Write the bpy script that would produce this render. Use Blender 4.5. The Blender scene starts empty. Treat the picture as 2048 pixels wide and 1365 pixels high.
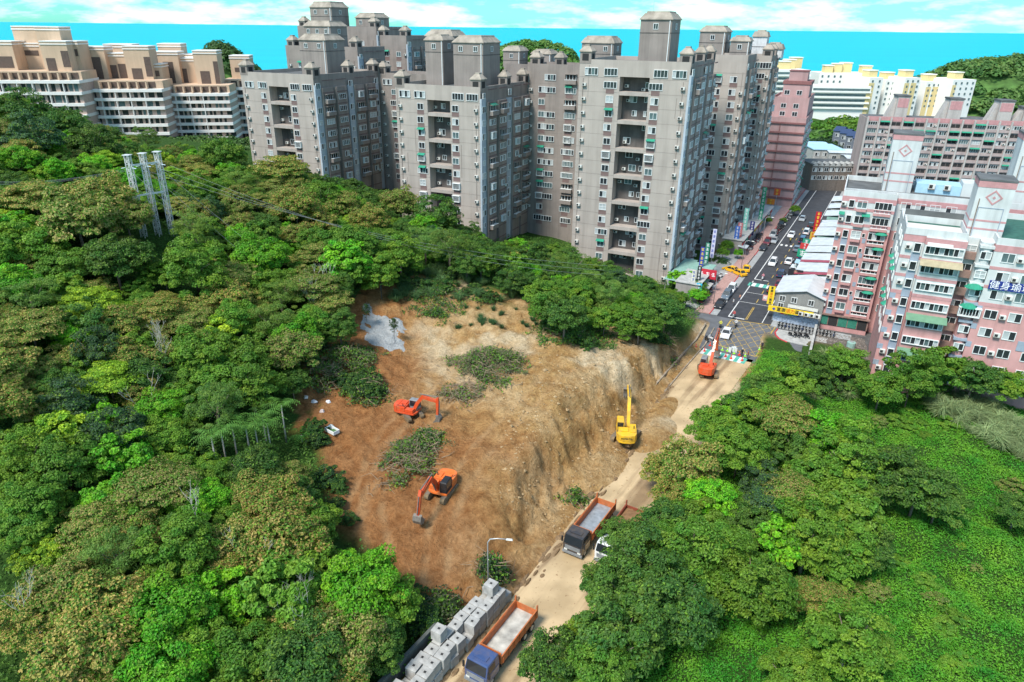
import bpy, bmesh, math, random
import numpy as np
from mathutils import Vector, Matrix
random.seed(7)
R = math.radians
SC = bpy.context.scene
COL = SC.collection
# ---------------------------------------------------------------- camera
CAM_H = 56.0
FPX, CXP, CYP = 1394.0, 1024.0, 682.5
PITCH, ROLL = R(24.25), math.atan(23 / 2048.0)
_f = np.array([0, math.cos(PITCH), -math.sin(PITCH)]); _u0 = np.array([0, math.sin(PITCH), math.cos(PITCH)]); _r0 = np.array([1.0, 0, 0])
_r = _r0 * math.cos(ROLL) + _u0 * math.sin(ROLL); _u = -_r0 * math.sin(ROLL) + _u0 * math.cos(ROLL)
cam = bpy.data.cameras.new('camera'); cam_o = bpy.data.objects.new('camera', cam); COL.objects.link(cam_o)
cam.sensor_width = 36.0; cam.lens = FPX / 2048 * 36.0; cam.clip_start = 0.5; cam.clip_end = 250000.0
cam_o.matrix_world = Matrix(((_r[0], _u[0], -_f[0], 0), (_r[1], _u[1], -_f[1], 0), (_r[2], _u[2], -_f[2], CAM_H), (0, 0, 0, 1)))
SC.camera = cam_o
# ---------------------------------------------------------------- sun, sky, exposure
SUN_DIR = Vector((-0.50, -0.55, 1.0)).normalized()          # towards the sun
sl = bpy.data.lights.new('sun', 'SUN'); sl.energy = 2.8; sl.angle = R(15); sl.color = (1.0, 0.94, 0.86)
so = bpy.data.objects.new('sun', sl); COL.objects.link(so)
so.rotation_euler = SUN_DIR.to_track_quat('Z', 'Y').to_euler()
world = bpy.data.worlds.new('World'); SC.world = world; world.use_nodes = True
nt = world.node_tree; N = nt.nodes; L = nt.links; N.clear()
out = N.new('ShaderNodeOutputWorld'); bg = N.new('ShaderNodeBackground'); bg.inputs[1].default_value = 0.15
sky = N.new('ShaderNodeTexSky'); sky.sky_type = 'NISHITA'; sky.sun_disc = False
sky.sun_elevation = math.asin(SUN_DIR.z); sky.sun_rotation = math.atan2(SUN_DIR.x, SUN_DIR.y)
sky.altitude = 100; sky.air_density = 1.0; sky.dust_density = 0.35; sky.ozone_density = 1.6
tc = N.new('ShaderNodeTexCoord'); mp = N.new('ShaderNodeMapping'); mp.inputs['Scale'].default_value = (2.2, 2.2, 9.0)
cn = N.new('ShaderNodeTexNoise'); cn.inputs['Scale'].default_value = 3.2; cn.inputs['Detail'].default_value = 8; cn.inputs['Roughness'].default_value = 0.6
cr = N.new('ShaderNodeValToRGB'); cr.color_ramp.elements[0].position = 0.47; cr.color_ramp.elements[1].position = 0.78
tint = N.new('ShaderNodeMix'); tint.data_type = 'RGBA'; tint.blend_type = 'MULTIPLY'; tint.inputs[0].default_value = 1.0
tint.inputs[7].default_value = (0.19, 0.62, 0.70, 1)
cm = N.new('ShaderNodeMix'); cm.data_type = 'RGBA'; cm.inputs[7].default_value = (7.8, 7.3, 6.9, 1)
L.new(tc.outputs['Generated'], mp.inputs[0]); L.new(mp.outputs[0], cn.inputs['Vector']); L.new(cn.outputs['Fac'], cr.inputs[0])
L.new(sky.outputs[0], tint.inputs[6]); L.new(tint.outputs[2], cm.inputs[6]); L.new(cr.outputs[0], cm.inputs[0])
L.new(cm.outputs[2], bg.inputs[0]); L.new(bg.outputs[0], out.inputs[0])
SC.view_settings.view_transform = 'Standard'; SC.view_settings.look = 'None'; SC.view_settings.gamma = 1.0
SC.view_settings.exposure = 0.95; SC.view_settings.use_curve_mapping = False
SC.cycles.max_bounces = 5; SC.cycles.diffuse_bounces = 3; SC.cycles.transmission_bounces = 3; SC.cycles.glossy_bounces = 2
SC.cycles.use_denoising = True
try: SC.cycles.denoiser = 'OPENIMAGEDENOISE'
except Exception: pass

# ---------------------------------------------------------------- measuring helpers (pixel of the survey photo -> place)
def ray(px, py): return _f * FPX + _r * (px - CXP) - _u * (py - CYP)
def at(px, py, z=0.0):
    d = ray(px, py); t = (z - CAM_H) / d[2]; return (d[0] * t, d[1] * t)
def atY(px, py, Y):
    d = ray(px, py); t = Y / d[1]; return (d[0] * t, Y, CAM_H + d[2] * t)
def proj(x, y, z):
    v0, v1, v2 = x, y, z - CAM_H
    Z = v0 * _f[0] + v1 * _f[1] + v2 * _f[2]
    return CXP + FPX * (v0 * _r[0] + v1 * _r[1] + v2 * _r[2]) / Z, CYP - FPX * (v0 * _u[0] + v1 * _u[1] + v2 * _u[2]) / Z
# street frame: s along the street, t to its right
SO = np.array([46.5, 138.8]); SU = np.array([0.474, 0.8805]); SV = np.array([0.8805, -0.474])
def st(s, t): return SO + SU * s + SV * t
STREET_ANG = math.atan2(SV[1], SV[0])

# ---------------------------------------------------------------- object helpers
def tag(o, label=None, cat=None, group=None, kind=None):
    if label: o['label'] = label
    if cat: o['category'] = cat
    if group: o['group'] = group
    if kind: o['kind'] = kind
    return o
def link(name, data, parent=None, loc=None, rz=None):
    o = bpy.data.objects.new(name, data); COL.objects.link(o)
    if parent is not None: o.parent = parent
    if loc is not None: o.location = loc
    if rz is not None: o.rotation_euler = (0, 0, rz)
    return o
def empty(name, loc=(0, 0, 0), rz=0.0, label=None, cat=None, group=None):
    o = bpy.data.objects.new(name, None); COL.objects.link(o); o.location = loc; o.rotation_euler = (0, 0, rz); o.empty_display_size = 0.3
    return tag(o, label, cat, group)
def copy_tree(o, parent=None):
    c = o.copy(); COL.objects.link(c); c.parent = parent
    for ch in o.children: copy_tree(ch, c)
    return c
class MB:
    """collects shapes; build() makes ONE mesh object"""
    def __init__(s): s.v = []; s.f = []; s.m = []; s.cur = 0
    def add(s, vs, fs, m=None):
        b = len(s.v); s.v.extend([tuple(v) for v in vs]); m = s.cur if m is None else m
        for f in fs: s.f.append(tuple(b + i for i in f)); s.m.append(m)
        return s
    def box(s, x0, x1, y0, y1, z0, z1, m=None):
        return s.add([(x0, y0, z0), (x1, y0, z0), (x1, y1, z0), (x0, y1, z0), (x0, y0, z1), (x1, y0, z1), (x1, y1, z1), (x0, y1, z1)],
                     [(0, 3, 2, 1), (4, 5, 6, 7), (0, 1, 5, 4), (1, 2, 6, 5), (2, 3, 7, 6), (3, 0, 4, 7)], m)
    def hexa(s, b, t, m=None):          # four bottom points, four top points (ccw)
        return s.add(list(b) + list(t), [(0, 3, 2, 1), (4, 5, 6, 7), (0, 1, 5, 4), (1, 2, 6, 5), (2, 3, 7, 6), (3, 0, 4, 7)], m)
    def frustum(s, x0, x1, y0, y1, z0, z1, ins, m=None):
        return s.hexa([(x0, y0, z0), (x1, y0, z0), (x1, y1, z0), (x0, y1, z0)], [(x0 + ins, y0 + ins, z1), (x1 - ins, y0 + ins, z1), (x1 - ins, y1 - ins, z1), (x0 + ins, y1 - ins, z1)], m)
    def prism(s, poly, z0, z1, m=None, top=None):
        n = len(poly); top = top or poly
        vs = [(p[0], p[1], z0) for p in poly] + [(p[0], p[1], z1) for p in top]
        return s.add(vs, [tuple(range(n - 1, -1, -1)), tuple(range(n, 2 * n))] + [(i, (i + 1) % n, n + (i + 1) % n, n + i) for i in range(n)], m)
    def ext(s, prof, y0, y1, m=None):   # profile in x,z extruded along y
        n = len(prof)
        vs = [(p[0], y0, p[1]) for p in prof] + [(p[0], y1, p[1]) for p in prof]
        return s.add(vs, [tuple(range(n)), tuple(range(2 * n - 1, n - 1, -1))] + [(i, n + i, n + (i + 1) % n, (i + 1) % n) for i in range(n)], m)
    def tube(s, pts, r, seg=6, m=None, cap=True):
        pts = [Vector(p) for p in pts]; rs = r if isinstance(r, (list, tuple)) else [r] * len(pts)
        rings = []
        for i, p in enumerate(pts):
            d = (pts[min(i + 1, len(pts) - 1)] - pts[max(i - 1, 0)]).normalized()
            a = d.cross(Vector((0, 0, 1)));
            if a.length < 1e-3: a = Vector((1, 0, 0))
            a.normalize(); b = a.cross(d)
            rings.append([p + (a * math.cos(2 * math.pi * k / seg) + b * math.sin(2 * math.pi * k / seg)) * rs[i] for k in range(seg)])
        vs = [v for rg in rings for v in rg]; fs = []
        for i in range(len(pts) - 1):
            for k in range(seg):
                k2 = (k + 1) % seg; fs.append((i * seg + k, i * seg + k2, (i + 1) * seg + k2, (i + 1) * seg + k))
        if cap: fs.append(tuple(range(seg - 1, -1, -1))); fs.append(tuple(range((len(pts) - 1) * seg, len(pts) * seg)))
        return s.add(vs, fs, m)
    def bar(s, a, b, w, h=None, m=None):    # rectangular bar a->b
        a = Vector(a); b = Vector(b); h = h or w; d = (b - a).normalized(); sx = d.cross(Vector((0, 0, 1)))
        if sx.length < 1e-3: sx = Vector((1, 0, 0))
        sx.normalize(); sz = sx.cross(d); sx = sx * (w / 2); sz = sz * (h / 2)
        return s.add([a - sx - sz, a + sx - sz, a + sx + sz, a - sx + sz, b - sx - sz, b + sx - sz, b + sx + sz, b - sx + sz],
                     [(0, 3, 2, 1), (4, 5, 6, 7), (0, 1, 5, 4), (1, 2, 6, 5), (2, 3, 7, 6), (3, 0, 4, 7)][::1], m)
    def cylx(s, c, r, x0, x1, seg=14, m=None):
        vs = []; fs = []
        for x in (x0, x1):
            for k in range(seg): vs.append((x, c[0] + r * math.cos(2 * math.pi * k / seg), c[1] + r * math.sin(2 * math.pi * k / seg)))
        for k in range(seg): fs.append((k, (k + 1) % seg, seg + (k + 1) % seg, seg + k))
        fs += [tuple(range(seg - 1, -1, -1)), tuple(range(seg, 2 * seg))]
        return s.add(vs, fs, m)
    def mesh(s, name, mats, smooth=False):
        me = bpy.data.meshes.new(name); me.from_pydata(s.v, [], s.f)
        for mt in (mats if isinstance(mats, (list, tuple)) else [mats]): me.materials.append(mt)
        me.polygons.foreach_set('material_index', s.m)
        if smooth: me.polygons.foreach_set('use_smooth', [True] * len(s.f))
        me.update(); return me
    def build(s, name, mats, parent=None, loc=None, rz=None, smooth=False, bevel=0.0):
        o = link(name, s.mesh(name, mats, smooth), parent, loc, rz)
        if bevel:
            b = o.modifiers.new('bevel', 'BEVEL'); b.width = bevel; b.segments = 2; b.limit_method = 'ANGLE'; b.angle_limit = R(35)
        return o

# ---------------------------------------------------------------- materials
MT = {}
def srgb(r, g, b):
    f = lambda c: (c / 255 / 12.92) if c / 255 <= 0.04045 else ((c / 255 + 0.055) / 1.055) ** 2.4
    return (f(r), f(g), f(b))
def mat(name, col, rough=0.75, metal=0.0, var=0.12, scale=1.5, bump=0.0, bscale=20.0, spec=0.3, streak=0.0, coat=0.0, dirt=0.0):
    if name in MT: return MT[name]
    m = bpy.data.materials.new(name); m.use_nodes = True; t = m.node_tree; n = t.nodes; l = t.links
    b = n['Principled BSDF']; b.inputs['Roughness'].default_value = rough; b.inputs['Metallic'].default_value = metal
    b.inputs['Specular IOR Level'].default_value = spec; b.inputs['Coat Weight'].default_value = coat
    tcn = n.new('ShaderNodeTexCoord'); co = tcn.outputs['Object']
    nz = n.new('ShaderNodeTexNoise'); nz.inputs['Scale'].default_value = scale; nz.inputs['Detail'].default_value = 6; l.new(co, nz.inputs['Vector'])
    rp = n.new('ShaderNodeMapRange'); rp.inputs[1].default_value = 0.3; rp.inputs[2].default_value = 0.7; rp.inputs[3].default_value = 1 - var; rp.inputs[4].default_value = 1 + var * 0.6
    l.new(nz.outputs['Fac'], rp.inputs[0])
    mu = n.new('ShaderNodeMix'); mu.data_type = 'RGBA'; mu.blend_type = 'MULTIPLY'; mu.inputs[0].default_value = 1; mu.inputs[6].default_value = (*col, 1)
    l.new(rp.outputs[0], mu.inputs[7]); c = mu.outputs[2]
    if streak:
        mp = n.new('ShaderNodeMapping'); mp.inputs['Scale'].default_value = (0.55, 0.55, 0.03); l.new(co, mp.inputs[0])
        n2 = n.new('ShaderNodeTexNoise'); n2.inputs['Scale'].default_value = 1.0; n2.inputs['Detail'].default_value = 5; n2.inputs['Roughness'].default_value = 0.65; l.new(mp.outputs[0], n2.inputs['Vector'])
        r2 = n.new('ShaderNodeMapRange'); r2.inputs[1].default_value = 0.45; r2.inputs[2].default_value = 0.72; r2.inputs[3].default_value = 1.0; r2.inputs[4].default_value = 1 - streak
        l.new(n2.outputs['Fac'], r2.inputs[0])
        m2 = n.new('ShaderNodeMix'); m2.data_type = 'RGBA'; m2.blend_type = 'MULTIPLY'; m2.inputs[0].default_value = 1; l.new(c, m2.inputs[6]); l.new(r2.outputs[0], m2.inputs[7]); c = m2.outputs[2]
    if dirt:
        n3 = n.new('ShaderNodeTexNoise'); n3.inputs['Scale'].default_value = 1.1; n3.inputs['Detail'].default_value = 9; n3.inputs['Roughness'].default_value = 0.7; l.new(co, n3.inputs['Vector'])
        r3 = n.new('ShaderNodeMapRange'); r3.inputs[1].default_value = 0.46; r3.inputs[2].default_value = 0.66; r3.inputs[3].default_value = 0.05; r3.inputs[4].default_value = dirt; l.new(n3.outputs['Fac'], r3.inputs[0])
        m3 = n.new('ShaderNodeMix'); m3.data_type = 'RGBA'; l.new(r3.outputs[0], m3.inputs[0]); l.new(c, m3.inputs[6]); m3.inputs[7].default_value = (0.26, 0.17, 0.09, 1); c = m3.outputs[2]
    l.new(c, b.inputs['Base Color'])
    if bump:
        nb = n.new('ShaderNodeTexNoise'); nb.inputs['Scale'].default_value = bscale; nb.inputs['Detail'].default_value = 4; l.new(co, nb.inputs['Vector'])
        bp = n.new('ShaderNodeBump'); bp.inputs['Strength'].default_value = bump; bp.inputs['Distance'].default_value = 0.05; l.new(nb.outputs['Fac'], bp.inputs['Height']); l.new(bp.outputs[0], b.inputs['Normal'])
    MT[name] = m; return m

# ---------------------------------------------------------------- noise + terrain height
def _h(ix, iy, seed):
    n = (ix.astype(np.int64) * 374761393 + iy.astype(np.int64) * 668265263 + seed * 1274126177) & 0x7fffffff
    n = ((n ^ (n >> 13)) * 1103515245 + 12345) & 0x7fffffff
    n = (n ^ (n >> 16)) & 0xffff
    return n / 65535.0
def vnoise(x, y, seed=0):
    x = np.asarray(x, float); y = np.asarray(y, float); ix = np.floor(x); iy = np.floor(y); fx = x - ix; fy = y - iy
    fx = fx * fx * (3 - 2 * fx); fy = fy * fy * (3 - 2 * fy)
    a = _h(ix, iy, seed); b = _h(ix + 1, iy, seed); c = _h(ix, iy + 1, seed); d = _h(ix + 1, iy + 1, seed)
    return a + (b - a) * fx + (c - a) * fy + (a - b - c + d) * fx * fy
def fbm(x, y, oc=4, seed=0):
    s = 0; a = 0.5; t = 0
    for i in range(oc): s = s + a * vnoise(x, y, seed + i * 17); t += a; a *= 0.55; x = x * 2.03 + 5.2; y = y * 2.03 - 3.1
    return s / t
def sstep(a, b, x):
    t = np.clip((x - a) / (b - a), 0, 1); return t * t * (3 - 2 * t)
CP = [  # survey points of the ground: picture x, y and height above the road
 (0, 1365, 5), (300, 1365, 3.5), (600, 1365, 1.5), (760, 1365, .6), (100, 1180, 7), (400, 1200, 4.5), (700, 1250, 1.6),
 (100, 1000, 9), (400, 1000, 7), (630, 1000, 4.6), (100, 800, 14), (400, 800, 10), (600, 820, 7), (100, 600, 19), (320, 600, 17), (500, 600, 14), (640, 620, 12.0),
 (100, 450, 25), (320, 470, 22), (500, 500, 17), (640, 500, 15), (-300, 800, 18), (-300, 500, 28), (-300, 1200, 9),
 (720, 575, 12.6), (770, 690, 8.0), (850, 560, 12.0), (1000, 585, 10.6), (1070, 620, 9.4), (1200, 640, 7), (1300, 650, 4.5), (1000, 700, 8.3), (900, 750, 7.2), (850, 690, 7.4), (700, 740, 8.4),
 (1100, 740, 8.3), (1250, 710, 6.8), (1110, 820, 7.5), (825, 840, 5.8), (1000, 900, 6.0), (1090, 900, 6.4), (1000, 1040, 4.2), (890, 1000, 4.6), (720, 900, 5.6), (690, 1000, 4.6), (760, 1100, 3.2),
 (870, 1150, 2.2), (980, 1100, 2.4), (930, 1200, 1.0)]
CPW = [(*at(a, b, c), c) for a, b, c in CP]
for px, py, Y, dz in [(0, 180, 150, 8), (130, 225, 155, 8), (270, 275, 165, 8), (480, 305, 172, 8), (640, 338, 170, 8), (760, 392, 160, 8), (1000, 470, 148, 7.5), (1150, 512, 142, 7), (1290, 575, 134, 5.5)]:
    q = atY(px, py, Y); CPW.append((q[0], Y, q[2] - dz))
CPW += [(-220, 150, 44), (-260, 80, 30), (-150, 215, 30), (-100, 225, 20), (-60, 215, 14), (-20, 200, 7), (10, 185, 2), (-180, 270, 19), (-125, 285, 14), (-230, 330, 20), (-60, 290, 6), (0, 260, 0), (60, 240, 0), (0, 400, 0), (-200, 420, 12), (-300, 280, 30),
        (-120, 30, 9), (-60, 15, 4), (-15, 20, .5), (-200, 20, 14), (30, 20, 0), (80, 30, -1), (140, 60, -1), (20, 60, 0), (40, 80, .4), (60, 95, .6), (80, 80, 0.2), (100, 110, 0), (70, 115, -0.5), (150, 150, 0), (200, 250, 0), (120, 220, 0), (250, 420, 6), (120, 330, 0), (50, 130, 0), (60, 45, -.6)]
_cp = np.array(CPW)
def _tps(d2): return np.where(d2 > 1e-9, d2 * np.log(np.maximum(d2, 1e-9)) * 0.5, 0)
_d2 = ((_cp[:, None, :2] - _cp[None, :, :2]) ** 2).sum(-1); _n = len(_cp)
_A = np.zeros((_n + 3, _n + 3)); _A[:_n, :_n] = _tps(_d2) + np.eye(_n) * 25.0; _A[:_n, _n] = 1; _A[:_n, _n + 1:] = _cp[:, :2]; _A[_n:, :_n] = _A[:_n, _n:].T
_w = np.linalg.solve(_A, np.concatenate([_cp[:, 2], [0, 0, 0]]))
def tps(x, y):
    s = _w[_n] + _w[_n + 1] * x + _w[_n + 2] * y
    for i in range(_n): s = s + _w[i] * _tps((x - _cp[i, 0]) ** 2 + (y - _cp[i, 1]) ** 2)
    return s
# lower road: left and right edges
RL = np.array([(-26, 14), (-14, 33), (-7, 45.5), (-0.3, 56), (8.3, 71), (18, 88), (26.8, 106), (36.5, 121.5), (40.5, 131.5), (44.6, 140.5), (60, 168)], float)
def seg_dist(x, y, pl):
    """signed distance left (+) of a polyline, and the arc position"""
    best = np.full(np.shape(x), 1e9); sg = np.zeros(np.shape(x)); arc = np.zeros(np.shape(x)); acc = 0
    for (a, b) in zip(pl[:-1], pl[1:]):
        d = b - a; ln = np.hypot(*d); u = d / ln
        t = np.clip((x - a[0]) * u[0] + (y - a[1]) * u[1], 0, ln); qx = a[0] + u[0] * t; qy = a[1] + u[1] * t
        dd = np.hypot(x - qx, y - qy); m = dd < best
        best = np.where(m, dd, best); sg = np.where(m, np.sign(u[0] * (y - a[1]) - u[1] * (x - a[0])), sg); arc = np.where(m, acc + t, arc); acc += ln
    return best * sg, arc
_arcs = np.concatenate([[0], np.cumsum(np.hypot(*np.diff(RL, axis=0).T))])
ROADW = 9.6
def height(x, y):
    x = np.asarray(x, float); y = np.asarray(y, float)
    z = np.clip(tps(x, y), -1.5, 60)
    z = np.where(y > 330, z * sstep(520, 400, y) + 7 * sstep(400, 460, y), z)
    z = z * sstep(330, 300, np.abs(x)) if False else z
    d, arc = seg_dist(x, y, RL)
    wid = np.interp(arc, _arcs, [3, 3, 2.6, 6, 9, 9.5, 5.0, 3.2, 3, 3, 3])
    base = np.interp(arc, _arcs, [0, 0, 0.0, 0.0, 0.2, 0.2, 0.5, 0.8, 0.3, 0, 0])
    n1 = fbm(x * 0.16, y * 0.16, 4, 3); wid = wid * (0.72 + 0.56 * n1)
    S = np.clip((d - base) / wid, 0, 1); S = np.where(S < 0.45, S * 0.62, 0.279 + (1 - 0.279) * (1 - ((1 - np.clip((S - 0.45) / 0.55, 0, 1)) ** 1.9)))
    zl = z * S
    zr = z * sstep(ROADW + 0.2, ROADW + 5, -d)
    zz = np.where(d > 0, zl, np.where(-d > ROADW, zr + 0.12 * sstep(ROADW + 0.3, ROADW + 1.4, -d), 0))
    # town plateau: level ground along the street and under the towers
    dx, dy = x - SO[0], y - SO[1]; s = dx * SU[0] + dy * SU[1]; t = dx * SV[0] + dy * SV[1]
    town = np.maximum(sstep(-10, -6, s) * sstep(-20, -13, t) * sstep(95, 80, s * 0 + np.where(t < 0, 0, t)), sstep(20, 34, s) * sstep(-150, -120, t * 0 - 100))
    town = np.clip(sstep(-8, -3, s) * sstep(-19, -12, t), 0, 1)
    zz = zz * (1 - town)
    zz = zz - 0.06 * ((np.abs(d) * 0 + 1) * np.clip(sstep(0.8, -0.2, d) * sstep(-ROADW - 0.9, -ROADW - 0.1, d) + town, 0, 1))
    # spoil pushed onto the road by the loader
    for cx, cy, rx, ry, hh, ang in [(21.5, 90.5, 6.0, 3.0, 1.0, .95), (23.8, 97.0, 6.5, 2.0, 0.7, 1.0), (13.0, 81.0, 6.5, 2.4, 0.8, 1.0)]:
        ca, sa = math.cos(ang), math.sin(ang); ex = ((x - cx) * ca + (y - cy) * sa) / rx; ey = (-(x - cx) * sa + (y - cy) * ca) / ry
        zz = zz + hh * np.clip(1 - ex * ex - ey * ey, 0, 1) ** 1.0
    # slope roughness: gullies and lumps on the cut, mounds under the vines
    sitem = site_mask(x, y)
    gul = np.abs(fbm(x * 0.35 + y * 0.1, y * 0.12 - x * 0.2, 4, 11) - 0.5) * 2
    steep = sstep(0.02, 0.25, S) * sstep(1.15, 0.75, S) * (d > 0)
    zz = zz + sitem * (steep * ((fbm(x * 0.55, y * 0.55, 5, 5) - 0.5) * 2.6 + (np.abs(fbm(x * 1.1, y * 1.1, 3, 6) - .5) - .15) * -1.6 - (0.30 - np.minimum(gul, 0.30)) * 4.2 * sstep(60, 75, y)) + (fbm(x * 0.45, y * 0.45, 5, 9) - 0.5) * 0.9 * sstep(1.2, 3.5, d))
    zz = zz + (1 - sitem) * sstep(3, 8, d) * (fbm(x * 0.1, y * 0.1, 3, 21) - 0.5) * 2.5 * (1 - town)
    fld = sstep(ROADW + 4, ROADW + 9, -d) * (1 - town) * sstep(-1, -6, s)
    zz = zz + fld * ((fbm(x * 0.13, y * 0.13, 3, 31) - 0.42) * 3.2 + (fbm(x * 0.6, y * 0.6, 3, 33) - 0.5) * 0.7)
    return zz
# bare-earth site outline, as surveyed on the ground (converted at design heights)
SITE_PX = [(612, 735, 9), (600, 795, 7.5), (585, 850, 7), (640, 880, 6), (655, 960, 5), (680, 1050, 4), (760, 1110, 3), (830, 1180, 2.2), (850, 1290, 1), (990, 1260, 0), (1110, 1110, 0), (1300, 900, 0), (1330, 800, 0), (1390, 700, 0.5),
           (1345, 690, 3), (1290, 690, 5), (1215, 640, 7), (1130, 655, 8.5), (1060, 600, 10), (960, 575, 11), (850, 545, 12.3), (730, 555, 13), (700, 620, 11.5), (660, 680, 10)]
SITE = np.array([at(*p) for p in SITE_PX])
def poly_sd(x, y, P):
    x = np.asarray(x, float); y = np.asarray(y, float); d = np.full(x.shape, 1e9); ins = np.zeros(x.shape, bool)
    for i in range(len(P)):
        a = P[i]; b = P[(i + 1) % len(P)]; e = b - a; L2 = e @ e
        t = np.clip(((x - a[0]) * e[0] + (y - a[1]) * e[1]) / L2, 0, 1)
        d = np.minimum(d, np.hypot(x - a[0] - t * e[0], y - a[1] - t * e[1]))
        c = ((a[1] > y) != (b[1] > y)) & (x < (b[0] - a[0]) * (y - a[1]) / (b[1] - a[1] + 1e-12) + a[0]); ins ^= c
    return np.where(ins, d, -d)
def site_mask(x, y): return sstep(-1.5, 1.0, poly_sd(x, y, SITE))
def hz(x, y): return float(height(np.array([x]), np.array([y]))[0])
def ground_at(px, py, h=0.0):
    """place on the terrain (plus h) seen at a survey pixel"""
    d = ray(px, py); d = d / np.linalg.norm(d); ts = np.arange(38, 420, 0.6)
    X = d[0] * ts; Y = d[1] * ts; Z = CAM_H + d[2] * ts; g = height(X, Y) + h
    k = np.argmax(Z <= g); return (float(X[k]), float(Y[k]), float(g[k] - h))
def axis(dense0, dense1, st_, lo, hi, gr=1.18, mx=9.0):
    a = list(np.arange(dense0, dense1, st_)); s = st_; q = a[-1]
    while q < hi: s = min(s * gr, mx if q < 450 else 60); q += s; a.append(q)
    s = st_; q = a[0]; b = []
    while q > lo: s = min(s * gr, mx); q -= s; b.append(q)
    return np.array(b[::-1] + a)
gx = axis(-38, 48, 0.42, -420, 420); gy = axis(46, 150, 0.45, 2, 640)
GX, GY = np.meshgrid(gx, gy); GZ = height(GX.ravel(), GY.ravel())
GXr, GYr = GX.ravel(), GY.ravel()
GZ = np.where(GYr > 560, GZ - (GYr - 560) * 0.8, GZ)
me = bpy.data.meshes.new('ground'); nxv, nyv = len(gx), len(gy)
co = np.empty((nxv * nyv, 3), np.float32); co[:, 0] = GXr; co[:, 1] = GYr; co[:, 2] = GZ
ii = (np.arange(nyv - 1)[:, None] * nxv + np.arange(nxv - 1)[None, :]).ravel()
fc = np.stack([ii, ii + 1, ii + 1 + nxv, ii + nxv], 1).astype(np.int32)
def fast_mesh(me, co, fc, smooth=True):
    n = len(fc); k = fc.shape[1]
    me.vertices.add(len(co)); me.vertices.foreach_set('co', np.asarray(co, np.float32).ravel())
    me.loops.add(n * k); me.loops.foreach_set('vertex_index', fc.astype(np.int32).ravel())
    me.polygons.add(n); me.polygons.foreach_set('loop_start', np.arange(0, n * k, k, dtype=np.int32))
    me.polygons.foreach_set('use_smooth', np.full(n, smooth)); me.update(calc_edges=True)
fast_mesh(me, co, fc)
def fattr(me, name, arr):
    a = me.attributes.new(name, 'FLOAT', 'POINT'); a.data.foreach_set('value', np.asarray(arr, np.float32))
sm = site_mask(GXr, GYr); dR, arcR = seg_dist(GXr, GYr, RL)
GREY = np.array([at(a, b, c) for a, b, c in [(735, 588, 12.5), (790, 598, 12), (808, 650, 9.5), (840, 692, 7.8), (770, 698, 8), (725, 680, 8.6), (722, 620, 11)]])
gs = poly_sd(GXr, GYr, GREY)
greyw = sstep(-0.4, 0.6, gs + (fbm(GXr * .7, GYr * .7, 4, 41) - .5) * 2.2) * sstep(0.62, 0.42, fbm(GXr * 0.28 + GYr * 0.12, GYr * .3, 3, 44))
dx, dy = GXr - SO[0], GYr - SO[1]; sS = dx * SU[0] + dy * SU[1]; tS = dx * SV[0] + dy * SV[1]
redw = .9 * sstep(8, -14, GXr + (fbm(GXr * 0.09, GYr * 0.09, 5, 51) - 0.5) * 30 + (GYr - 70) * 0.33)
cream = sstep(.52, .66, fbm(GXr * .13 + 4, GYr * .13, 5, 71)) * sstep(84, 96, GYr) * (1 - redw) 
YARD = np.array([at(a, b, c) for a, b, c in [(575, 815, 7.2), (640, 800, 7), (655, 850, 6), (645, 905, 5.6), (570, 920, 6)]])
yard = sstep(-.5, .5, poly_sd(GXr, GYr, YARD))
PLAT = np.clip(sstep(-9, -4, sS) * sstep(-17, -11, tS), 0, 1)
corr = sstep(-ROADW - 1.6, -ROADW - .6, dR) * sstep(3.5, 2.0, dR); vegw = (1 - sm) * (1 - PLAT) * (1 - corr)
grassy = sm * sstep(0.60, 0.72, fbm(GXr * 0.22, GYr * 0.22, 4, 61)) * sstep(112, 126, GYr) + yard * sstep(.45, .6, fbm(GXr * 0.6, GYr * 0.6, 3, 63)) * .7
fattr(me, 'red', redw); fattr(me, 'cream', cream); fattr(me, 'grey', greyw); fattr(me, 'veg', np.clip(vegw + grassy, 0, 1)); fattr(me, 'paved', PLAT)
tracks = np.zeros_like(GXr)
for tr in [[(690, 1060, 4), (735, 960, 5), (770, 880, 5.5), (800, 840, 5.8)], [(870, 1150, 2.2), (880, 1060, 3.6), (920, 960, 5), (980, 880, 6), (1070, 790, 7.6), (1110, 740, 8.2), (1200, 715, 7.5), (1280, 690, 6)], [(900, 790, 6.6), (780, 900, 5.2), (740, 1020, 4.4), (760, 1110, 3)]]:
    pl = np.array([at(*q) for q in tr]); dd, _a = seg_dist(GXr, GYr, pl); ad = np.abs(np.abs(dd) - 1.25)
    tracks = np.maximum(tracks, sstep(0.62, 0.25, ad))
tracks = tracks * (.25 + .75 * sstep(.35, .6, fbm(GXr * .5, GYr * .5, 4, 91))); fattr(me, 'track', tracks * sm)
def height(x, y, _g=GZ.reshape(GX.shape)):      # look-ups from here on read the built sheet
    x = np.asarray(x, float); y = np.asarray(y, float)
    i = np.clip(np.searchsorted(gx, x) - 1, 0, len(gx) - 2); j = np.clip(np.searchsorted(gy, y) - 1, 0, len(gy) - 2)
    a = np.clip((x - gx[i]) / (gx[i + 1] - gx[i]), 0, 1); b = np.clip((y - gy[j]) / (gy[j + 1] - gy[j]), 0, 1)
    return (_g[j, i] * (1 - a) + _g[j, i + 1] * a) * (1 - b) + (_g[j + 1, i] * (1 - a) + _g[j + 1, i + 1] * a) * b
co[:, 2] -= (tracks * sm * 0.16); me.vertices.foreach_set('co', co.ravel()); me.update()

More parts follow.
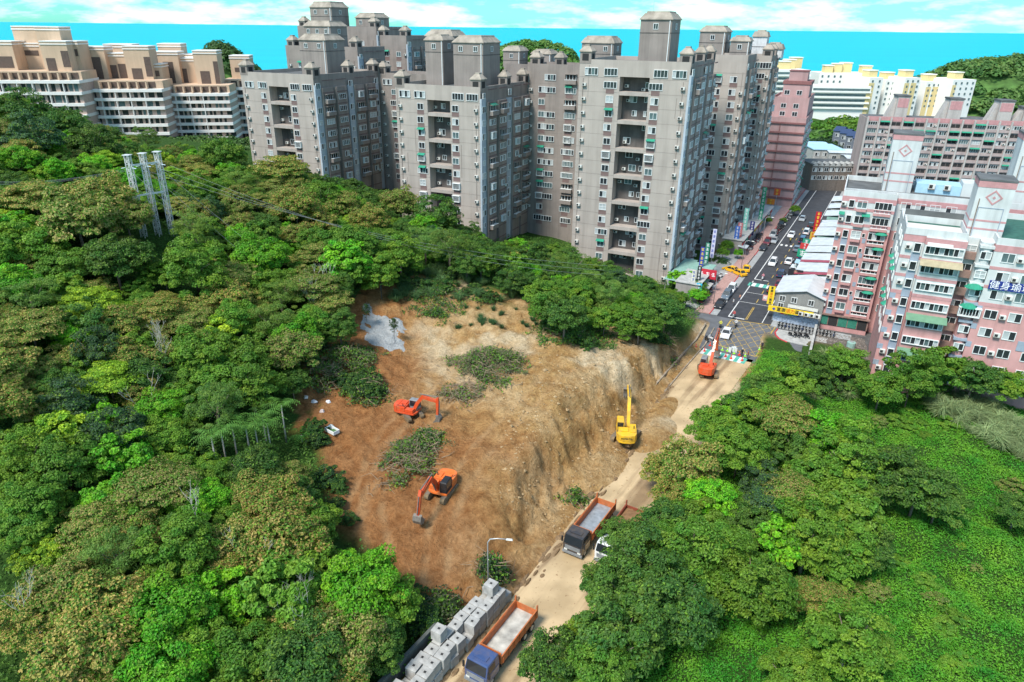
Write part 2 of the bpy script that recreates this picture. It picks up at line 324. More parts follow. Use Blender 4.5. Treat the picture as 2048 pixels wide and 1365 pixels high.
def ground_material():
    m = bpy.data.materials.new('earth_ground'); m.use_nodes = True; t = m.node_tree; n = t.nodes; l = t.links; b = n['Principled BSDF']
    b.inputs['Roughness'].default_value = 0.95; b.inputs['Specular IOR Level'].default_value = 0.1
    tcn = n.new('ShaderNodeTexCoord'); co = tcn.outputs['Object']
    def noise(sc, det=8, ro=.6, vec=None):
        q = n.new('ShaderNodeTexNoise'); q.inputs['Scale'].default_value = sc; q.inputs['Detail'].default_value = det; q.inputs['Roughness'].default_value = ro; l.new(vec or co, q.inputs['Vector']); return q.outputs['Fac']
    def ramp(f, p0, p1, c0, c1):
        q = n.new('ShaderNodeValToRGB'); e = q.color_ramp.elements; e[0].position = p0; e[1].position = p1; e[0].color = (*c0, 1); e[1].color = (*c1, 1); l.new(f, q.inputs[0]); return q.outputs[0]
    def mix(f, a, c, bt='MIX'):
        q = n.new('ShaderNodeMix'); q.data_type = 'RGBA'; q.blend_type = bt
        if isinstance(f, float): q.inputs[0].default_value = f
        else: l.new(f, q.inputs[0])
        for k, v in ((6, a), (7, c)):
            if isinstance(v, tuple): q.inputs[k].default_value = (*v, 1)
            else: l.new(v, q.inputs[k])
        return q.outputs[2]
    def att(nm):
        q = n.new('ShaderNodeAttribute'); q.attribute_name = nm; return q.outputs['Fac']
    big = noise(0.11, 6); mid = noise(0.7, 10, .72); fine = noise(2.4, 10, .75)
    tan = ramp(mid, .32, .68, (0.30, 0.15, 0.05), (0.60, 0.385, 0.16)); tan2 = ramp(mid, .3, .7, (0.38, 0.22, 0.085), (0.70, 0.51, 0.28))
    tanc = mix(ramp(big, .42, .6, (0, 0, 0), (1, 1, 1)), tan, tan2)
    red = ramp(mid, .3, .7, (0.22, 0.08, 0.025), (0.47, 0.22, 0.085))
    soil = mix(att('red'), mix(att('cream'), tanc, ramp(mid, .3, .7, (0.50, 0.36, 0.20), (0.78, 0.64, 0.43))), red)
    soil = mix(0.85, soil, ramp(fine, .3, .7, (.58, .56, .53), (1.2, 1.2, 1.2)), 'MULTIPLY')
    roots = noise(5, 5, .8); soil = mix(ramp(roots, .68, .74, (0, 0, 0), (.22, .22, .22)), soil, (0.50, 0.42, 0.30))
    soil = mix(ramp(noise(1.5, 10, .78), .60, .70, (0, 0, 0), (.65, .65, .65)), soil, (0.10, 0.055, 0.025))
    soil = mix(att('track'), soil, mix(.38, soil, (0.56, 0.37, 0.19)))
    grey = ramp(mid, .3, .75, (0.30, 0.32, 0.33), (0.56, 0.57, 0.56)); gm = n.new('ShaderNodeMath'); gm.operation = 'MULTIPLY_ADD'; l.new(noise(1.6, 8, .7), gm.inputs[0]); gm.inputs[1].default_value = .9; l.new(att('grey'), gm.inputs[2]); soil = mix(ramp(gm.outputs[0], .86, .98, (0, 0, 0), (1, 1, 1)), soil, grey)
    veg = ramp(noise(2.5, 8, .7), .3, .75, (0.022, 0.055, 0.011), (0.075, 0.16, 0.03)); soil = mix(att('veg'), soil, veg)
    pav = ramp(noise(.6, 6), .3, .7, (0.10, 0.10, 0.10), (0.20, 0.195, 0.19)); soil = mix(att('paved'), soil, pav)
    l.new(soil, b.inputs['Base Color'])
    vor = n.new('ShaderNodeTexVoronoi'); vor.inputs['Scale'].default_value = 1.4; l.new(co, vor.inputs['Vector'])
    ad = n.new('ShaderNodeMath'); ad.operation = 'MULTIPLY_ADD'; l.new(mid, ad.inputs[0]); ad.inputs[1].default_value = 2.2; l.new(fine, ad.inputs[2])
    bp = n.new('ShaderNodeBump'); bp.inputs['Strength'].default_value = 1.0; bp.inputs['Distance'].default_value = .40; l.new(ad.outputs[0], bp.inputs['Height']); l.new(bp.outputs[0], b.inputs['Normal'])
    return m
me.materials.append(ground_material()); ground = link('ground', me); tag(ground, kind='structure')

# ---------------------------------------------------------------- sea and far coast
def sea_material():
    m = bpy.data.materials.new('sea_water'); m.use_nodes = True; t = m.node_tree; n = t.nodes; l = t.links; b = n['Principled BSDF']
    tcn = n.new('ShaderNodeTexCoord'); mpn = n.new('ShaderNodeMapping'); mpn.inputs['Scale'].default_value = (0.0006, 0.004, 1); l.new(tcn.outputs['Object'], mpn.inputs[0])
    q = n.new('ShaderNodeTexNoise'); q.inputs['Scale'].default_value = 1.0; q.inputs['Detail'].default_value = 6; l.new(mpn.outputs[0], q.inputs['Vector'])
    rr = n.new('ShaderNodeValToRGB'); rr.color_ramp.elements[0].color = (0.0, 0.37, 0.47, 1); rr.color_ramp.elements[1].color = (0.0, 0.46, 0.55, 1); l.new(q.outputs['Fac'], rr.inputs[0]); l.new(rr.outputs[0], b.inputs['Base Color'])
    b.inputs['Roughness'].default_value = 0.55; b.inputs['Specular IOR Level'].default_value = 0.15
    return m
m_ = MB(); m_.add([(-120000, 500, -60), (120000, 500, -60), (120000, 140000, -60), (-120000, 140000, -60)], [(0, 1, 2, 3)])
tag(m_.build('sea', sea_material()), kind='structure')
# ---------------------------------------------------------------- roads and pavements
asph = mat('asphalt', (0.055, 0.058, 0.066), .85, var=.25, scale=.6, bump=.3, bscale=40)
asph_box = mat('asphalt_worn', (0.13, 0.135, 0.145), .85, var=.25, scale=.5, bump=.3, bscale=40)
wpaint = mat('white_road_paint', (0.72, 0.72, 0.70), .7, var=.25, scale=3); ypaint = mat('yellow_road_paint', (0.50, 0.335, 0.08), .7, var=.55, scale=1.2)
gpaint = mat('green_road_paint', (0.10, 0.42, 0.33), .7, var=.35, scale=2.0); rpaint = mat('red_kerb_paint', (0.50, 0.05, 0.06), .7, var=.3, scale=3)
paver = mat('pink_pavers', (0.42, 0.26, 0.23), .85, var=.2, scale=2.0, bump=.3); gpaver = mat('grey_pavers', (0.34, 0.35, 0.35), .85, var=.2, scale=1.0, bump=.3)
conc = mat('concrete', (0.42, 0.42, 0.40), .85, var=.22, scale=1.2, bump=.25, streak=.25)
def mud_material():
    m = bpy.data.materials.new('muddy_road'); m.use_nodes = True; t = m.node_tree; n = t.nodes; l = t.links; b = n['Principled BSDF']
    tcn = n.new('ShaderNodeTexCoord'); co = tcn.outputs['Object']; mpn = n.new('ShaderNodeMapping'); mpn.vector_type = 'TEXTURE'; mpn.inputs['Rotation'].default_value = (0, 0, R(57)); mpn.inputs['Scale'].default_value = (12, 1, 1); l.new(co, mpn.inputs[0])
    a = n.new('ShaderNodeTexNoise'); a.inputs['Scale'].default_value = .55; a.inputs['Detail'].default_value = 7; l.new(mpn.outputs[0], a.inputs['Vector'])
    c = n.new('ShaderNodeTexNoise'); c.inputs['Scale'].default_value = .22; c.inputs['Detail'].default_value = 8; l.new(co, c.inputs['Vector'])
    d = n.new('ShaderNodeTexNoise'); d.inputs['Scale'].default_value = 2.5; d.inputs['Detail'].default_value = 6; l.new(co, d.inputs['Vector'])
    r1 = n.new('ShaderNodeValToRGB'); e = r1.color_ramp.elements; e[0].position = .36; e[1].position = .5; e[0].color = (0.28, 0.19, 0.105, 1); e[1].color = (0.52, 0.385, 0.225, 1); l.new(a.outputs['Fac'], r1.inputs[0])
    r2 = n.new('ShaderNodeValToRGB'); e = r2.color_ramp.elements; e[0].position = .40; e[1].position = .58; e[0].color = (.80, .78, .74, 1); e[1].color = (1.06, 1.06, 1.06, 1); l.new(c.outputs['Fac'], r2.inputs[0])
    mx = n.new('ShaderNodeMix'); mx.data_type = 'RGBA'; mx.blend_type = 'MULTIPLY'; mx.inputs[0].default_value = 1; l.new(r1.outputs[0], mx.inputs[6]); l.new(r2.outputs[0], mx.inputs[7])
    r3 = n.new('ShaderNodeValToRGB'); e = r3.color_ramp.elements; e[0].position = .62; e[1].position = .7; e[0].color = (1, 1, 1, 1); e[1].color = (.6, .52, .45, 1); l.new(d.outputs['Fac'], r3.inputs[0])
    m2 = n.new('ShaderNodeMix'); m2.data_type = 'RGBA'; m2.blend_type = 'MULTIPLY'; m2.inputs[0].default_value = 1; l.new(mx.outputs[2], m2.inputs[6]); l.new(r3.outputs[0], m2.inputs[7]); l.new(m2.outputs[2], b.inputs['Base Color'])
    mr = n.new('ShaderNodeMapRange'); mr.inputs[1].default_value = .4; mr.inputs[2].default_value = .6; mr.inputs[3].default_value = .35; mr.inputs[4].default_value = .8; l.new(c.outputs['Fac'], mr.inputs[0]); l.new(mr.outputs[0], b.inputs['Roughness'])
    b.inputs['Specular IOR Level'].default_value = .35
    bp = n.new('ShaderNodeBump'); bp.inputs['Strength'].default_value = .35; bp.inputs['Distance'].default_value = .06; l.new(d.outputs['Fac'], bp.inputs['Height']); l.new(bp.outputs[0], b.inputs['Normal'])
    return m
mud = mud_material()
def offs(pl, o):     # offset a polyline to the right
    out = []
    for i in range(len(pl)):
        a = pl[max(i - 1, 0)]; b = pl[min(i + 1, len(pl) - 1)]; d = (b - a) / np.hypot(*(b - a)); out.append(pl[i] + np.array([d[1], -d[0]]) * o)
    return np.array(out)
def strip(name, A, B, z, m, parent=None, kind='structure'):
    n = len(A); mb = MB(); mb.add([(p[0], p[1], z) for p in A] + [(p[0], p[1], z) for p in B], [(i, n + i, n + i + 1, i + 1) for i in range(n - 1)])
    mb.f = [f[::1] for f in mb.f]
    o = mb.build(name, m, parent)
    if kind and parent is None: tag(o, kind=kind)
    return o
def quadsheet(name, pts, z, m, parent=None, kind='structure'):
    o = MB().add([(p[0], p[1], z) for p in pts], [tuple(range(len(pts)))]).build(name, m, parent)
    if kind and parent is None: tag(o, kind=kind)
    return o
RLr = RL[:8]; RR = offs(RL, ROADW)[:8]
road = strip('road', RLr - 0, RR, 0.0, mud)
# street carriageway, intersection
quadsheet('road', [st(-1.5, -2.3), st(-1.5, 8.6), st(150, 8.6), st(150, -2.3)], 0.004, asph)
quadsheet('road', [(36.2, 121.0), (44.6, 115.6), (54, 118.0), tuple(st(-7, 16.0)), tuple(st(-1.5, 9.5)), tuple(st(-1.5, -5.5)), tuple(st(-9, -7.5))], 0.0, asph_box)
marks = []
def mark(name, s0, s1, t0, t1, m): return quadsheet(name, [st(s0, t0), st(s0, t1), st(s1, t1), st(s1, t0)], 0.009, m)
mark('road_marking', -0.6, 26, -0.1, 0.1, wpaint); mark('road_marking', 33, 150, -0.1, 0.1, wpaint); mark('road_marking', -0.6, -0.2, 0.1, 3.3, wpaint)
mark('road_marking', 27.5, 27.8, 0.1, 3.3, wpaint); mark('road_marking', 27.5, 33, -.1, .1, wpaint); mark('road_marking', -0.6, 150, 6.9, 7.05, wpaint)
for a in (0.0, 0.28): mark('road_marking', -0.4, 8, 3.45 + a, 3.6 + a, ypaint)
for k in range(12): mark('road_marking', 11 + k * 6.5, 13.6 + k * 6.5, 3.5, 3.68, ypaint)
for k in range(5): mark('road_marking', 61.5, 63.2, .5 + k * 1.3, 1.1 + k * 1.3, wpaint)
for k in range(2): mark('road_marking', 10 + 7 * k, 10.15 + 7 * k, .2, 6.8, wpaint)
# far zebra crossing, green with white bars
for k in range(9): mark('road_marking', 22.0, 24.6, -0.6 + k * .85, .25 + k * .85, wpaint if k % 2 else gpaint)
# near zebra crossing
xa, xb = np.array([36.9, 121.9]), np.array([44.0, 117.4]); dv = (xb - xa) / 12; up_ = np.array([0.52, 0.86]) * 2.6
for k in range(12):
    p0 = xa + dv * k; p1 = xa + dv * (k + 1); quadsheet('road_marking', [p0 - up_, p1 - up_, p1, p0], 0.012, gpaint if k % 2 else wpaint)
# yellow box junction
bq = [np.array(q) for q in ((39.4, 124.1), (45.8, 118.4), (54.8, 133.5), (46.4, 136.6))]
def bl(a, b): return (bq[0] * (1 - a) + bq[1] * a) * (1 - b) + (bq[3] * (1 - a) + bq[2] * a) * b
def yline(p, q, w=.12):
    d = (q - p) / np.hypot(*(q - p)); nrm = np.array([-d[1], d[0]]) * w / 2; quadsheet('road_marking', [p - nrm, q - nrm, q + nrm, p + nrm], 0.012 if w > .13 else .008, ypaint)
for a, b in ((0, 1), (1, 2), (2, 3), (3, 0)): yline(bq[a], bq[b], .24)
for k in range(-4, 6):
    for sg in (1, -1):
        c = []
        for b_ in np.linspace(0, 1, 41):
            a_ = (k / 5.0 + b_) if sg > 0 else (1 - k / 5.0 - b_)
            if -1e-6 <= a_ <= 1 + 1e-6: c.append((a_, b_))
        if len(c) > 3: yline(bl(*c[0]), bl(*c[-1]), .10)
# pavements with kerbs along the street
def slab(name, poly, z0, z1, m): return tag(MB().prism(poly, z0, z1).build(name, m), kind='structure')
slab('pavement', [st(-1.0, -7.0), st(-1.0, -4.0), st(150, -4.0), st(150, -7.0)], -.1, .13, paver)
slab('pavement', [st(1.0, -13.5), st(1.0, -7.02), st(150, -7.02), st(150, -13.5)], -.1, .15, gpaver)
slab('parking_strip', [st(-1.0, -3.78), st(-1.0, -2.32), st(150, -2.32), st(150, -3.78)], -.1, .02, gpaver)
slab('kerb', [st(-1.0, -3.98), st(-1.0, -3.8), st(32, -3.8), st(32, -3.98)], -.1, .14, rpaint)
slab('kerb', [st(48, -3.98), st(48, -3.8), st(150, -3.8), st(150, -3.98)], -.1, .14, rpaint)
slab('pavement', [st(-1.5, 8.8), st(-1.5, 24), st(1.5, 24), st(1.5, 8.8)], -.1, .13, gpaver)
slab('pavement', [st(1.52, 8.8), st(1.52, 10.2), st(150, 10.2), st(150, 8.8)], -.1, .13, gpaver)
cpts = [np.array(st(-8.2, 12.6)), np.array(st(-8.6, 20)), np.array(st(-2.6, 20)), np.array(st(-2.6, 10.6)), np.array(st(-4.6, 10.4)), np.array(st(-6.8, 11.0))]
slab('pavement', cpts, -.1, .12, conc)
mbk = MB(); kp = [st(-8.6, 13.2), st(-7.6, 11.6), st(-6.2, 10.7), st(-4.6, 10.25), st(-2.6, 10.4)]; mbk.tube([(p[0], p[1], .08) for p in kp], .16, 6); tag(mbk.build('kerb', rpaint), kind='structure')
# low side wall and gutter between the cut and the road
gw = MB(); wl = [np.array(q) for q in ((25.6, 104.2), (31.5, 114.2), (37.2, 123.6), (41.2, 132.0))]
for a, b in zip(wl[:-1], wl[1:]):
    gw.bar((a[0] - 1.3, a[1] + .8, .35), (b[0] - 1.3, b[1] + .8, .35), .32, .9); gw.bar((a[0] + .3, a[1] - .2, .05), (b[0] + .3, b[1] - .2, .05), .22, .3)
tag(gw.build('retaining_wall', mat('mud_stained_concrete', (.33, .27, .20), .9, var=.4, scale=.8, bump=.3)), 'low concrete gutter wall at the foot of the cut slope', 'wall')
# ---------------------------------------------------------------- vegetation
def leaf_material(name, trans=0.35, hue=0.03, val=0.55):
    m = bpy.data.materials.new(name); m.use_nodes = True; t = m.node_tree; n = t.nodes; l = t.links; n.clear()
    o = n.new('ShaderNodeOutputMaterial'); oi = n.new('ShaderNodeObjectInfo'); ge = n.new('ShaderNodeNewGeometry')
    at_ = n.new('ShaderNodeAttribute'); at_.attribute_name = 'tone'
    hs = n.new('ShaderNodeHueSaturation')
    mr = n.new('ShaderNodeMapRange'); mr.inputs[3].default_value = 1 - val * .55; mr.inputs[4].default_value = 1 + val * .6; l.new(ge.outputs['Random Per Island'], mr.inputs[0])
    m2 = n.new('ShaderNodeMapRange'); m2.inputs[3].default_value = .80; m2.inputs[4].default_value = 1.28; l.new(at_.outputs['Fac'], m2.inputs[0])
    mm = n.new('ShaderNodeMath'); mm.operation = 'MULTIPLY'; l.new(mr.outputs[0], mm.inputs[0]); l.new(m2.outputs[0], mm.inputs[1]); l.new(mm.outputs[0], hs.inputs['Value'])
    mh = n.new('ShaderNodeMapRange'); mh.inputs[3].default_value = .5 + hue; mh.inputs[4].default_value = .5 - hue; l.new(at_.outputs['Fac'], mh.inputs[0]); l.new(mh.outputs[0], hs.inputs['Hue'])
    gt = n.new('ShaderNodeMath'); gt.operation = 'FRACT'; g0 = n.new('ShaderNodeMath'); g0.operation = 'MULTIPLY'; g0.inputs[1].default_value = 7.31; l.new(ge.outputs['Random Per Island'], g0.inputs[0]); l.new(g0.outputs[0], gt.inputs[0])
    lt = n.new('ShaderNodeMath'); lt.operation = 'LESS_THAN'; l.new(gt.outputs[0], lt.inputs[0]); l.new(oi.outputs['Alpha'], lt.inputs[1])
    mc = n.new('ShaderNodeMix'); mc.data_type = 'RGBA'; mc.inputs[6].default_value = (0.12, 0.25, 0.024, 1); l.new(lt.outputs[0], mc.inputs[0]); l.new(oi.outputs['Color'], mc.inputs[7]); l.new(mc.outputs[2], hs.inputs['Color'])
    d = n.new('ShaderNodeBsdfPrincipled'); d.inputs['Roughness'].default_value = .55; d.inputs['Specular IOR Level'].default_value = .35; l.new(hs.outputs[0], d.inputs['Base Color'])
    tr = n.new('ShaderNodeBsdfTranslucent'); l.new(hs.outputs[0], tr.inputs['Color'])
    mx = n.new('ShaderNodeMixShader'); mx.inputs[0].default_value = trans; l.new(d.outputs[0], mx.inputs[1]); l.new(tr.outputs[0], mx.inputs[2]); l.new(mx.outputs[0], o.inputs[0])
    return m
LEAF = leaf_material('leaf'); BARK = mat('bark', (0.20, 0.16, 0.12), .9, var=.3, scale=3, bump=.5); PALEBARK = mat('pale_bark', (0.42, 0.40, 0.35), .9, var=.25, scale=3, bump=.3)
rng = np.random.default_rng(5)
def leaf_quads(P, Nrm, size, asp, rg, droop=0.0):
    """diamond leaves at P facing Nrm"""
    n = len(P); Nrm = Nrm / np.linalg.norm(Nrm, axis=1, keepdims=True)
    a = rg.normal(size=(n, 3)); a -= (a * Nrm).sum(1, keepdims=True) * Nrm; a /= np.linalg.norm(a, axis=1, keepdims=True) + 1e-9; b = np.cross(Nrm, a)
    sz = (size * rg.uniform(.65, 1.35, n))[:, None] if np.isscalar(size) else size[:, None]
    q = np.empty((n, 4, 3)); q[:, 0] = P - a * sz * .5; q[:, 1] = P + b * sz * asp * .5 + Nrm * sz * .10; q[:, 2] = P + a * sz * .5 - np.array([0, 0, droop]) * sz; q[:, 3] = P - b * sz * asp * .5 + Nrm * sz * .10
    return q.reshape(-1, 3)
def leaf_mesh(name, co, tone):
    me = bpy.data.meshes.new(name); nq = len(co) // 4; fast_mesh(me, co, np.arange(nq * 4).reshape(-1, 4), False)
    fattr(me, 'tone', np.repeat(tone, 4)); me.materials.append(LEAF); return me
def crown_mesh(name, seed, R0, Hc, clumps, per, leaf, form, asp=.6, jit=.5, zc=0.0):
    """leaf crown centred above origin; form: dome, round, tiers, wisp, column"""
    rg = np.random.default_rng(seed); P = []; Nn = []; T = []
    for k in range(clumps):
        while True:
            v = rg.normal(size=3); v /= np.linalg.norm(v)
            if v[2] > (-.15 if form in ('dome', 'tiers') else -.5): break
        rr = rg.uniform(.55, 1.0) ** .5
        lump = 1 + .22 * math.sin(v[0] * 5 + seed) * math.cos(v[1] * 4 + seed * 2)
        c = np.array([v[0] * R0 * rr * lump, v[1] * R0 * rr * lump, v[2] * Hc * rr * lump])
        if form == 'tiers': c[2] = round(c[2] / (Hc * .28)) * Hc * .28 + rg.normal() * .1
        if form == 'column': c[:2] *= (1.05 - .55 * np.clip(c[2] / Hc, 0, 1))
        cr = R0 * rg.uniform(.11, .30) * (1.2 if form == 'tiers' else 1); n = int(per * rg.uniform(.7, 1.3))
        w = rg.normal(size=(n, 3)); w /= np.linalg.norm(w, axis=1, keepdims=True); w[:, 2] = np.where(w[:, 2] < -.1, -w[:, 2] * .6, w[:, 2])
        fl = .38 if form == 'tiers' else (.75 if form != 'wisp' else .6)
        rad = rg.uniform(.72, 1.0, n)[:, None]
        P.append(c + w * cr * np.array([1, 1, fl]) * rad); Nn.append(w * .8 + v * .35 + np.array([0, 0, .55]) + rg.normal(size=(n, 3)) * jit)
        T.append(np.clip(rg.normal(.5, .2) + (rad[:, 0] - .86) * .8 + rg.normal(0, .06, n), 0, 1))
    # inner shadow leaves keep the crown from being see-through
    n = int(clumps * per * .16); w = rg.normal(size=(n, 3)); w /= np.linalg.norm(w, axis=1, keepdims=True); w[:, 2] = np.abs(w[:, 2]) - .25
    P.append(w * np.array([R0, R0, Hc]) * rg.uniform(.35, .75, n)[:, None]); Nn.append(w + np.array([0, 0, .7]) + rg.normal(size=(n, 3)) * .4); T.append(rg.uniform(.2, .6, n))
    P = np.concatenate(P); Nn = np.concatenate(Nn); P[:, 2] += zc
    return leaf_mesh(name, leaf_quads(P, Nn, leaf, asp, rg, .12), np.concatenate(T))
def trunk_mesh(name, seed, h, R0, Hc, r=.16, m=None):
    rg = random.Random(seed); mb = MB(); top = h + Hc * .35
    p = [(0, 0, -1.2), (rg.uniform(-.15, .15), rg.uniform(-.15, .15), h * .5), (rg.uniform(-.3, .3), rg.uniform(-.3, .3), h)]; mb.tube(p, [r * 1.25, r, r * .75], 7)
    for k in range(6):
        a = k * 1.05 + rg.uniform(-.3, .3); q = R0 * rg.uniform(.45, .75); b0 = Vector(p[2]) - Vector((0, 0, rg.uniform(.2, h * .35)))
        mb.tube([b0, b0 + Vector((math.cos(a) * q * .5, math.sin(a) * q * .5, Hc * .35)), b0 + Vector((math.cos(a) * q, math.sin(a) * q, Hc * rg.uniform(.5, .85)))], [r * .55, r * .36, r * .12], 5)
    return mb.mesh(name, m or BARK, True)
PROTO = {}
def proto(kind, n, **k):
    PROTO[kind] = []
    for i in range(n):
        sd = hash((kind.__len__(), i, ord(kind[0]), ord(kind[-1]))) % 9999; h = k['h']
        cm_ = crown_mesh('crown', sd, k['R'], k['H'], k['c'], k['p'], k['leaf'], k['form'], k.get('asp', .6), k.get('jit', .5))
        tm_ = trunk_mesh('trunk', sd, h, k['R'], k['H'], k.get('r', .16), k.get('m')); PROTO[kind].append((cm_, tm_, k['R'], h))
proto('broad', 4, R=3.6, H=3.0, c=95, p=135, leaf=.27, form='dome', h=4.2)
proto('round', 3, R=3.2, H=3.4, c=90, p=130, leaf=.25, form='round', h=3.8)
proto('tier', 3, R=4.2, H=2.6, c=90, p=150, leaf=.26, form='tiers', h=5.2)
proto('wisp', 2, R=3.0, H=2.8, c=60, p=150, leaf=.24, form='wisp', asp=.28, jit=.7, h=4.6)
proto('bush', 3, R=1.8, H=1.6, c=34, p=110, leaf=.20, form='dome', h=.5, r=.06)
proto('bigleaf', 2, R=3.4, H=3.0, c=80, p=100, leaf=.36, form='dome', asp=.7, h=4.0)
KIND = {  # form choices, leaf colour (linear), name, label, group
 'olive': (['tier', 'broad'], (0.36, 0.31, 0.085), 'flowering_tree', 'olive brown flowering crown among the hillside trees', 'olive brown trees on the forest slope'),
 'mid': (['broad', 'round', 'bigleaf'], (0.125, 0.26, 0.022), 'broadleaf_tree', 'mid green broadleaf tree packed into the hillside forest', 'mid green trees on the forest slope'),
 'dark': (['round', 'broad'], (0.072, 0.165, 0.026), 'evergreen_tree', 'dark green dense evergreen tree packed into the hillside forest', 'dark green trees on the forest slope'),
 'blue': (['round'], (0.060, 0.135, 0.055), 'bluish_tree', 'bluish dark green rounded tree in the hillside forest', 'bluish trees on the forest slope'),
 'bright': (['bigleaf', 'broad'], (0.14, 0.42, 0.016), 'young_leaf_tree', 'vivid bright green tree glowing among darker hillside crowns', 'bright green trees on the forest slope'),
 'yellow': (['bigleaf', 'tier'], (0.25, 0.42, 0.025), 'lime_tree', 'yellow green tree with pale leaf clusters in hillside forest', 'yellow green trees on the forest slope'),
 'feather': (['wisp'], (0.15, 0.26, 0.045), 'acacia_tree', 'feathery narrow-leaved tree standing in the hillside forest', 'feathery trees on the forest slope')}
KINDR = {k: (v[0], v[1], v[2], v[3].replace('hillside forest', 'grove right of the muddy road').replace('hillside trees', 'grove right of the muddy road').replace('darker hillside crowns', 'the grove right of the muddy road'), v[4].replace('on the forest slope', 'in the grove beside the muddy road')) for k, v in KIND.items()}
TREES = []; tree_rnd = random.Random(11)
PYL = at(324, 468, 21); YRD = at(560, 880, 7)
HUE = {'olive': 'olive brown', 'mid': 'mid green', 'dark': 'dark green', 'blue': 'bluish green', 'bright': 'vivid green', 'yellow': 'yellow green', 'feather': 'feathery grey green'}
FORMW = {'broad': 'spreading', 'round': 'rounded', 'tier': 'flat-layered', 'wisp': 'thin-leaved', 'bush': 'bushy', 'bigleaf': 'large-leaved'}
def zone(x, y):
    if float(seg_dist(np.array([x]), np.array([y]), RL)[0][0]) < 0:
        if y > 108: return 'at the foot of the pink blocks'
        if x < float(np.interp(y, RL[:, 1], RL[:, 0])) + ROADW + 8: return 'overhanging the muddy road'
        return 'in the grove beside the open creeper field' if y < 80 else 'in the grove below the pink blocks'
    if math.hypot(x - PYL[0], y - PYL[1]) < 20: return 'close around the lattice pylon'
    if math.hypot(x - YRD[0], y - YRD[1]) < 13: return 'around the palm yard'
    if poly_sd(np.array([x]), np.array([y]), SITE)[0] > -7: return 'on the rim of the bare earth site'
    if y > 148 and x < -95: return 'on the hill crest before the tan blocks'
    if y > 150 or (x > -30 and y > 128): return 'below the grey towers'
    if y < 62: return 'on the low slope behind the concrete blocks' if x > -28 else 'on the lowest forest slope'
    if x < -75: return 'high on the hillside away from the site'
    return 'on the forest slope between pylon and yard' if y > 85 else 'on the forest slope below the palm yard'
def tree(kind, x, y, z, rad, table=KIND, hs=1.0, form=None):
    forms, col, name, label, group = table[kind]; f = form or tree_rnd.choice(forms); cmx, tmx, R0, h = tree_rnd.choice(PROTO[f])
    if table is KIND or table is KINDR:
        zn = zone(x, y); label = ('big ' if rad > 3.3 else 'small ' if rad < 2.5 else '') + HUE[kind] + ' ' + FORMW[f] + ' tree ' + zn; group = HUE[kind] + ' trees ' + zn
    s = rad / R0; o = empty(name, (x, y, z), tree_rnd.uniform(0, 6.28), label, 'tree', group); sz = s * hs * tree_rnd.uniform(.9, 1.1)
    c = link('crown', cmx, o); c.location = (0, 0, h * sz); c.scale = (s, s, sz)
    v = tree_rnd.uniform(.78, 1.22); w = tree_rnd.uniform(.9, 1.1); c.color = (col[0] * v * w, col[1] * v, col[2] * v / w, .5 if kind == 'olive' else .8)
    t = link('trunk', tmx, o); t.scale = (s, s, sz); TREES.append((x, y, rad)); return o
def inpoly(x, y, P): return bool(poly_sd(np.array([float(x)]), np.array([float(y)]), np.array(P, float))[0] > 0)
SITEIMG = [(612, 745), (602, 800), (580, 840), (600, 900), (645, 905), (665, 1000), (700, 1075), (770, 1115), (840, 1195), (860, 1265), (985, 1250), (1120, 1130), (1310, 900), (1420, 700), (1330, 720), (1280, 700), (1200, 690), (1090, 680), (1060, 640), (1070, 600), (960, 585), (850, 560), (725, 570), (700, 640), (640, 690)]
ROADIMG = [(790, 1365), (985, 1200), (1110, 1110), (1300, 880), (1420, 690), (1480, 712), (1470, 760), (1440, 800), (1330, 900), (1290, 960), (1310, 1000), (1260, 1040), (1200, 1100), (1090, 1180), (1010, 1330), (990, 1365)]
def visible_ok(x, y, z, topz, rad):
    """keep crowns off the bare site, road and buildings"""
    for zz in (z, (z + topz) / 2, topz):
        p = proj(x, y, zz)
        if inpoly(*p, SITEIMG) or inpoly(*p, ROADIMG): return False
    pr = rad * FPX / math.hypot(y, CAM_H - topz)
    for dxp in (-.8, .8):
        p = proj(x, y, topz - 1); 
        if inpoly(p[0] + dxp * pr, p[1], SITEIMG) or inpoly(p[0] + dxp * pr, p[1], ROADIMG): return False
    return True
def put(px, py, prad, kind, table=KIND, form=None, hs=1.0):
    """a tree whose crown centre was surveyed at px,py with a crown prad pixels in radius"""
    hgt = 5.5
    for _ in range(2):
        g = ground_at(px, py, hgt); rad = prad * math.hypot(g[1], CAM_H - g[2] - hgt) / FPX; hgt = (5.2 if rad > 2.4 else 2.4) * rad / 3.5 * hs + .4
    return tree(kind, g[0], g[1], g[2], rad, table, hs, form)
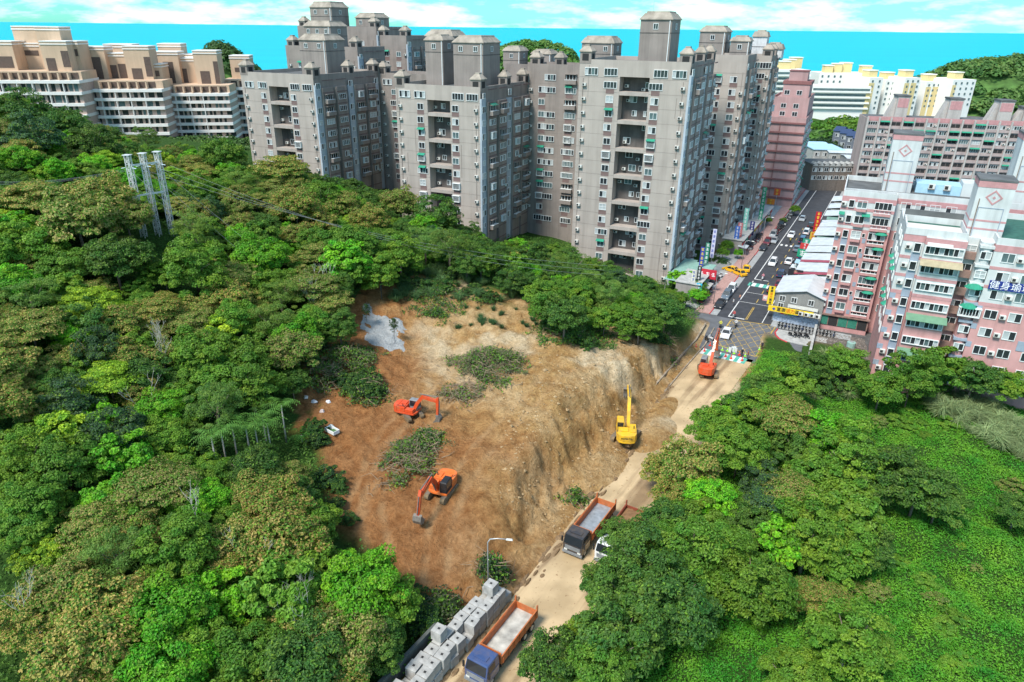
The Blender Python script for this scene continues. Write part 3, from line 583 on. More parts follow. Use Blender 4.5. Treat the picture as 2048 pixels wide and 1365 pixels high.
LEFT = [(590, 400, 46, 'olive'), (520, 500, 55, 'bright'), (690, 515, 48, 'bright'), (700, 470, 55, 'mid'), (385, 525, 60, 'mid'), (225, 500, 60, 'dark'), (460, 545, 45, 'olive'), (620, 560, 50, 'olive'), (560, 600, 40, 'feather'),
        (240, 640, 34, 'yellow'), (290, 625, 28, 'mid'), (170, 630, 50, 'dark'), (60, 650, 55, 'olive'), (190, 695, 45, 'blue'), (215, 750, 55, 'yellow'), (135, 790, 55, 'blue'), (320, 800, 50, 'bright'), (120, 850, 50, 'yellow'), (440, 650, 40, 'yellow'), (400, 690, 60, 'mid'),
        (580, 690, 55, 'olive'), (545, 645, 48, 'feather'), (470, 640, 42, 'mid'), (500, 750, 60, 'mid'), (430, 810, 55, 'feather'), (130, 930, 60, 'mid'), (60, 1000, 55, 'mid'), (240, 900, 60, 'bright'), (310, 960, 75, 'olive'), (400, 1000, 48, 'bright'), (555, 1000, 66, 'olive'),
        (210, 1000, 48, 'bright'), (330, 1030, 45, 'bright'), (360, 1090, 70, 'mid'), (60, 1130, 32, 'yellow'), (110, 1125, 34, 'yellow'), (150, 1110, 26, 'yellow'), (110, 1170, 70, 'olive'), (230, 1110, 60, 'feather'), (50, 1230, 70, 'olive'), (210, 1200, 75, 'olive'), (160, 1300, 85, 'olive'), (110, 1200, 40, 'bright'),
        (340, 1220, 75, 'bright'), (330, 1330, 80, 'bright'), (440, 1190, 60, 'bright'), (490, 1300, 70, 'mid'), (560, 1060, 80, 'olive'), (560, 1180, 75, 'mid'), (620, 1130, 60, 'mid'), (720, 1160, 75, 'bright'), (780, 1200, 50, 'mid'), (700, 1270, 70, 'olive'), (600, 1310, 75, 'dark'), (660, 1340, 65, 'olive'), (760, 1310, 50, 'dark'),
        (480, 1080, 60, 'olive'), (620, 1050, 50, 'mid'), (640, 1060, 40, 'mid'), (600, 1230, 60, 'olive'), (40, 1050, 50, 'mid'), (440, 300, 40, 'mid'), (560, 310, 45, 'olive'), (740, 430, 36, 'olive'), (800, 390, 40, 'olive'), (870, 410, 45, 'dark'), (850, 480, 40, 'feather'), (900, 500, 40, 'feather'),
        (60, 260, 45, 'blue'), (40, 210, 45, 'dark'), (120, 240, 40, 'dark'), (180, 270, 42, 'dark'), (150, 420, 70, 'olive'), (200, 380, 60, 'olive'), (60, 370, 60, 'olive'), (250, 420, 50, 'olive'), (60, 470, 55, 'mid'), (130, 520, 50, 'mid'), (640, 380, 40, 'mid'), (680, 400, 36, 'olive'), (680, 650, 36, 'dark'),
        (700, 530, 42, 'mid'), (760, 540, 40, 'mid'), (800, 505, 40, 'mid'), (660, 600, 40, 'olive'), (620, 640, 40, 'mid')]
for q in LEFT: put(*q)
RIGHTL = [(1380, 915, 62, 'olive'), (1325, 935, 40, 'olive'), (1580, 825, 60, 'olive'), (1590, 970, 62, 'olive'), (1425, 990, 48, 'bright'), (1530, 960, 40, 'blue'), (1530, 1010, 46, 'blue'), (1480, 880, 60, 'mid'), (1525, 765, 36, 'dark'), (1580, 762, 46, 'mid'), (1625, 722, 38, 'dark'), (1490, 800, 38, 'dark'), (1430, 850, 50, 'mid'), (1450, 820, 36, 'bright'),
          (1660, 860, 62, 'bright'), (1700, 900, 70, 'mid'), (1770, 930, 70, 'dark'), (1840, 960, 60, 'dark'), (1880, 990, 50, 'dark'), (1640, 930, 55, 'mid'), (1600, 880, 50, 'dark'), (1765, 765, 44, 'mid'), (1830, 745, 52, 'mid'), (1880, 730, 50, 'mid'), (1690, 720, 40, 'mid'), (1700, 1010, 70, 'mid'), (1620, 1060, 70, 'mid'), (1560, 1080, 50, 'bright'),
          (1680, 1090, 60, 'mid'), (1740, 1080, 50, 'dark'), (1330, 1040, 50, 'dark'), (1290, 1110, 75, 'dark'), (1380, 1090, 75, 'mid'), (1250, 1170, 70, 'dark'), (1340, 1180, 80, 'dark'), (1450, 1090, 60, 'mid'), (1510, 1150, 70, 'mid'), (1240, 1260, 80, 'dark'), (1180, 1270, 50, 'mid'), (1100, 1330, 60, 'dark'), (1190, 1340, 70, 'mid'),
          (1700, 1280, 70, 'mid'), (1640, 1190, 50, 'olive'), (1950, 745, 50, 'dark'), (2020, 760, 45, 'mid'), (1600, 1340, 60, 'mid'), (2040, 1010, 40, 'dark'), (1350, 985, 40, 'olive'), (1500, 1040, 50, 'dark'), (1400, 1030, 50, 'mid'), (1240, 1090, 40, 'dark'), (1200, 1180, 40, 'dark'), (1540, 800, 50, 'mid')]
for q in RIGHTL: put(*q, table=KINDR)
# fill the slope between the surveyed crowns
def near(x, y, r, f=.52):
    for a, b, c in TREES:
        if (a - x) ** 2 + (b - y) ** 2 < ((c + r) * f) ** 2: return True
    return False
fill = random.Random(3); PYG = ground_at(318, 474); cnt = 0
for k in range(16000):
    if cnt > 520: break
    px = fill.uniform(-60, 1420); py = fill.uniform(190, 1420); 
    if px > 700 and py > 760: continue
    Yd = fill.uniform(38, 182); d = ray(px, 700); x = d[0] / d[1] * Yd; y = Yd
    r = fill.uniform(2.0, 3.7) * (1 if y < 120 else .9)
    if x > -40 and y > 184: continue
    dd, _a = seg_dist(np.array([x]), np.array([y]), RL)
    if dd[0] < 4.5 or y > 178 + max(0, -60 - x) * .35: continue
    if x > -58 and y > 150 + max(0, -x) * .42 + (12 if x < 14 else 0): continue
    if math.hypot(x - PYG[0], y - PYG[1]) < 6.5 or (abs(x - PYG[0] * y / PYG[1]) < 4.5 and 0 < PYG[1] - y < 13): continue
    if math.hypot(x - YRD[0], y - YRD[1]) < 8 or (abs(x - YRD[0] * y / YRD[1]) < 7 and 0 < YRD[1] - y < 9): continue
    if near(x, y, r): continue
    z = hz(x, y); p = proj(x, y, z + 6)
    if not (-70 < p[0] < 1420 and 150 < p[1] < 1440): continue
    if not visible_ok(x, y, z, z + r * 2.2, r): continue
    nz = float(fbm(np.array([x * .045]), np.array([y * .045]), 3, 77)[0]); u = fill.random()
    kd = 'olive' if (nz > .56 and u < .55) else ('dark' if nz < .42 and u < .6 else fill.choices(['mid', 'dark', 'olive', 'bright', 'feather', 'yellow', 'blue'], [40, 17, 13, 14, 10, 6, 3])[0])
    if p[0] > 1050 and kd in ('olive', 'yellow'): kd = 'mid'
    tree(kd, x, y, z - .2, r); cnt += 1
# undergrowth between the trunks, vines over the field: leaf carpets nobody could count
def carpet(name, xy, n_per, leaf, col, label, cat, up=.8, hmax=.5, asp=.6, seed=1):
    rg = np.random.default_rng(seed); X = np.repeat(xy[:, 0], n_per) + rg.normal(0, .55, len(xy) * n_per); Y = np.repeat(xy[:, 1], n_per) + rg.normal(0, .55, len(xy) * n_per)
    Z = height(X, Y) + rg.uniform(.02, hmax, len(X)) * (0.4 + fbm(X * .5, Y * .5, 2, seed + 3))
    P = np.stack([X, Y, Z], 1); Nn = np.stack([rg.normal(0, .5, len(X)), rg.normal(-.15, .5, len(X)), np.full(len(X), up)], 1)
    me = leaf_mesh(name, leaf_quads(P, Nn, leaf, asp, rg, .1), np.clip(fbm(X * .35, Y * .35, 3, seed + 9) * 1.3 - .15 + rg.normal(0, .1, len(X)), 0, 1))
    o = link(name, me); o.color = (*col, 1); return tag(o, label, cat, kind='stuff')
rg = np.random.default_rng(17)
A = np.stack([rg.uniform(8, 105, 30000), rg.uniform(36, 128, 30000)], 1); dd, _a = seg_dist(A[:, 0], A[:, 1], RL)
sA = (A[:, 0] - SO[0]) * SU[0] + (A[:, 1] - SO[1]) * SU[1]; tA = (A[:, 0] - SO[0]) * SV[0] + (A[:, 1] - SO[1]) * SV[1]
keep = (dd < -(ROADW + 1.0)) & (sA < -9.5) & (np.abs(A[:, 0]) < A[:, 1] * .86 + 12) & ~((tA > 9) & (sA > -16)); A = A[keep][:8500]
carpet('vine_cover', A, 30, .24, (0.10, 0.31, 0.02), 'bright green creeper leaves covering the open field', 'ground cover', hmax=.55, seed=3)
B_ = np.stack([rg.uniform(-130, 42, 26000), rg.uniform(34, 185, 26000)], 1); dd, _a = seg_dist(B_[:, 0], B_[:, 1], RL)
keep = (dd > 3.2) & (site_mask(B_[:, 0], B_[:, 1]) < .1) & (np.abs(B_[:, 0]) < B_[:, 1] * .86 + 10); B_ = B_[keep][:9000]
carpet('undergrowth', B_, 16, .32, (0.08, 0.19, 0.025), 'dark leafy undergrowth covering the forest slope', 'ground cover', hmax=1.6, seed=5)
# ---------------------------------------------------------------- building kit
UB = np.array([.43, .903]); UB = UB / np.hypot(*UB); VB = np.array([UB[1], -UB[0]]); BANG = math.atan2(VB[1], VB[0])
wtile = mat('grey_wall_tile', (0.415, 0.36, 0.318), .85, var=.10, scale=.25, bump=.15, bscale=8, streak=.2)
wtile_d = mat('dark_wall_tile', (0.28, 0.238, 0.212), .85, var=.14, scale=.3, bump=.15, bscale=8, streak=.28)  # darker copy of the grey tile; on tower flanks it carries side shade
wspan = mat('brown_spandrel', (0.20, 0.135, 0.125), .85, var=.2, scale=1, streak=.2)
bluet = mat('pale_blue_tile', (0.44, 0.49, 0.54), .7, var=.15, scale=.4, streak=.3)
capm = mat('weathered_roof_cap', (0.36, 0.31, 0.255), .9, var=.25, scale=.6, bump=.2, streak=.35)
rooff = mat('dark_roof_membrane', (0.12, 0.125, 0.125), .9, var=.35, scale=.4)
white_f = mat('white_window_frame', (0.72, 0.74, 0.73), .5, var=.06); alum = mat('aluminium', (0.5, 0.52, 0.53), .4, .5, var=.08)
glass = mat('window_glass', (0.030, 0.036, 0.042), .12, var=.3, scale=.6, spec=.6); glass2 = mat('window_curtain_glass', (0.42, 0.45, 0.45), .3, var=.2, scale=.8); glass3 = mat('greenish_glass', (0.10, 0.15, 0.155), .15, var=.3, scale=.6, spec=.6)
acm = mat('air_conditioner_case', (0.62, 0.62, 0.58), .6, var=.15); dark = mat('dark_grille_and_openings', (0.03, 0.03, 0.03), .8); awng = mat('green_awning', (0.03, 0.27, 0.17), .6, var=.2); rust = mat('stained_steel', (0.22, 0.17, 0.13), .7, var=.3)
deepbr = mat('deep_wall_tone', (0.125, 0.108, 0.10), .9, var=.25, scale=.5, streak=.4)  # darkest copy of the wall colour, for recess backs and penthouse bands
brnd = random.Random(21)
def win_mesh(w, h, n, pane, frame=None, dep=.12, fw=.09, rows=1, vary=None):
    mb = MB(); x0, x1, z0, z1 = -w / 2, w / 2, -h / 2, h / 2
    mb.box(x0, x1, -dep, .03, z0, z0 + fw, 0); mb.box(x0, x1, -dep, .03, z1 - fw, z1, 0); mb.box(x0, x0 + fw, -dep + .002, .03, z0 + fw, z1 - fw, 0); mb.box(x1 - fw, x1, -dep + .002, .03, z0 + fw, z1 - fw, 0)
    for i in range(1, n): c = x0 + w * i / n; mb.box(c - fw * .4, c + fw * .4, -dep + .01, .03, z0 + fw, z1 - fw, 0)
    for i in range(1, rows): c = z0 + h * i / rows; mb.box(x0 + fw, x1 - fw, -dep + .015, .03, c - fw * .35, c + fw * .35, 0)
    for i in range(n):
        a = x0 + w * i / n; b = x0 + w * (i + 1) / n; mb.box(a + .01, b - .01, -.035, .02, z0 + .02, z1 - .02, 1 + (vary[i % len(vary)] if vary else 0))
    return mb.mesh('window', [frame or white_f, pane, glass2, glass3])
WIN = {}
for nm, (w, h, n, rw) in dict(s=(1.15, 1.25, 2, 1), m=(1.75, 1.5, 2, 1), w=(3.1, 1.45, 4, 1), n=(0.8, 1.3, 1, 1), x=(4.4, 1.5, 5, 1)).items():
    WIN[nm] = [win_mesh(w, h, n, glass, rows=rw), win_mesh(w, h, n, glass, rows=rw, vary=[0, 1]), win_mesh(w, h, n, glass, rows=rw, vary=[1, 0, 2, 0]), win_mesh(w, h, n, glass3, rows=rw), win_mesh(w, h, n, glass, rows=2, vary=[1, 1])]
def cage_mesh(w, h, dep=.55):
    mb = MB()
    for x in (-w / 2, w / 2): mb.box(x - .05, x + .05, -dep, 0.02, -h / 2, h / 2, 0)
    mb.box(-w / 2 + .05, w / 2 - .05, -dep, .02, -h / 2, -h / 2 + .12, 0); mb.box(-w / 2 - .1, w / 2 + .1, -dep - .1, .02, h / 2 - .08, h / 2 + .06, 0)
    for i in range(7): x = -w / 2 + w * (i + .5) / 7; mb.box(x - .03, x + .03, -dep + .01, -dep + .06, -h / 2 + .12, h / 2 - .08, 0)
    mb.box(-w / 2 + .05, w / 2 - .05, -.03, .02, -h / 2 + .12, h / 2 - .08, 1); return mb.mesh('window', [white_f, glass])
def balc_mesh(w, h=2.3, wall=None, dep=.9):
    mb = MB(); mb.box(-w / 2, w / 2, -dep, .03, -h / 2, -h / 2 + .95, 0); mb.box(-w / 2, w / 2, -.05, .02, -h / 2 + .95, h / 2, 1)  # dark sheet above the parapet: shade of the open balcony put into colour
    mb.box(-w / 2, w / 2, -dep, -.05, -h / 2 + 1.0, -h / 2 + 1.06, 2)
    for i in range(4): x = -w / 2 + .3 + (w - .6) * i / 3; mb.box(x - .04, x + .04, -.10, -.04, -h / 2 + .95, h / 2, 2)
    mb.box(-w / 2, w / 2, -dep * .75, .03, h / 2, h / 2 + .14, 0)
    return mb.mesh('balcony', [wall or wtile_d, dark, white_f])
CAGE = cage_mesh(1.9, 1.6); BALC = balc_mesh(3.2)
mb = MB(); mb.box(-.42, .42, -.55, .02, -.3, .3, 0); mb.box(-.34, .1, -.565, -.54, -.22, .22, 1); mb.box(-.45, .45, -.5, 0.02, -.4, -.33, 2); AC = mb.mesh('air_conditioner', [acm, dark, rust])
mb = MB(); mb.hexa([(-1.0, -.85, .0), (1.0, -.85, .0), (1.0, .02, .42), (-1.0, .02, .42)], [(-1.0, -.85, .05), (1.0, -.85, .05), (1.0, .02, .47), (-1.0, .02, .47)]); AWN = mb.mesh('awning', awng)
mb = MB(); mb.box(-1.0, 1.0, -.035, .02, -.5, .5); SPAN = mb.mesh('spandrel_panel', wspan)
mb = MB(); mb.box(-.5, .5, -.035, .02, -.5, .5); DRY = mb.mesh('drying_rack', white_f)
def wpick(kind): return brnd.choices(WIN[kind], [4, 3, 3, 2, 1])[0]
def put_w(root, name, me, x, y, z, side=0, sc=None):
    o = link(name, me, root); o.location = (x, y, z); o.rotation_euler = (0, 0, side)
    if sc: o.scale = sc
    return o
def to_local(root, x, y):
    a = root.rotation_euler[2]; dx, dy = x - root.location[0], y - root.location[1]; return dx * math.cos(a) + dy * math.sin(a), -dx * math.sin(a) + dy * math.cos(a)
def parapet(mb, x0, x1, y0, y1, z, hh=1.0, t=.25, m=0):
    mb.box(x0, x1, y0, y0 + t, z, z + hh, m); mb.box(x0, x1, y1 - t, y1, z, z + hh, m); mb.box(x0, x0 + t, y0 + t, y1 - t, z, z + hh - .003, m); mb.box(x1 - t, x1, y0 + t, y1 - t, z, z + hh - .003, m)
def turret(root, x, y, z, s=2.7, hh=2.4, name='roof_turret'):
    mb = MB(); mb.box(x - s / 2, x + s / 2, y - s / 2, y + s / 2, z, z + hh, 0); mb.box(x - s * .28, x + s * .28, y - s / 2 - .03, y - s / 2 + .1, z + .6, z + hh - .35, 2); mb.box(x + s / 2 - .1, x + s / 2 + .03, y - s * .28, y + s * .28, z + .6, z + hh - .35, 2)
    mb.box(x - s / 2 - .2, x + s / 2 + .2, y - s / 2 - .2, y + s / 2 + .2, z + hh, z + hh + .22, 1); mb.frustum(x - s / 2 - .18, x + s / 2 + .18, y - s / 2 - .18, y + s / 2 + .18, z + hh + .22, z + hh + 1.2, s * .33, 1); mb.box(x - s * .2, x + s * .2, y - s * .2, y + s * .2, z + hh + 1.2, z + hh + 1.55, 1)
    return mb.build(name, [wtile_d, capm, dark], root)
def penthouse(root, px0, px1, pytop, pyeave, Y, dep=None, base=None, front_win=2, pipe=True, matw=None, cap=True):
    a = atY(px0, pyeave, Y); b = atY(px1, pyeave, Y); zt = atY((px0 + px1) / 2, pytop, Y)[2]; ze = a[2] * .5 + b[2] * .5
    lx1, ly = to_local(root, b[0], b[1]); w = math.hypot(b[0] - a[0], b[1] - a[1]) * .80; lx0 = lx1 - w; dep = dep or w * .9; z0 = base
    mb = MB(); mb.box(lx0, lx1, ly, ly + dep, z0, ze, 0); mb.box(lx0 - .06, lx1 + .06, ly - .06, ly + dep + .06, ze - 2.9, ze - 2.75, 2)
    if cap: mb.frustum(lx0 - .25, lx1 + .25, ly - .25, ly + dep + .25, ze, zt - .3, min(w, dep) * .13, 1); mb.frustum(lx0 + .9, lx1 - .9, ly + .9, ly + dep - .9, zt - .3, zt + .1, .15, 1); mb.box(lx0 - .27, lx1 + .27, ly - .27, ly + dep + .27, ze - .18, ze, 1)
    else: parapet(mb, lx0, lx1, ly, ly + dep, ze, .9)
    if pipe: mb.box(lx0 + w * .93, lx0 + w * .93 + .16, ly - .16, ly - .01, z0, ze - .3, 3)
    o = mb.build('penthouse', [matw or wtile_d, capm, deepbr, white_f], root)
    for i in range(front_win): put_w(o, 'window', WIN['s'][0], lx0 + w * (i + .5) / front_win, ly, ze - 1.5)
    put_w(o, 'window', WIN['s'][0], lx1, ly + dep * .5, ze - 1.5, R(90)); return o
def flank(root, w, y0, y1, h, kmin, nf, fh, dense=True, light=True):
    """bays, windows and balconies of the right hand face"""
    mb = MB(); bays = []; y = y0
    pat = [('c', 2.2), ('b', 4.4), ('r', 1.3), ('b', 4.4), ('r', 1.3), ('c', 2.4), ('b', 4.2), ('r', 1.2), ('b', 4.2), ('c', 2.2)]; i = 0
    while y < y1 - 1.0:
        t, L_ = pat[i % len(pat)]; L_ = min(L_, y1 - y); bays.append((t, y, y + L_)); y += L_; i += 1
    for t, a, b in bays:
        if t == 'b' and b - a > 2:
            mb.box(w - .1, w + .9, a, b, -2, h - 3.4, 0)
            for k in range(nf): mb.box(w + .9, w + .96, a + .02, b - .02, k * fh + 2.75, k * fh + 3.0, 2)
        elif t == 'c': mb.box(w - .1, w + (.35 if light else .1), a - (.06 if a < .1 else 0), b, -2, h - (3.3 if a > .1 else 2.6), 1)
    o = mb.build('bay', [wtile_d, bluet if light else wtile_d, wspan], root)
    for k in range(kmin, nf):
        z = k * fh + 1.55
        for t, a, b in bays:
            c = (a + b) / 2
            if t == 'b' and b - a > 3 and k < nf - 1:
                u = brnd.random()
                if u < .52: put_w(root, 'window', wpick('w'), w + .96, c, z, R(90))
                elif u < .74: put_w(root, 'balcony', BALC, w + .96, c, z - .3, R(90))
                elif u < .90: put_w(root, 'window', wpick('m'), w + .96, c, z, R(90)); put_w(root, 'air_conditioner', AC, w + .96, c + 1.5, z - .9, R(90))
                else: put_w(root, 'window', CAGE, w + .96, c, z, R(90))
                if brnd.random() < .09: put_w(root, 'awning', AWN, w + .96, c, z + .8, R(90), (1.5, 1, 1))
            elif t == 'c' and b - a > 1.6: put_w(root, 'window', wpick('m' if brnd.random() < .7 else 's'), w + (.35 if light else .1), c, z, R(90))
            elif t == 'r' and dense and brnd.random() < .35: put_w(root, 'window', WIN['n'][0], w, c, z, R(90))
def gray_tower(P, w, d, h, label, kmin=0, style='void', flank_d=None, light=True, turrets=True, fh=3.06, wallm=None, cat='apartment tower'):
    P = np.array(P[:2]); FLc = P - w * VB; root = empty('apartment_tower', (FLc[0], FLc[1], 0), BANG, label, cat, 'grey apartment towers of the estate')
    nf = int(h / fh); mb = MB(); a, b = (.385, .655); zt = h - 1.0; wm = wallm or wtile
    if style == 'void':
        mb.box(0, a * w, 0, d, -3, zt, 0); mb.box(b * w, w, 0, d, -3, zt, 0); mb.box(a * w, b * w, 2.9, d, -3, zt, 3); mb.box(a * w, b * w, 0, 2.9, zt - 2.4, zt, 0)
    else: mb.box(0, w, 0, d, -3, zt, 0)
    mb.box(.25, w - .25, .25, d - .25, zt, zt + .06, 2); parapet(mb, 0, w, 0, d, zt, 1.0)
    nl = nf
    for k in range(1, nl): # storey joints
        if style == 'void': mb.box(-.02, a * w, -.02, .01, k * fh - .04, k * fh + .03, 1); mb.box(b * w, w + .01, -.02, .01, k * fh - .04, k * fh + .03, 1)
        else: mb.box(-.02, w + .02, -.02, .01, k * fh - .04, k * fh + .03, 1)
    mb.box(.055 * w - .45, .055 * w - .32, -.1, .01, 0, zt - 3, 1); mb.box(.955 * w - .12, .955 * w, -.1, .01, 0, zt - 3, 1)
    for k in range(nf):  # water stains have run down under the sills: thin grime strips of their own
        if style == 'void' and brnd.random() < .5: xg = w * brnd.choice([.02, .10, .22, .78, .9, .97]) + brnd.uniform(-.3, .3); mb.box(xg, xg + brnd.uniform(.08, .25), -.012, .01, k * fh - brnd.uniform(1, 6), k * fh + 2.5, 1)
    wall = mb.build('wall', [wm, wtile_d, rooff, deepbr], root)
    # thin flank skin in the darker tile: side shade put into the colour
    fl = MB(); fl.box(w, w + .06, .02, d - .02, -2.9, zt + .95, 0); fl.build('shaded_flank_skin', wtile_d, root)
    if style == 'void':
        for k in range(nf - 2, kmin - 1, -2): # gallery floors across the light well
            if k * fh < zt - 3: MB().box(a * w + .003, b * w - .003, .06, 2.88, k * fh - .55, k * fh + .25).build('beam', wtile, root)
        for k in range(kmin, nf - 1):
            z = k * fh + 1.6
            u = brnd.random()
            if u < .8: put_w(root, 'window', wpick('m' if u < .6 else 's'), w * (.5 + brnd.uniform(-.05, .05)), 2.9, z)
            if brnd.random() < .75: put_w(root, 'air_conditioner', AC, w * brnd.uniform(.41, .46), 2.9, z - .3)
            if brnd.random() < .6: put_w(root, 'window', WIN['s'][brnd.randrange(3)], w * .615, 2.9, z)
            if brnd.random() < .25: put_w(root, 'air_conditioner', AC, w * .58, 2.9, z - .9)
        cols = (.30, .715)
    else: cols = (.2, .55, .82) if w > 12 else (.3, .72)
    for k in range(kmin, nf - 1):
        z = k * fh + 1.55
        for c in cols:
            put_w(root, 'spandrel_panel', SPAN, c * w, 0, z - 1.35, 0, (.95, 1, 1.0))
            u = brnd.random(); x = c * w + brnd.choice([0, 0, 0, -.15])
            if u < .80: put_w(root, 'window', wpick('m'), x, 0, z)
            elif u < .92: put_w(root, 'window', CAGE, x, 0, z)
            else: put_w(root, 'window', wpick('w'), x, 0, z)
            if brnd.random() < .16: put_w(root, 'awning', AWN, x, 0, z + .78)
        for c in (.055, .955):
            if brnd.random() < .9: put_w(root, 'air_conditioner', AC, c * w, 0, z - .1)
    if turrets: # glazed top storey and corner turrets
        z = (nf - 1) * fh + 1.2
        for c in (.10, .29, .76, .93): put_w(root, 'window', wpick('w'), c * w * .96 + .02 * w, 0, z, 0, (1, 1.5, 1.1))
        turret(root, 1.3, 1.3, zt + .1); turret(root, w - 1.2, 1.4, zt + .1); turret(root, w - 1.0, d * .55, zt + .1, 2.3); turret(root, w - 1.0, d - 1.5, zt + .1, 2.4)
    if flank_d: flank(root, w + .06, 0.0, flank_d, h, kmin, nf, fh, light=light)
    return root
C_P = (37.2, 158.6); B_P = at(960, 175, 43.3); A_P = at(625, 150, 44.2)
tC = gray_tower(C_P, 25.0, 25.5, 49.6, 'tall grey tower with weathered front facing the dug slope', 0, flank_d=25)
penthouse(tC, 1264, 1345, 23, 38, 168, dep=8, base=48.6, front_win=1)
for a in (0,):
    mb = MB(); lx, ly = to_local(tC, *atY(1306, 30, 172)[:2]); mb.tube([(lx, ly, 59), (lx, ly, 64)], .06, 5); mb.bar((lx - .8, ly, 62.5), (lx + .8, ly, 62.5), .05); mb.build('antenna', alum, tC)
tB = gray_tower(B_P, 23.4, 27, 43.3, 'grey tower with green awnings between two taller grey towers', 3, flank_d=26.5)
penthouse(tB, 880, 966, 72, 85, 180, dep=9, base=42.3, front_win=2); penthouse(tB, 833, 885, 70, 80, 188, dep=6, base=42.3, front_win=1); penthouse(tB, 826, 905, 60, 72, 200, dep=7, base=40, front_win=0)
tA = gray_tower(A_P, 25.1, 29, 44.2, 'grey tower nearest the tan terraced blocks with stepped roofs behind', 5, flank_d=28.5)
penthouse(tA, 566, 650, 69, 80, 205, dep=8, base=43, front_win=2)
# recessed links between the towers
Bq = np.array(B_P) + 26.2 * UB; tL = gray_tower(Bq + 21.5 * VB, 21.5, 12, 47.5, 'recessed grey block with balconies between two grey towers', 2, style='plain', turrets=False, wallm=wtile_d)
for k in range(2, 15):
    z = k * 3.06 + 1.5
    for x, kd in ((6.5, 'w'), (12.2, 'b'), (17.0, 'w')):
        if brnd.random() < .55 and kd == 'b': put_w(tL, 'balcony', BALC, x, 0, z - .3)
        elif brnd.random() < .85: put_w(tL, 'window', wpick('w'), x, -.05, z)
penthouse(tL, 1143, 1228, 73, 86, 205, dep=7, base=46.5, front_win=2); turret(tL, 2, 1.5, 46.5); turret(tL, 8, 3, 46.5, 2.4)
Aq = np.array(A_P) + 28.6 * UB; tM = gray_tower(Aq + 27 * VB, 27, 12, 43.5, 'recessed grey block in the gap left of the awninged tower', 4, style='plain', turrets=True, wallm=wtile_d)
# second rank behind, higher and stepped
def mass(px0, px1, py, Y, d, label, rows=6, flank_=True, light=True):
    b = atY(px1, py, Y); a = atY(px0, py, Y); w = (b[0] - a[0]) * .90; h = b[2] + .2
    t = gray_tower((b[0], b[1]), w, d, h, label, int(h / 3.06) - rows, style='plain', turrets=False, flank_d=d - .5 if flank_ else None, light=light, wallm=wtile_d); return t, w, h
m1, w1, h1 = mass(508, 714, 96, 226, 14, 'second grey roof step behind the tower by the tan blocks', 4); turret(m1, 2, 1.5, h1 - 1); turret(m1, w1 - 1.5, 1.5, h1 - 1)
penthouse(m1, 576, 660, 42, 52, 232, dep=8, base=h1 - 1, front_win=3)
m2, w2, h2 = mass(528, 752, 55, 250, 16, 'highest grey roof step with two boxy penthouses', 5); turret(m2, 2, 1.5, h2 - 1); turret(m2, w2 - 2, 2, h2 - 1)
penthouse(m2, 594, 662, 3, 14, 256, dep=9, base=h2 - 1, front_win=2); penthouse(m2, 690, 750, 26, 35, 258, dep=8, base=h2 - 1, front_win=2)
m3, w3, h3 = mass(735, 812, 73, 246, 16, 'grey tower shoulder with glazed flank behind the gap', 6); turret(m3, 1.5, 1.5, h3 - 1); turret(m3, w3 - 1.5, 2, h3 - 1)
m4, w4, h4 = mass(985, 1105, 132, 232, 14, 'low grey roof with small penthouses before the green headland', 3); penthouse(m4, 993, 1040, 93, 102, 238, dep=6, base=h4 - 1, front_win=1); penthouse(m4, 1048, 1102, 100, 108, 238, dep=6, base=h4 - 1, front_win=1)
D_P = at(1443, 500, 0); E_P = at(1490, 468, 0)
tD = gray_tower(D_P, 15, 14.5, 50.2, 'grey tower with blank flank set back along the street', 0, style='plain', flank_d=14, light=False, turrets=False)
penthouse(tD, 1388, 1453, 52, 63, 204, dep=8, base=49, front_win=1); penthouse(tD, 1453, 1500, 72, 82, 200, dep=5, base=49, front_win=1)
tE = gray_tower(E_P, 14, 16, 49.6, 'grey tower farthest along the street before the pink block', 0, style='plain', flank_d=15.5, light=False, turrets=True)
penthouse(tE, 1500, 1535, 61, 73, 222, dep=5, base=48.6, front_win=0, matw=mat('white_render', (.62, .62, .62), .8, streak=.3), pipe=False); penthouse(tE, 1523, 1565, 86, 98, 216, dep=5, base=48.6, front_win=0, matw=MT['white_render'], pipe=False)
# low podium shops in front of the towers
def shoplow(s0, s1, t0, t1, h, label, wallm, roofm, name='shop_building'):
    q = st(s0, t0); root = empty(name, (q[0], q[1], 0), STREET_ANG, label, 'shop'); w = t1 - t0; d = s1 - s0
    MB().box(0, w, 0, d, -.3, h, 0).build('wall', wallm, root); mb = MB(); mb.box(-.25, w + .5, -.25, d + .25, h, h + .14); mb.build('roof', roofm, root)
    n = max(1, int(d / 3.6))
    for i in range(n):
        y = (i + .5) * d / n; MB().box(w - .02, w + .05, y - 1.4, y + 1.4, .1, 2.5).build('shop_front', brnd.choice([glass, alum, glass3]), root)
        c = brnd.choice([(.5, .08, .07), (.08, .3, .2), (.1, .18, .45), (.6, .6, .58), (.6, .45, .06)]); nm = 'fascia_%d_%d' % (int(c[0] * 99), int(c[1] * 99))
        MB().box(w + .02, w + .22, y - 1.6, y + 1.6, 2.6, 3.3).build('fascia', mat(nm, c, .6), root)
    return root
shoplow(4, 14, -13.2, -8.2, 4.2, 'low corner shop with terrace wall below the tall tower', mat('warm_grey_render', (.34, .31, .29), .85, streak=.3), conc)
shoplow(15, 22, -13.2, -9.0, 3.6, 'low shop under awnings at the tower foot', MT['warm_grey_render'], mat('green_sheet_roof', (.25, .42, .36), .5, var=.15))
shoplow(46, 70, -12.5, -7.4, 4.0, 'row of arcade shops along the street below the set-back tower', MT['warm_grey_render'], conc)
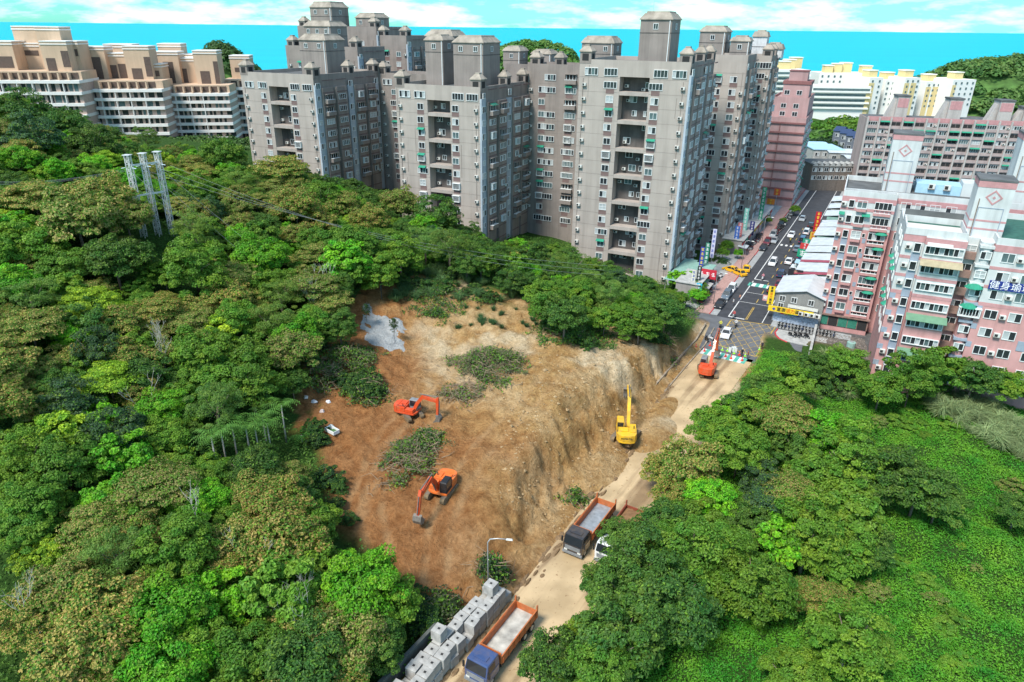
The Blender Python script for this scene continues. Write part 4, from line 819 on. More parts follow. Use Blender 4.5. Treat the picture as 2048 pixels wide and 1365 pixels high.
shoplow(71, 92, -12.5, -7.4, 4.0, 'row of arcade shops below the farthest grey tower', MT['warm_grey_render'], mat('grey_sheet_roof', (.36, .37, .37), .5, var=.2))
mb = MB(); mb.box(-1.6, 1.6, -9, 9, 3.4, 3.5); o = empty('canopy_roof', (*st(15.5, -15.2), 0), STREET_ANG, 'long green sheet canopy along the tall tower foot', 'canopy'); mb.build('sheet', MT['green_sheet_roof'], o)
for y in (-8, 0, 8):
    for x in (-1.4, 1.4): MB().tube([(x, y, 0), (x, y, 3.4)], .07, 6).build('post', alum, o)
# ---------------------------------------------------------------- pink apartment blocks right of the junction
pinkw = mat('pink_wall_tile', (0.56, 0.30, 0.285), .8, var=.12, scale=.35, streak=.28); whitew = mat('white_wall_tile', (0.58, 0.60, 0.59), .75, var=.10, scale=.35, streak=.28); pstripe = mat('rose_stripe_tile', (0.52, 0.27, 0.27), .8, var=.12, streak=.2)
bgrey = mat('blue_grey_panel', (0.30, 0.35, 0.42), .75, var=.12, streak=.2); brown_st = mat('brown_soffit', (0.28, 0.18, 0.15), .85, var=.2, streak=.3); beige = mat('beige_awning', (.40, .34, .22), .7, var=.2)
roofgreen = mat('green_roof_paint', (.04, .13, .10), .8, var=.3); roofpale = mat('pale_roof_screed', (.62, .58, .55), .85, var=.12, scale=.4); bluesheet = mat('pale_blue_sheet', (.38, .58, .70), .5, var=.1)
WX = win_mesh(5.2, 1.35, 8, glass, vary=[0, 2, 0, 1], dep=.3); BAYW = win_mesh(1.0, 1.5, 1, glass, dep=.25); GRIL = cage_mesh(2.2, 1.5, .7)
mb = MB(); mb.box(-1.0, 1.0, -.8, .02, -.55, .0, 0); mb.box(-1.05, 1.05, -.85, .02, 0, .08, 1); PLANT = mb.mesh('planter', [pinkw, whitew])
mb = MB()
for i in range(7):
    a0 = math.pi * i / 6 - math.pi / 2 - .0; a1 = math.pi * (i + 1) / 6 - math.pi / 2
    if i < 6: mb.hexa([(math.sin(a0) * 1.6, -math.cos(a0) * 1.3, 0), (math.sin(a1) * 1.6, -math.cos(a1) * 1.3, 0), (math.sin(a1) * .6, .02, .75), (math.sin(a0) * .6, .02, .75)], [(math.sin(a0) * 1.6, -math.cos(a0) * 1.3, .06), (math.sin(a1) * 1.6, -math.cos(a1) * 1.3, .06), (math.sin(a1) * .6, .02, .81), (math.sin(a0) * .6, .02, .81)])
DOMEAWN = mb.mesh('awning', awng); PLB = balc_mesh(2.9, 2.1, pinkw)
def diamond_mark(root, x, y, z, s, parent=None):
    mb = MB(); o_, i_ = s, s * .74
    pts = [(0, o_), (o_, 0), (0, -o_), (-o_, 0)]; pin = [(0, i_), (i_, 0), (0, -i_), (-i_, 0)]
    for k in range(4):
        a, b = pts[k], pts[(k + 1) % 4]; c, d = pin[(k + 1) % 4], pin[k]
        mb.hexa([(x + a[0], y - .05, z + a[1]), (x + b[0], y - .05, z + b[1]), (x + c[0], y - .05, z + c[1]), (x + d[0], y - .05, z + d[1])], [(x + q[0], y + .02, z + q[1]) for q in (a, b, c, d)])
    k = s * .2; mb.hexa([(x, y - .05, z + k), (x + k, y - .05, z), (x, y - .05, z - k), (x - k, y - .05, z)], [(x, y + .02, z + k), (x + k, y + .02, z), (x, y + .02, z - k), (x - k, y + .02, z)])
    return mb.build('diamond_emblem', pstripe, parent or root)
def stair_tower(root, x0, x1, y0, dep, z0, z1):
    mb = MB(); mb.box(x0, x1, y0, y0 + dep, z0, z1, 0); mb.box(x0 - .05, x1 + .05, y0 - .05, y0 + dep + .05, z1 - 1.0, z1 - .05, 1); mb.box(x0 - .12, x1 + .12, y0 - .12, y0 + dep + .12, z1, z1 + .25, 2)
    w = x1 - x0; h = z1 - z0
    for zz in (.18, .32): mb.box(x0 - .03, x1 + .03, y0 - .03, y0 + dep + .03, z0 + h * zz, z0 + h * zz + .28, 1)
    mb.box(x0 + w * .15, x0 + w * .17, y0 - .06, y0, z0, z0 + h * .56, 3); mb.box(x0 + w * .83, x0 + w * .85, y0 - .06, y0, z0, z0 + h * .56, 3); mb.box(x0 + w * .17, x0 + w * .83, y0 - .06, y0, z0 + h * .55, z0 + h * .56, 3)
    o = mb.build('stair_tower', [whitew, pstripe, rooff, bgrey], root); diamond_mark(root, (x0 + x1) / 2, y0, z0 + h * .73, w * .24, o); 
    MB().tube([(x0 + w * .12, y0 - .12, z0), (x0 + w * .12, y0 - .12, z0 + h * .7)], .07, 5).build('pipe', rust, o); return o
def striped_top(mb, x0, x1, y0, y1, zt, ms):
    mb.box(x0 - .04, x1 + .04, y0 - .04, y1, zt - 2.1, zt - .9, ms[1]); mb.box(x0 - .09, x1 + .09, y0 - .09, y1, zt - .45, zt, ms[0])
# --- block beside the pharmacy
PLF = at(1632, 655, 0); pl = empty('apartment_block', (PLF[0], PLF[1], 0), BANG, 'pink and white apartment block beside the yellow-signed pharmacy', 'apartment block'); WPL, DPL, HPL = 46.0, 17.0, 28.4
mb = MB(); mb.box(0, 9.2, 0, DPL, -1.5, HPL - 7.2, 0); mb.box(0, 9.2, 0, DPL, HPL - 7.2, HPL - 1, 1); mb.box(9.2, WPL, 2.2, DPL, -1.5, HPL - 7.2, 0); mb.box(9.2, WPL, 2.2, DPL, HPL - 7.2, HPL - 1, 1)
mb.box(.3, WPL - .3, 2.6, DPL - .3, HPL - 1, HPL - .94, 4); mb.box(.3, 8.9, .3, 2.6, HPL - 1, HPL - .94, 4); parapet(mb, 0, 9.2, 0, 2.2, HPL - 1, 1.0, .22, 1); parapet(mb, 0, WPL, 2.2, DPL, HPL - 1, 1.0, .22, 1)
mb.box(-.05, 9.25, -.05, DPL, HPL - 2.0, HPL - 1.05, 2); mb.box(9.2, WPL, 2.13, 2.3, HPL - 2.0, HPL - 1.05, 2)
for k in range(1, 9):
    z = 1.0 + 2.94 * k
    if z > HPL - 7.5: mb.box(-.04, 9.24, -.04, DPL, z + .2, z + .75, 2)
    else:
        mb.box(-.04, .7, -.04, .4, z, z + .9, 3); mb.box(4.9, 5.5, -.04, .4, z, z + .9, 3)
mb.box(-.1, 9.3, -.12, .3, 1.0, 3.2, 5); mb.box(-.3, 9.5, -.6, .3, 3.2, 3.45, 5)
mb.build('wall', [pinkw, whitew, pstripe, bgrey, rooff, brown_st], pl)
for i in range(5): MB().box(.2 + i * 1.8, 1.85 + i * 1.8, -.2, -.1, 1.1, 3.0).build('shutter', mat('green_shutter', (.04, .20, .14), .6, var=.2) if i % 3 != 1 else dark, pl)
for k in range(1, 9):
    z = 2.2 + 2.94 * k + .3; 
    if k < 7: put_w(pl, 'panel', DRY, 1.75, 0, z - 1.6, 0, (1.15, 1.6, 1.5))
    put_w(pl, 'window', BAYW, 1.75, -.06, z); put_w(pl, 'window', wpick('m'), 3.6, 0, z); put_w(pl, 'planter', PLANT, 3.6, 0, z - .75, 0, (.85, .8, 1))
    put_w(pl, 'air_conditioner', AC, .45, 0, z - .1)
    if brnd.random() < .5: put_w(pl, 'window', WIN['n'][0], 4.95, 0, z, 0, (.7, 1, .6))
    put_w(pl, 'window', wpick('w'), 7.2, 0, z, 0, (.95, 1.6, 1.0)); put_w(pl, 'balcony', PLB, 7.2, 0, z - 1.3, 0, (1, .55, .5))
    if k in (2, 3, 5, 6): put_w(pl, 'awning', DOMEAWN, 7.9, -.1, z + .55, 0, (.7, .7, .8))
    elif k == 7: put_w(pl, 'awning', AWN, 4.6, 0, z + .8, 0, (.7, 1, 1)); put_w(pl, 'awning', AWN, .4, 0, z + .8, 0, (.5, 1, 1))
    for x in (11, 13.4, 15.8, 18.4): put_w(pl, 'window', wpick('m'), x, 2.2, z)
stair_tower(pl, 6.6, 11.6, 8, 6, HPL - 1, 38.2); stair_tower(pl, 27.0, 32.2, 7, 6, HPL - 1, 39.6)
MB().box(12.4, 20, 9, 14, HPL - .9, HPL + .9).build('rooftop_shed', bluesheet, pl); MB().box(20.05, 25.5, 9, 14, HPL - .9, HPL + 1.6).build('rooftop_shed', whitew, pl)
for x in (15.0, 17.6): put_w(pl, 'air_conditioner', AC, x, 9, HPL + .55, 0, (1.3, 1, 1.5))
# --- nearer block
PRF = (61.7, 107.3); pr = empty('apartment_block', (PRF[0], PRF[1], 0), BANG, 'nearer pink and white apartment block with diamond emblem tower and enclosed balconies', 'apartment block'); WPR, DPR, HPR = 34.0, 19.0, 28.0; LV = [3.9, 6.9, 9.9, 13.0, 16.0, 19.2, 22.1, 25.1]
WT = HPR - 10.2
mb = MB()
def two(x0, x1, y0, y1, z1=HPR - 1): mb.box(x0, x1, y0, y1, -2, WT, 0); mb.box(x0, x1, y0, y1, WT, z1, 1)
two(0, 3.0, 0, DPR); two(3.0, 8.5, -.9, DPR); two(8.5, 10.4, 2.4, DPR); two(12.2, WPR, -.3, DPR); two(10.4, 12.2, .9, DPR)
rb = [(10.4 + .9 + .95 * math.cos(a), .9 - 1.25 * math.sin(a)) for a in np.linspace(0, math.pi, 9)][::-1]
mb.prism(rb, -2, WT, 0); mb.prism(rb, WT, HPR - 1, 1)
for z in LV:
    if z > WT - 1: mb.box(-.04, 3.0, -.04, .5, z - 2.0, z - 1.5, 2); mb.box(2.96, 8.54, -.94, 0, z - 1.9, z - 1.4, 2); mb.box(12.16, WPR, -.34, 0, z - 2.0, z - 1.5, 2)
    else: mb.box(-.05, .8, -.05, .5, z + .3, z + 1.2, 3); mb.box(12.15, 12.9, -.35, .2, z + .3, z + 1.2, 3)
    mb.box(8.52, 10.4, 1.6, 2.5, z - 1.4, z - .3, 4); mb.box(10.3, 12.2, -.5, .9, z + 1.1, z + 1.5, 3 if z < WT else 1)
mb.box(-.05, 3.0, -.05, .3, HPR - 2.1, HPR - 1.05, 2); mb.box(2.95, 8.55, -.95, 0, HPR - 2.1, HPR - 1.05, 2); mb.box(12.15, WPR, -.35, .3, HPR - 2.1, HPR - 1.05, 2)
mb.box(.3, 8.2, .3, 9, HPR - 1, HPR - .93, 5); mb.box(.3, 8.2, 1.6, 7.6, HPR - .93, HPR - .88, 6); mb.box(12.5, WPR - .3, .3, DPR - .3, HPR - 1, HPR - .93, 5)
parapet(mb, 0, 8.5, -.1, 9.3, HPR - 1, 1.05, .25, 1); parapet(mb, 12.2, WPR, -.28, DPR, HPR - 1, 1.0, .25, 1); mb.box(0, 8.5, 9.35, 9.9, HPR - 1, HPR + .9, 7)
mb.build('wall', [pinkw, whitew, pstripe, bgrey, brown_st, roofgreen, roofpale, rooff], pr)
stair_tower(pr, 8.4, 13.2, 3.2, 5.2, HPR - 1.5, 35.6)
AW6 = MB(); AW6.hexa([(-2.9, -1.5, 0), (2.9, -1.5, 0), (2.9, .02, .7), (-2.9, .02, .7)], [(-2.9, -1.5, .06), (2.9, -1.5, .06), (2.9, .02, .76), (-2.9, .02, .76)]); AW6G = AW6.mesh('awning', mat('faded_green_awning', (.14, .27, .17), .7, var=.15)); AW6B = AW6.mesh('awning', beige); AW6W = AW6.mesh('awning', whitew)
for i, z in enumerate(LV):
    put_w(pr, 'air_conditioner', AC, .9, 0, z); put_w(pr, 'window', BAYW, 2.1, -.25, z, 0, (1.0, 1, 1)); put_w(pr, 'panel', DRY, 2.1, 0, z - 1.6, 0, (1.2, 6.0, 1.5))
    put_w(pr, 'window', WX, 5.75, -.9, z); 
    if i in (1, 3): put_w(pr, 'awning', AW6G if i == 1 else AW6G, 5.75, -.9, z + .75)
    if i == 6: put_w(pr, 'awning', AW6B, 5.75, -.9, z + .75)
    if i == 7: put_w(pr, 'awning', AW6W, 5.0, -.9, z + .75, 0, (.6, .6, .6))
    put_w(pr, 'window', wpick('m'), 9.5, 2.4, z); put_w(pr, 'window', wpick('s') if i != 4 else GRIL, 11.3, -.36, z, 0, (1.3, 1, 1))
    if i in (4, 5): put_w(pr, 'awning', DOMEAWN, 11.0, -.3, z + .7, 0, (.8, 1, 1))
    for x, kd in ((14.2, 'm'), (17.4, 'm'), (20.6, 'm'), (24, 'w'), (28, 'm')): put_w(pr, 'window', wpick(kd), x, -.3, z)
    put_w(pr, 'air_conditioner', AC, 15.8, -.3, z - .1)
    if i % 2: put_w(pr, 'panel', DRY, 19.4, -.3, z - 1.4, 0, (1.2, 3, 1.6))
DRY.materials.clear(); DRY.materials.append(bgrey)
for y in (3, 7, 11):
    for z in LV[2:]: put_w(pr, 'window', wpick('m'), 0, y, z, R(-90)); 
    for z in LV[3:7:2]: put_w(pr, 'awning', DOMEAWN, 0, y + 1.5, z + .6, R(-90), (.7, .6, .8))
# writing on the nearer block
TXTC = {}
def text_obj(name, body, size, m, parent, loc, rot, ext=.02, align='CENTER'):
    k = (body, round(size, 3))
    if k not in TXTC:
        cu = bpy.data.curves.new(name, 'FONT'); cu.body = body; cu.size = size; cu.extrude = ext; cu.align_x = align; cu.align_y = 'CENTER'; cu.resolution_u = 2
        tmp = bpy.data.objects.new('tmp', cu); COL.objects.link(tmp); dg = bpy.context.evaluated_depsgraph_get(); TXTC[k] = bpy.data.meshes.new_from_object(tmp.evaluated_get(dg)); bpy.data.objects.remove(tmp)
    mh = TXTC[k].copy(); mh.materials.clear(); mh.materials.append(m)
    o = link(name, mh, parent); o.location = loc; o.rotation_euler = rot; return o
txt_w = mat('white_lettering', (.8, .8, .8), .6, var=.02); txt_k = mat('dark_lettering', (.02, .02, .03), .6, var=.02); txt_r = mat('red_lettering', (.6, .03, .02), .6, var=.02); txt_b = mat('blue_lettering', (.02, .05, .35), .6, var=.02); txt_y = mat('yellow_lettering', (.8, .6, .05), .6, var=.02)
def vsign(loc, rz, w, h, board, text, tm, label, vertical=True, pole=None, size=None, z=0, frame=None, name='shop_sign', tcols=None, dz=0):
    r_ = empty(name, loc, rz, label, 'sign'); MB().box(-w / 2, w / 2, -.12, .12, z, z + h).build('board', board, r_)
    n = len(text)
    if n:
        sz = size or (min(w * .85, h / n * .92) if vertical else min(h * .8, w / n * .95))
        for i, ch in enumerate(text):
            tmx = (tcols[i] if tcols else tm)
            p = (0, -.14, z + h - (i + .5) * h / n) if vertical else ((i + .5) * w / n - w / 2, -.14, z + h / 2)
            text_obj('lettering', ch, sz, tmx, r_, p, (R(90), 0, 0))
    if pole: MB().bar((w / 2, 0, z + h * .8), (w / 2 + pole, 0, z + h * .8), .08).build('bracket', alum, r_)
    return r_
q = (PRF[0] + VB[0] * 15.6 - UB[0] * .5, PRF[1] + VB[1] * 15.6 - UB[1] * .5)
vsign((q[0], q[1], 0), BANG, 5.6, 1.35, mat('deep_blue_board', (.02, .04, .22), .5), '健身瑜珈', txt_w, 'dark blue wall sign with four white characters on pink block', vertical=False, z=22.1 - 2.0, size=1.35)
# ---------------------------------------------------------------- pharmacy and sheet-roofed sheds
sheetg = mat('grey_corrugated_sheet', (.27, .27, .255), .6, var=.12, scale=.5, streak=.25); roofw = mat('pale_sheet_roof', (.56, .60, .62), .45, var=.12, scale=.5, streak=.2); roofr = mat('dark_red_sheet_roof', (.33, .06, .09), .5, var=.15); mint = mat('mint_sheet', (.26, .42, .37), .6, var=.15)
yel = mat('yellow_sign_board', (.78, .55, .03), .5, var=.05)
q = st(2.0, 8.4); ph = empty('pharmacy', (q[0], q[1], 0), STREET_ANG, 'two-storey corrugated pharmacy at the junction corner', 'shop')
mb = MB(); W_, D_ = 9.4, 11.5; mb.box(0, W_, 0, D_, -.3, 6.4, 0); mb.add([(0, 0, 6.4), (W_, 0, 6.4), (W_ * .62, 0, 7.6), (0, D_, 6.4), (W_, D_, 6.4), (W_ * .62, D_, 7.6)], [(0, 1, 2), (5, 4, 3)], 0)
for i in range(26): x = .15 + i * W_ / 26; mb.box(x, x + .06, -.05, 0.01, 3.3, 6.35, 0)
mb.build('wall', sheetg, ph)
mb = MB(); mb.hexa([(-.4, -.5, 6.32), (W_ * .62, -.5, 7.65), (W_ * .62, D_ + .2, 7.65), (-.4, D_ + .2, 6.32)], [(-.4, -.5, 6.42), (W_ * .62, -.5, 7.75), (W_ * .62, D_ + .2, 7.75), (-.4, D_ + .2, 6.42)]); mb.hexa([(W_ * .62, -.5, 7.65), (W_ + .3, -.5, 6.3), (W_ + .3, D_ + .2, 6.3), (W_ * .62, D_ + .2, 7.65)], [(W_ * .62, -.5, 7.75), (W_ + .3, -.5, 6.4), (W_ + .3, D_ + .2, 6.4), (W_ * .62, D_ + .2, 7.75)]); mb.build('roof', roofw, ph)
for x in (1.4, 3.7, 7.0): put_w(ph, 'window', WIN['s'][0], x, 0, 5.2)
put_w(ph, 'window', WIN['s'][0], 1.3, 0, 3.6)
mb = MB()
for i in range(6): mb.box(2.8, 8.6, -1.2 + i * .18, -1.14 + i * .18, 3.9 - i * .0, 4.6 - i * .08)
mb.box(2.8, 8.6, -1.2, -.02, 3.4, 3.5); mb.build('roof_rack', acm, ph)
for x in (5.6, 6.7, 7.8, 8.8): put_w(ph, 'air_conditioner', AC, x, -1.2, 3.15, 0, (1.1, 1, 1.2))
MB().box(.2, W_ - .4, -.06, .01, .05, 2.5).build('shop_front', mat('shop_posters', (.36, .44, .55), .4, var=.5, scale=2.5), ph)
for i, c in enumerate([(.6, .02, .03), (.65, .35, .02), (.05, .45, .08), (.02, .35, .5), (.03, .07, .4)]): MB().box(1.6 + i * .75, 2.3 + i * .75, -.75, -.6, 2.05, 2.5).build('banner', mat('banner_%s' % 'abcde'[i], c, .6), ph)
tc6 = [txt_k, txt_k, txt_r, txt_r, txt_k, txt_k]
q2 = st(.7, 8.4 + 3.5); hs_ = vsign((q2[0], q2[1], 0), STREET_ANG, 8.8, 1.15, yel, '富康活力藥局', txt_k, 'long horizontal yellow pharmacy sign with black and red characters', vertical=False, z=2.55, size=.95, tcols=tc6, name='shop_sign')
for o in list(hs_.children):
    if o.name.startswith('lettering'): o.location.x = o.location.x * .62
mb = MB(); mb.box(-3.55, -2.95, -.16, -.1, 3.02, 3.24); mb.box(-3.36, -3.14, -.165, -.1, 2.83, 3.43); mb.build('cross_emblem', txt_b, hs_); mb = MB(); mb.prism([(3.6 + .33 * math.cos(a), .33 * math.sin(a)) for a in np.linspace(0, 2 * math.pi, 13)[:-1]], .1, .17); e_ = mb.build('round_emblem', bluesheet, hs_); e_.rotation_euler = (R(90), 0, 0); e_.location = (0, 0, 3.12)
q3 = st(1.4, 7.6); vsign((q3[0], q3[1], 0), STREET_ANG, 1.25, 3.9, yel, '富康活力藥局', txt_k, 'tall vertical yellow pharmacy sign on the building corner', z=3.7, tcols=tc6, pole=.5)
q3 = st(1.6, 6.5); vsign((q3[0], q3[1], 0), STREET_ANG, 1.0, 1.2, mat('pale_red_board', (.62, .30, .28), .6), '藥', txt_w, 'small square red and white sign beside the vertical yellow sign', z=4.2)
shed_specs = [(14.2, 6.4, 5.6, roofw, sheetg, 'pale roof'), (20.8, 1.7, 6.0, roofr, sheetg, 'short wine-red roof'), (22.6, 7.6, 6.1, roofw, mint, 'wide pale roof between two red strips'), (30.4, 1.8, 6.2, roofr, sheetg, 'narrow dark red roof'), (32.4, 6.2, 6.2, roofw, mint, 'pale roof with blue awning'), (38.8, 6.0, 6.5, roofw, sheetg, 'pale roof behind a dark red strip'), (45.0, 8.2, 6.6, roofw, mint, 'broad pale roof above mint wall'), (54.6, 9.5, 6.9, roofw, mint, 'largest pale roof above mint wall'), (66, 8.5, 6.6, roofw, sheetg, 'pale roof next to the tall red banner sign'), (77, 7.5, 7.4, roofw, mint, 'pale roof with tall mint gable'), (87, 7, 7.6, roofw, sheetg, 'small pale roof far along the street'), (96, 8, 8, roofw, sheetg, 'pale roof near the far junction')]
for s0, d, h, rm, wm, nm in shed_specs:
    q = st(s0, 10.2); wd = 8.6 if s0 < 60 else 7.6; o = empty('market_shed', (q[0], q[1], 0), STREET_ANG, 'street-side sheet metal shed with ' + nm, 'shed')
    MB().box(0, wd, 0, d - .1, -.2, h - 1.15).build('wall', wm, o); mb = MB(); mb.hexa([(-.9, -.05, h - 1.0), (wd + .1, -.05, h + .2), (wd + .1, d - .12, h + .2), (-.9, d - .12, h - 1.0)], [(-.9, -.05, h - .9), (wd + .1, -.05, h + .3), (wd + .1, d - .12, h + .3), (-.9, d - .12, h - .9)]); mb.build('roof', rm, o)
    MB().box(-.06, .01, .3, d - .5, .1, 2.6).build('shop_front', brnd.choice([dark, glass3, alum]), o)
# ---------------------------------------------------------------- pink tower at the far left of the street
pink2 = mat('dusty_pink_wall', (0.44, 0.28, 0.27), .85, var=.12, scale=.3, streak=.25); pink2d = mat('dark_rose_ledge', (0.25, 0.11, 0.105), .85, var=.15)
PT = at(1582, 415, 0); PTl = np.array(PT) - 14 * VB; pt = empty('apartment_block', (PTl[0], PTl[1], 0), BANG, 'dusty pink stepped tower beyond the grey towers on the street', 'apartment block')
mb = MB(); mb.box(0, 14, 0, 30, -1, 28.5, 0); mb.box(1.5, 13.4, 7, 29.6, 28.5, 34.5, 0); mb.box(4, 12.6, 12, 24, 34.5, 40, 0); parapet(mb, 0, 14, 0, 30, 28.5, 1); parapet(mb, 1.5, 13.4, 7, 29.6, 34.5, .8); mb.box(3.7, 12.9, 11.7, 24.3, 39.2, 40.2, 1); mb.box(5.2, 11.2, 14, 20, 40.2, 43.2, 0); mb.box(5, 11.4, 13.8, 20.2, 43.2, 43.5, 1)
for k in range(9): mb.box(-.15, 14.1, -.5, .01, k * 3.1 + 2.7, k * 3.1 + 3.2, 1); mb.box(6.0, 6.2, -.25, .01, k * 3.1, k * 3.1 + 2.7, 1)
mb.build('wall', [pink2, pink2d], pt)
for k in range(9):
    for j in range(6):
        y = 2.5 + j * 4.6; put_w(pt, 'window', wpick('w' if brnd.random() < .5 else 'm'), 14, y, k * 3.1 + 1.5, R(90)); 
        if brnd.random() < .35: put_w(pt, 'awning', AWN, 14, y, k * 3.1 + 2.3, R(90))
        if brnd.random() < .5: put_w(pt, 'air_conditioner', AC, 14, y + 2, k * 3.1 + 1, R(90))
for k, z in enumerate((30, 32.6, 36.5)): put_w(pt, 'window', WIN['m'][0], 5.5, 7 if k < 2 else 12, z); put_w(pt, 'window', WIN['m'][0], 9.5, 7 if k < 2 else 12, z)
# ---------------------------------------------------------------- long slab block on the right
slabw = mat('greyish_pink_wall', (0.44, 0.35, 0.33), .85, var=.12, scale=.3, streak=.3); slabp = mat('pale_pillar', (0.47, 0.43, 0.40), .85, var=.1, streak=.3)
F0 = atY(1737, 232, 262); sb = empty('apartment_block', (F0[0], F0[1], 0), R(-13), 'long ten-storey slab block with pillar grid and diamond-free stair towers', 'apartment block'); Hs = F0[2]; WS = 86
sb['label'] = 'long ten-storey grey pink slab block with grid of pale pillars'
mb = MB(); mb.box(0, WS, 0, 14, -2, Hs - .8, 0); mb.box(-.1, WS, -.12, .2, Hs - 1.6, Hs - .1, 2); mb.box(.3, WS, .3, 13.7, Hs - .8, Hs - .7, 3)
for i in range(23): x = i * 3.85; mb.box(x - .28, x + .28, -.7, .05, -2, Hs - .3, 1)
fh = (Hs - 1.5) / 10
for k in range(10): mb.box(.3, WS, -.45, .03, k * fh + .05, k * fh + .95, 0)
mb.build('wall', [slabw, slabp, pstripe, rooff], sb)
for k in range(1, 10):
    for i in range(20):
        x = i * 3.85 + 1.92; u = brnd.random(); z = k * fh + 1.72
        if u < .45: put_w(sb, 'window', wpick('w'), x, 0, z, 0, (.98, 1, .9))
        elif u < .85: put_w(sb, 'window', win_dark if 'win_dark' in globals() else globals().setdefault('win_dark', win_mesh(3.1, 1.45, 2, dark, slabw, .05)), x, -.02, z)
        else: put_w(sb, 'window', wpick('m'), x - .5, 0, z, 0, (1, 1, .9)); put_w(sb, 'air_conditioner', AC, x + 1.1, 0, z - .2)
        if brnd.random() < .14: put_w(sb, 'awning', AWN, x, -.4, z + .6, 0, (1.6, 1, 1))
for px0, px1, pt_, pb in ((1795, 1826, 196, 232), (1893, 1927, 200, 236), (1984, 2020, 202, 240), (2030, 2075, 215, 242)):
    a = atY(px0, pb, 258); lx0, ly = to_local(sb, a[0], a[1]); b = atY(px1, pt_, 258); w = (b[0] - a[0]); zt = b[2]
    mb = MB(); mb.box(lx0, lx0 + w, 2, 8, Hs - .8, zt, 0); mb.box(lx0 - .2, lx0 + w + .2, 1.8, 8.2, zt, zt + .5, 2); mb.box(lx0 + .3, lx0 + w - .3, 1.94, 2.0, Hs + (zt - Hs) * .45, zt - .5, 1)
    mb.hexa([(lx0 - 2.6, 3, Hs - .8), (lx0 - .01, 3, Hs - .8), (lx0 - .01, 7, Hs - .8), (lx0 - 2.6, 7, Hs - .8)], [(lx0 - .4, 3, zt - 1), (lx0 - .01, 3, zt - 1), (lx0 - .01, 7, zt - 1), (lx0 - .4, 7, zt - 1)], 0); mb.build('stair_tower', [slabp, pstripe, rooff], sb)
# ---------------------------------------------------------------- tan terraced blocks on the left
tan = mat('tan_render', (0.60, 0.43, 0.30), .85, var=.08, scale=.2, streak=.15); tanb = mat('rose_brown_tile', (0.34, 0.20, 0.17), .85, var=.15, scale=.4); bandw = mat('white_balcony_band', (0.80, 0.77, 0.73), .75, var=.06); brownp = mat('brown_window_panel', (0.12, 0.085, 0.07), .6, var=.15)
def tan_block(pxl, pxc, pxr, pytop, Yc, ang, label, uppers, zb=12, nfl=7):
    c = atY(pxc, pytop, Yc); zt = c[2]; root = empty('terraced_block', (c[0], c[1], 0), ang, label, 'apartment block'); rr = atY(pxr, pytop, Yc + 6); w = math.hypot(rr[0] - c[0], rr[1] - c[1]) * .98; ll = atY(pxl, pytop, Yc + 12); lx, ly = to_local(root, ll[0], ll[1])
    poly = [(lx, ly), (-1.6, .5), (0, 0), (w, 0), (w, 16), (lx, 22)]; fh = (zt - zb) / nfl
    def grow(p, g):  # push the front edges out
        return [(p[0][0] - g * .6, p[0][1] - g), (p[1][0] - g * .7, p[1][1] - g), (p[2][0], p[2][1] - g), (p[3][0] + g * .2, p[3][1] - g), p[4], p[5]]
    mb = MB(); mb.prism(poly, zb - 8, zb + fh * 1.0, 1); mb.prism(poly, zb + fh * 1.0, zt, 0); mb.build('wall', [mat('pinkish_shade_tile', (.50, .37, .31), .85, var=.12), tanb], root)
    for k in range(1, nfl + 1): mbb = MB(); mbb.prism(grow(poly, 1.1), zb + k * fh - .45, zb + k * fh + .55); mbb.build('balcony_band', bandw, root)
    mw = MB()
    for k in range(nfl):
        x = .5
        while x < w - 1.2:
            ww = brnd.choice([.9, 1.3, 2.0]); mw.box(x, x + ww, -.06, .02, zb + k * fh + .62, zb + k * fh + fh - .5, brnd.choice([0, 0, 1])); x += ww + brnd.choice([.5, .9, 1.6])
        for i in range(4):
            t0 = i / 4 + .06; a = Vector((lx * t0 - 1.6 * (1 - t0), ly * t0 + .5 * (1 - t0), 0)); mw.box(a.x - .6, a.x + .3, a.y - .25, a.y + .3, zb + k * fh + .62, zb + k * fh + fh - .5, 0)
        for i in range(int(w / 5)): mw.box(i * 5 + .1, i * 5 + .35, -1.0, .02, zb + k * fh, zb + k * fh + fh, 2)
    tag(mw.build('window_row', [glass, glass3, bandw], root), kind='stuff')
    mp_ = MB()
    for i in range(int(w / 3.2)): mp_.box(i * 3.2 + .3, i * 3.2 + 2.6, 2.3, 2.5, zt + .9, zt + 2.9, 1); mp_.box(i * 3.2 - .2, i * 3.2 + .3, .2, 2.6, zt + .5, zt + 3.2, 0); mp_.box(i * 3.2 - .2, i * 3.2 + 3.0, .2, .5, zt + 3.0, zt + 3.4, 0)
    mp_.box(lx * .8, w, 2.5, 15, zt, zt + 3.3, 0); mp_.build('terrace_pergola', [tan, brownp], root)
    for (p0, p1, py, yo, wins) in uppers:
        a = atY(p0, py, Yc + yo); b = atY(p1, py, Yc + yo); x0, y0 = to_local(root, a[0], a[1]); x1, _y = to_local(root, b[0], b[1]); z1 = a[2]; mbu = MB(); y0 = max(y0, 3.0); mbu.box(x0, x1, y0, y0 + 9, zt + 3, z1, 0); mbu.box(x0 - .2, x1 + .2, y0 - .2, y0 + 9.2, z1 - .9, z1 - .55, 2); mbu.box(x0 - .15, x1 + .15, y0 - .15, y0 + 9.15, z1, z1 + .35, 2)
        o = mbu.build('upper_storeys', [tan, brownp, bandw], root); wd = x1 - x0; 
        for (f0, f1, g0, g1) in wins: MB().box(x0 + wd * f0, x0 + wd * f1, y0 - .08, y0 + .02, zt + 3.2 + (z1 - zt - 3.2) * g0, zt + 3.2 + (z1 - zt - 3.2) * g1).build('window_panel', brownp, o)
    return root
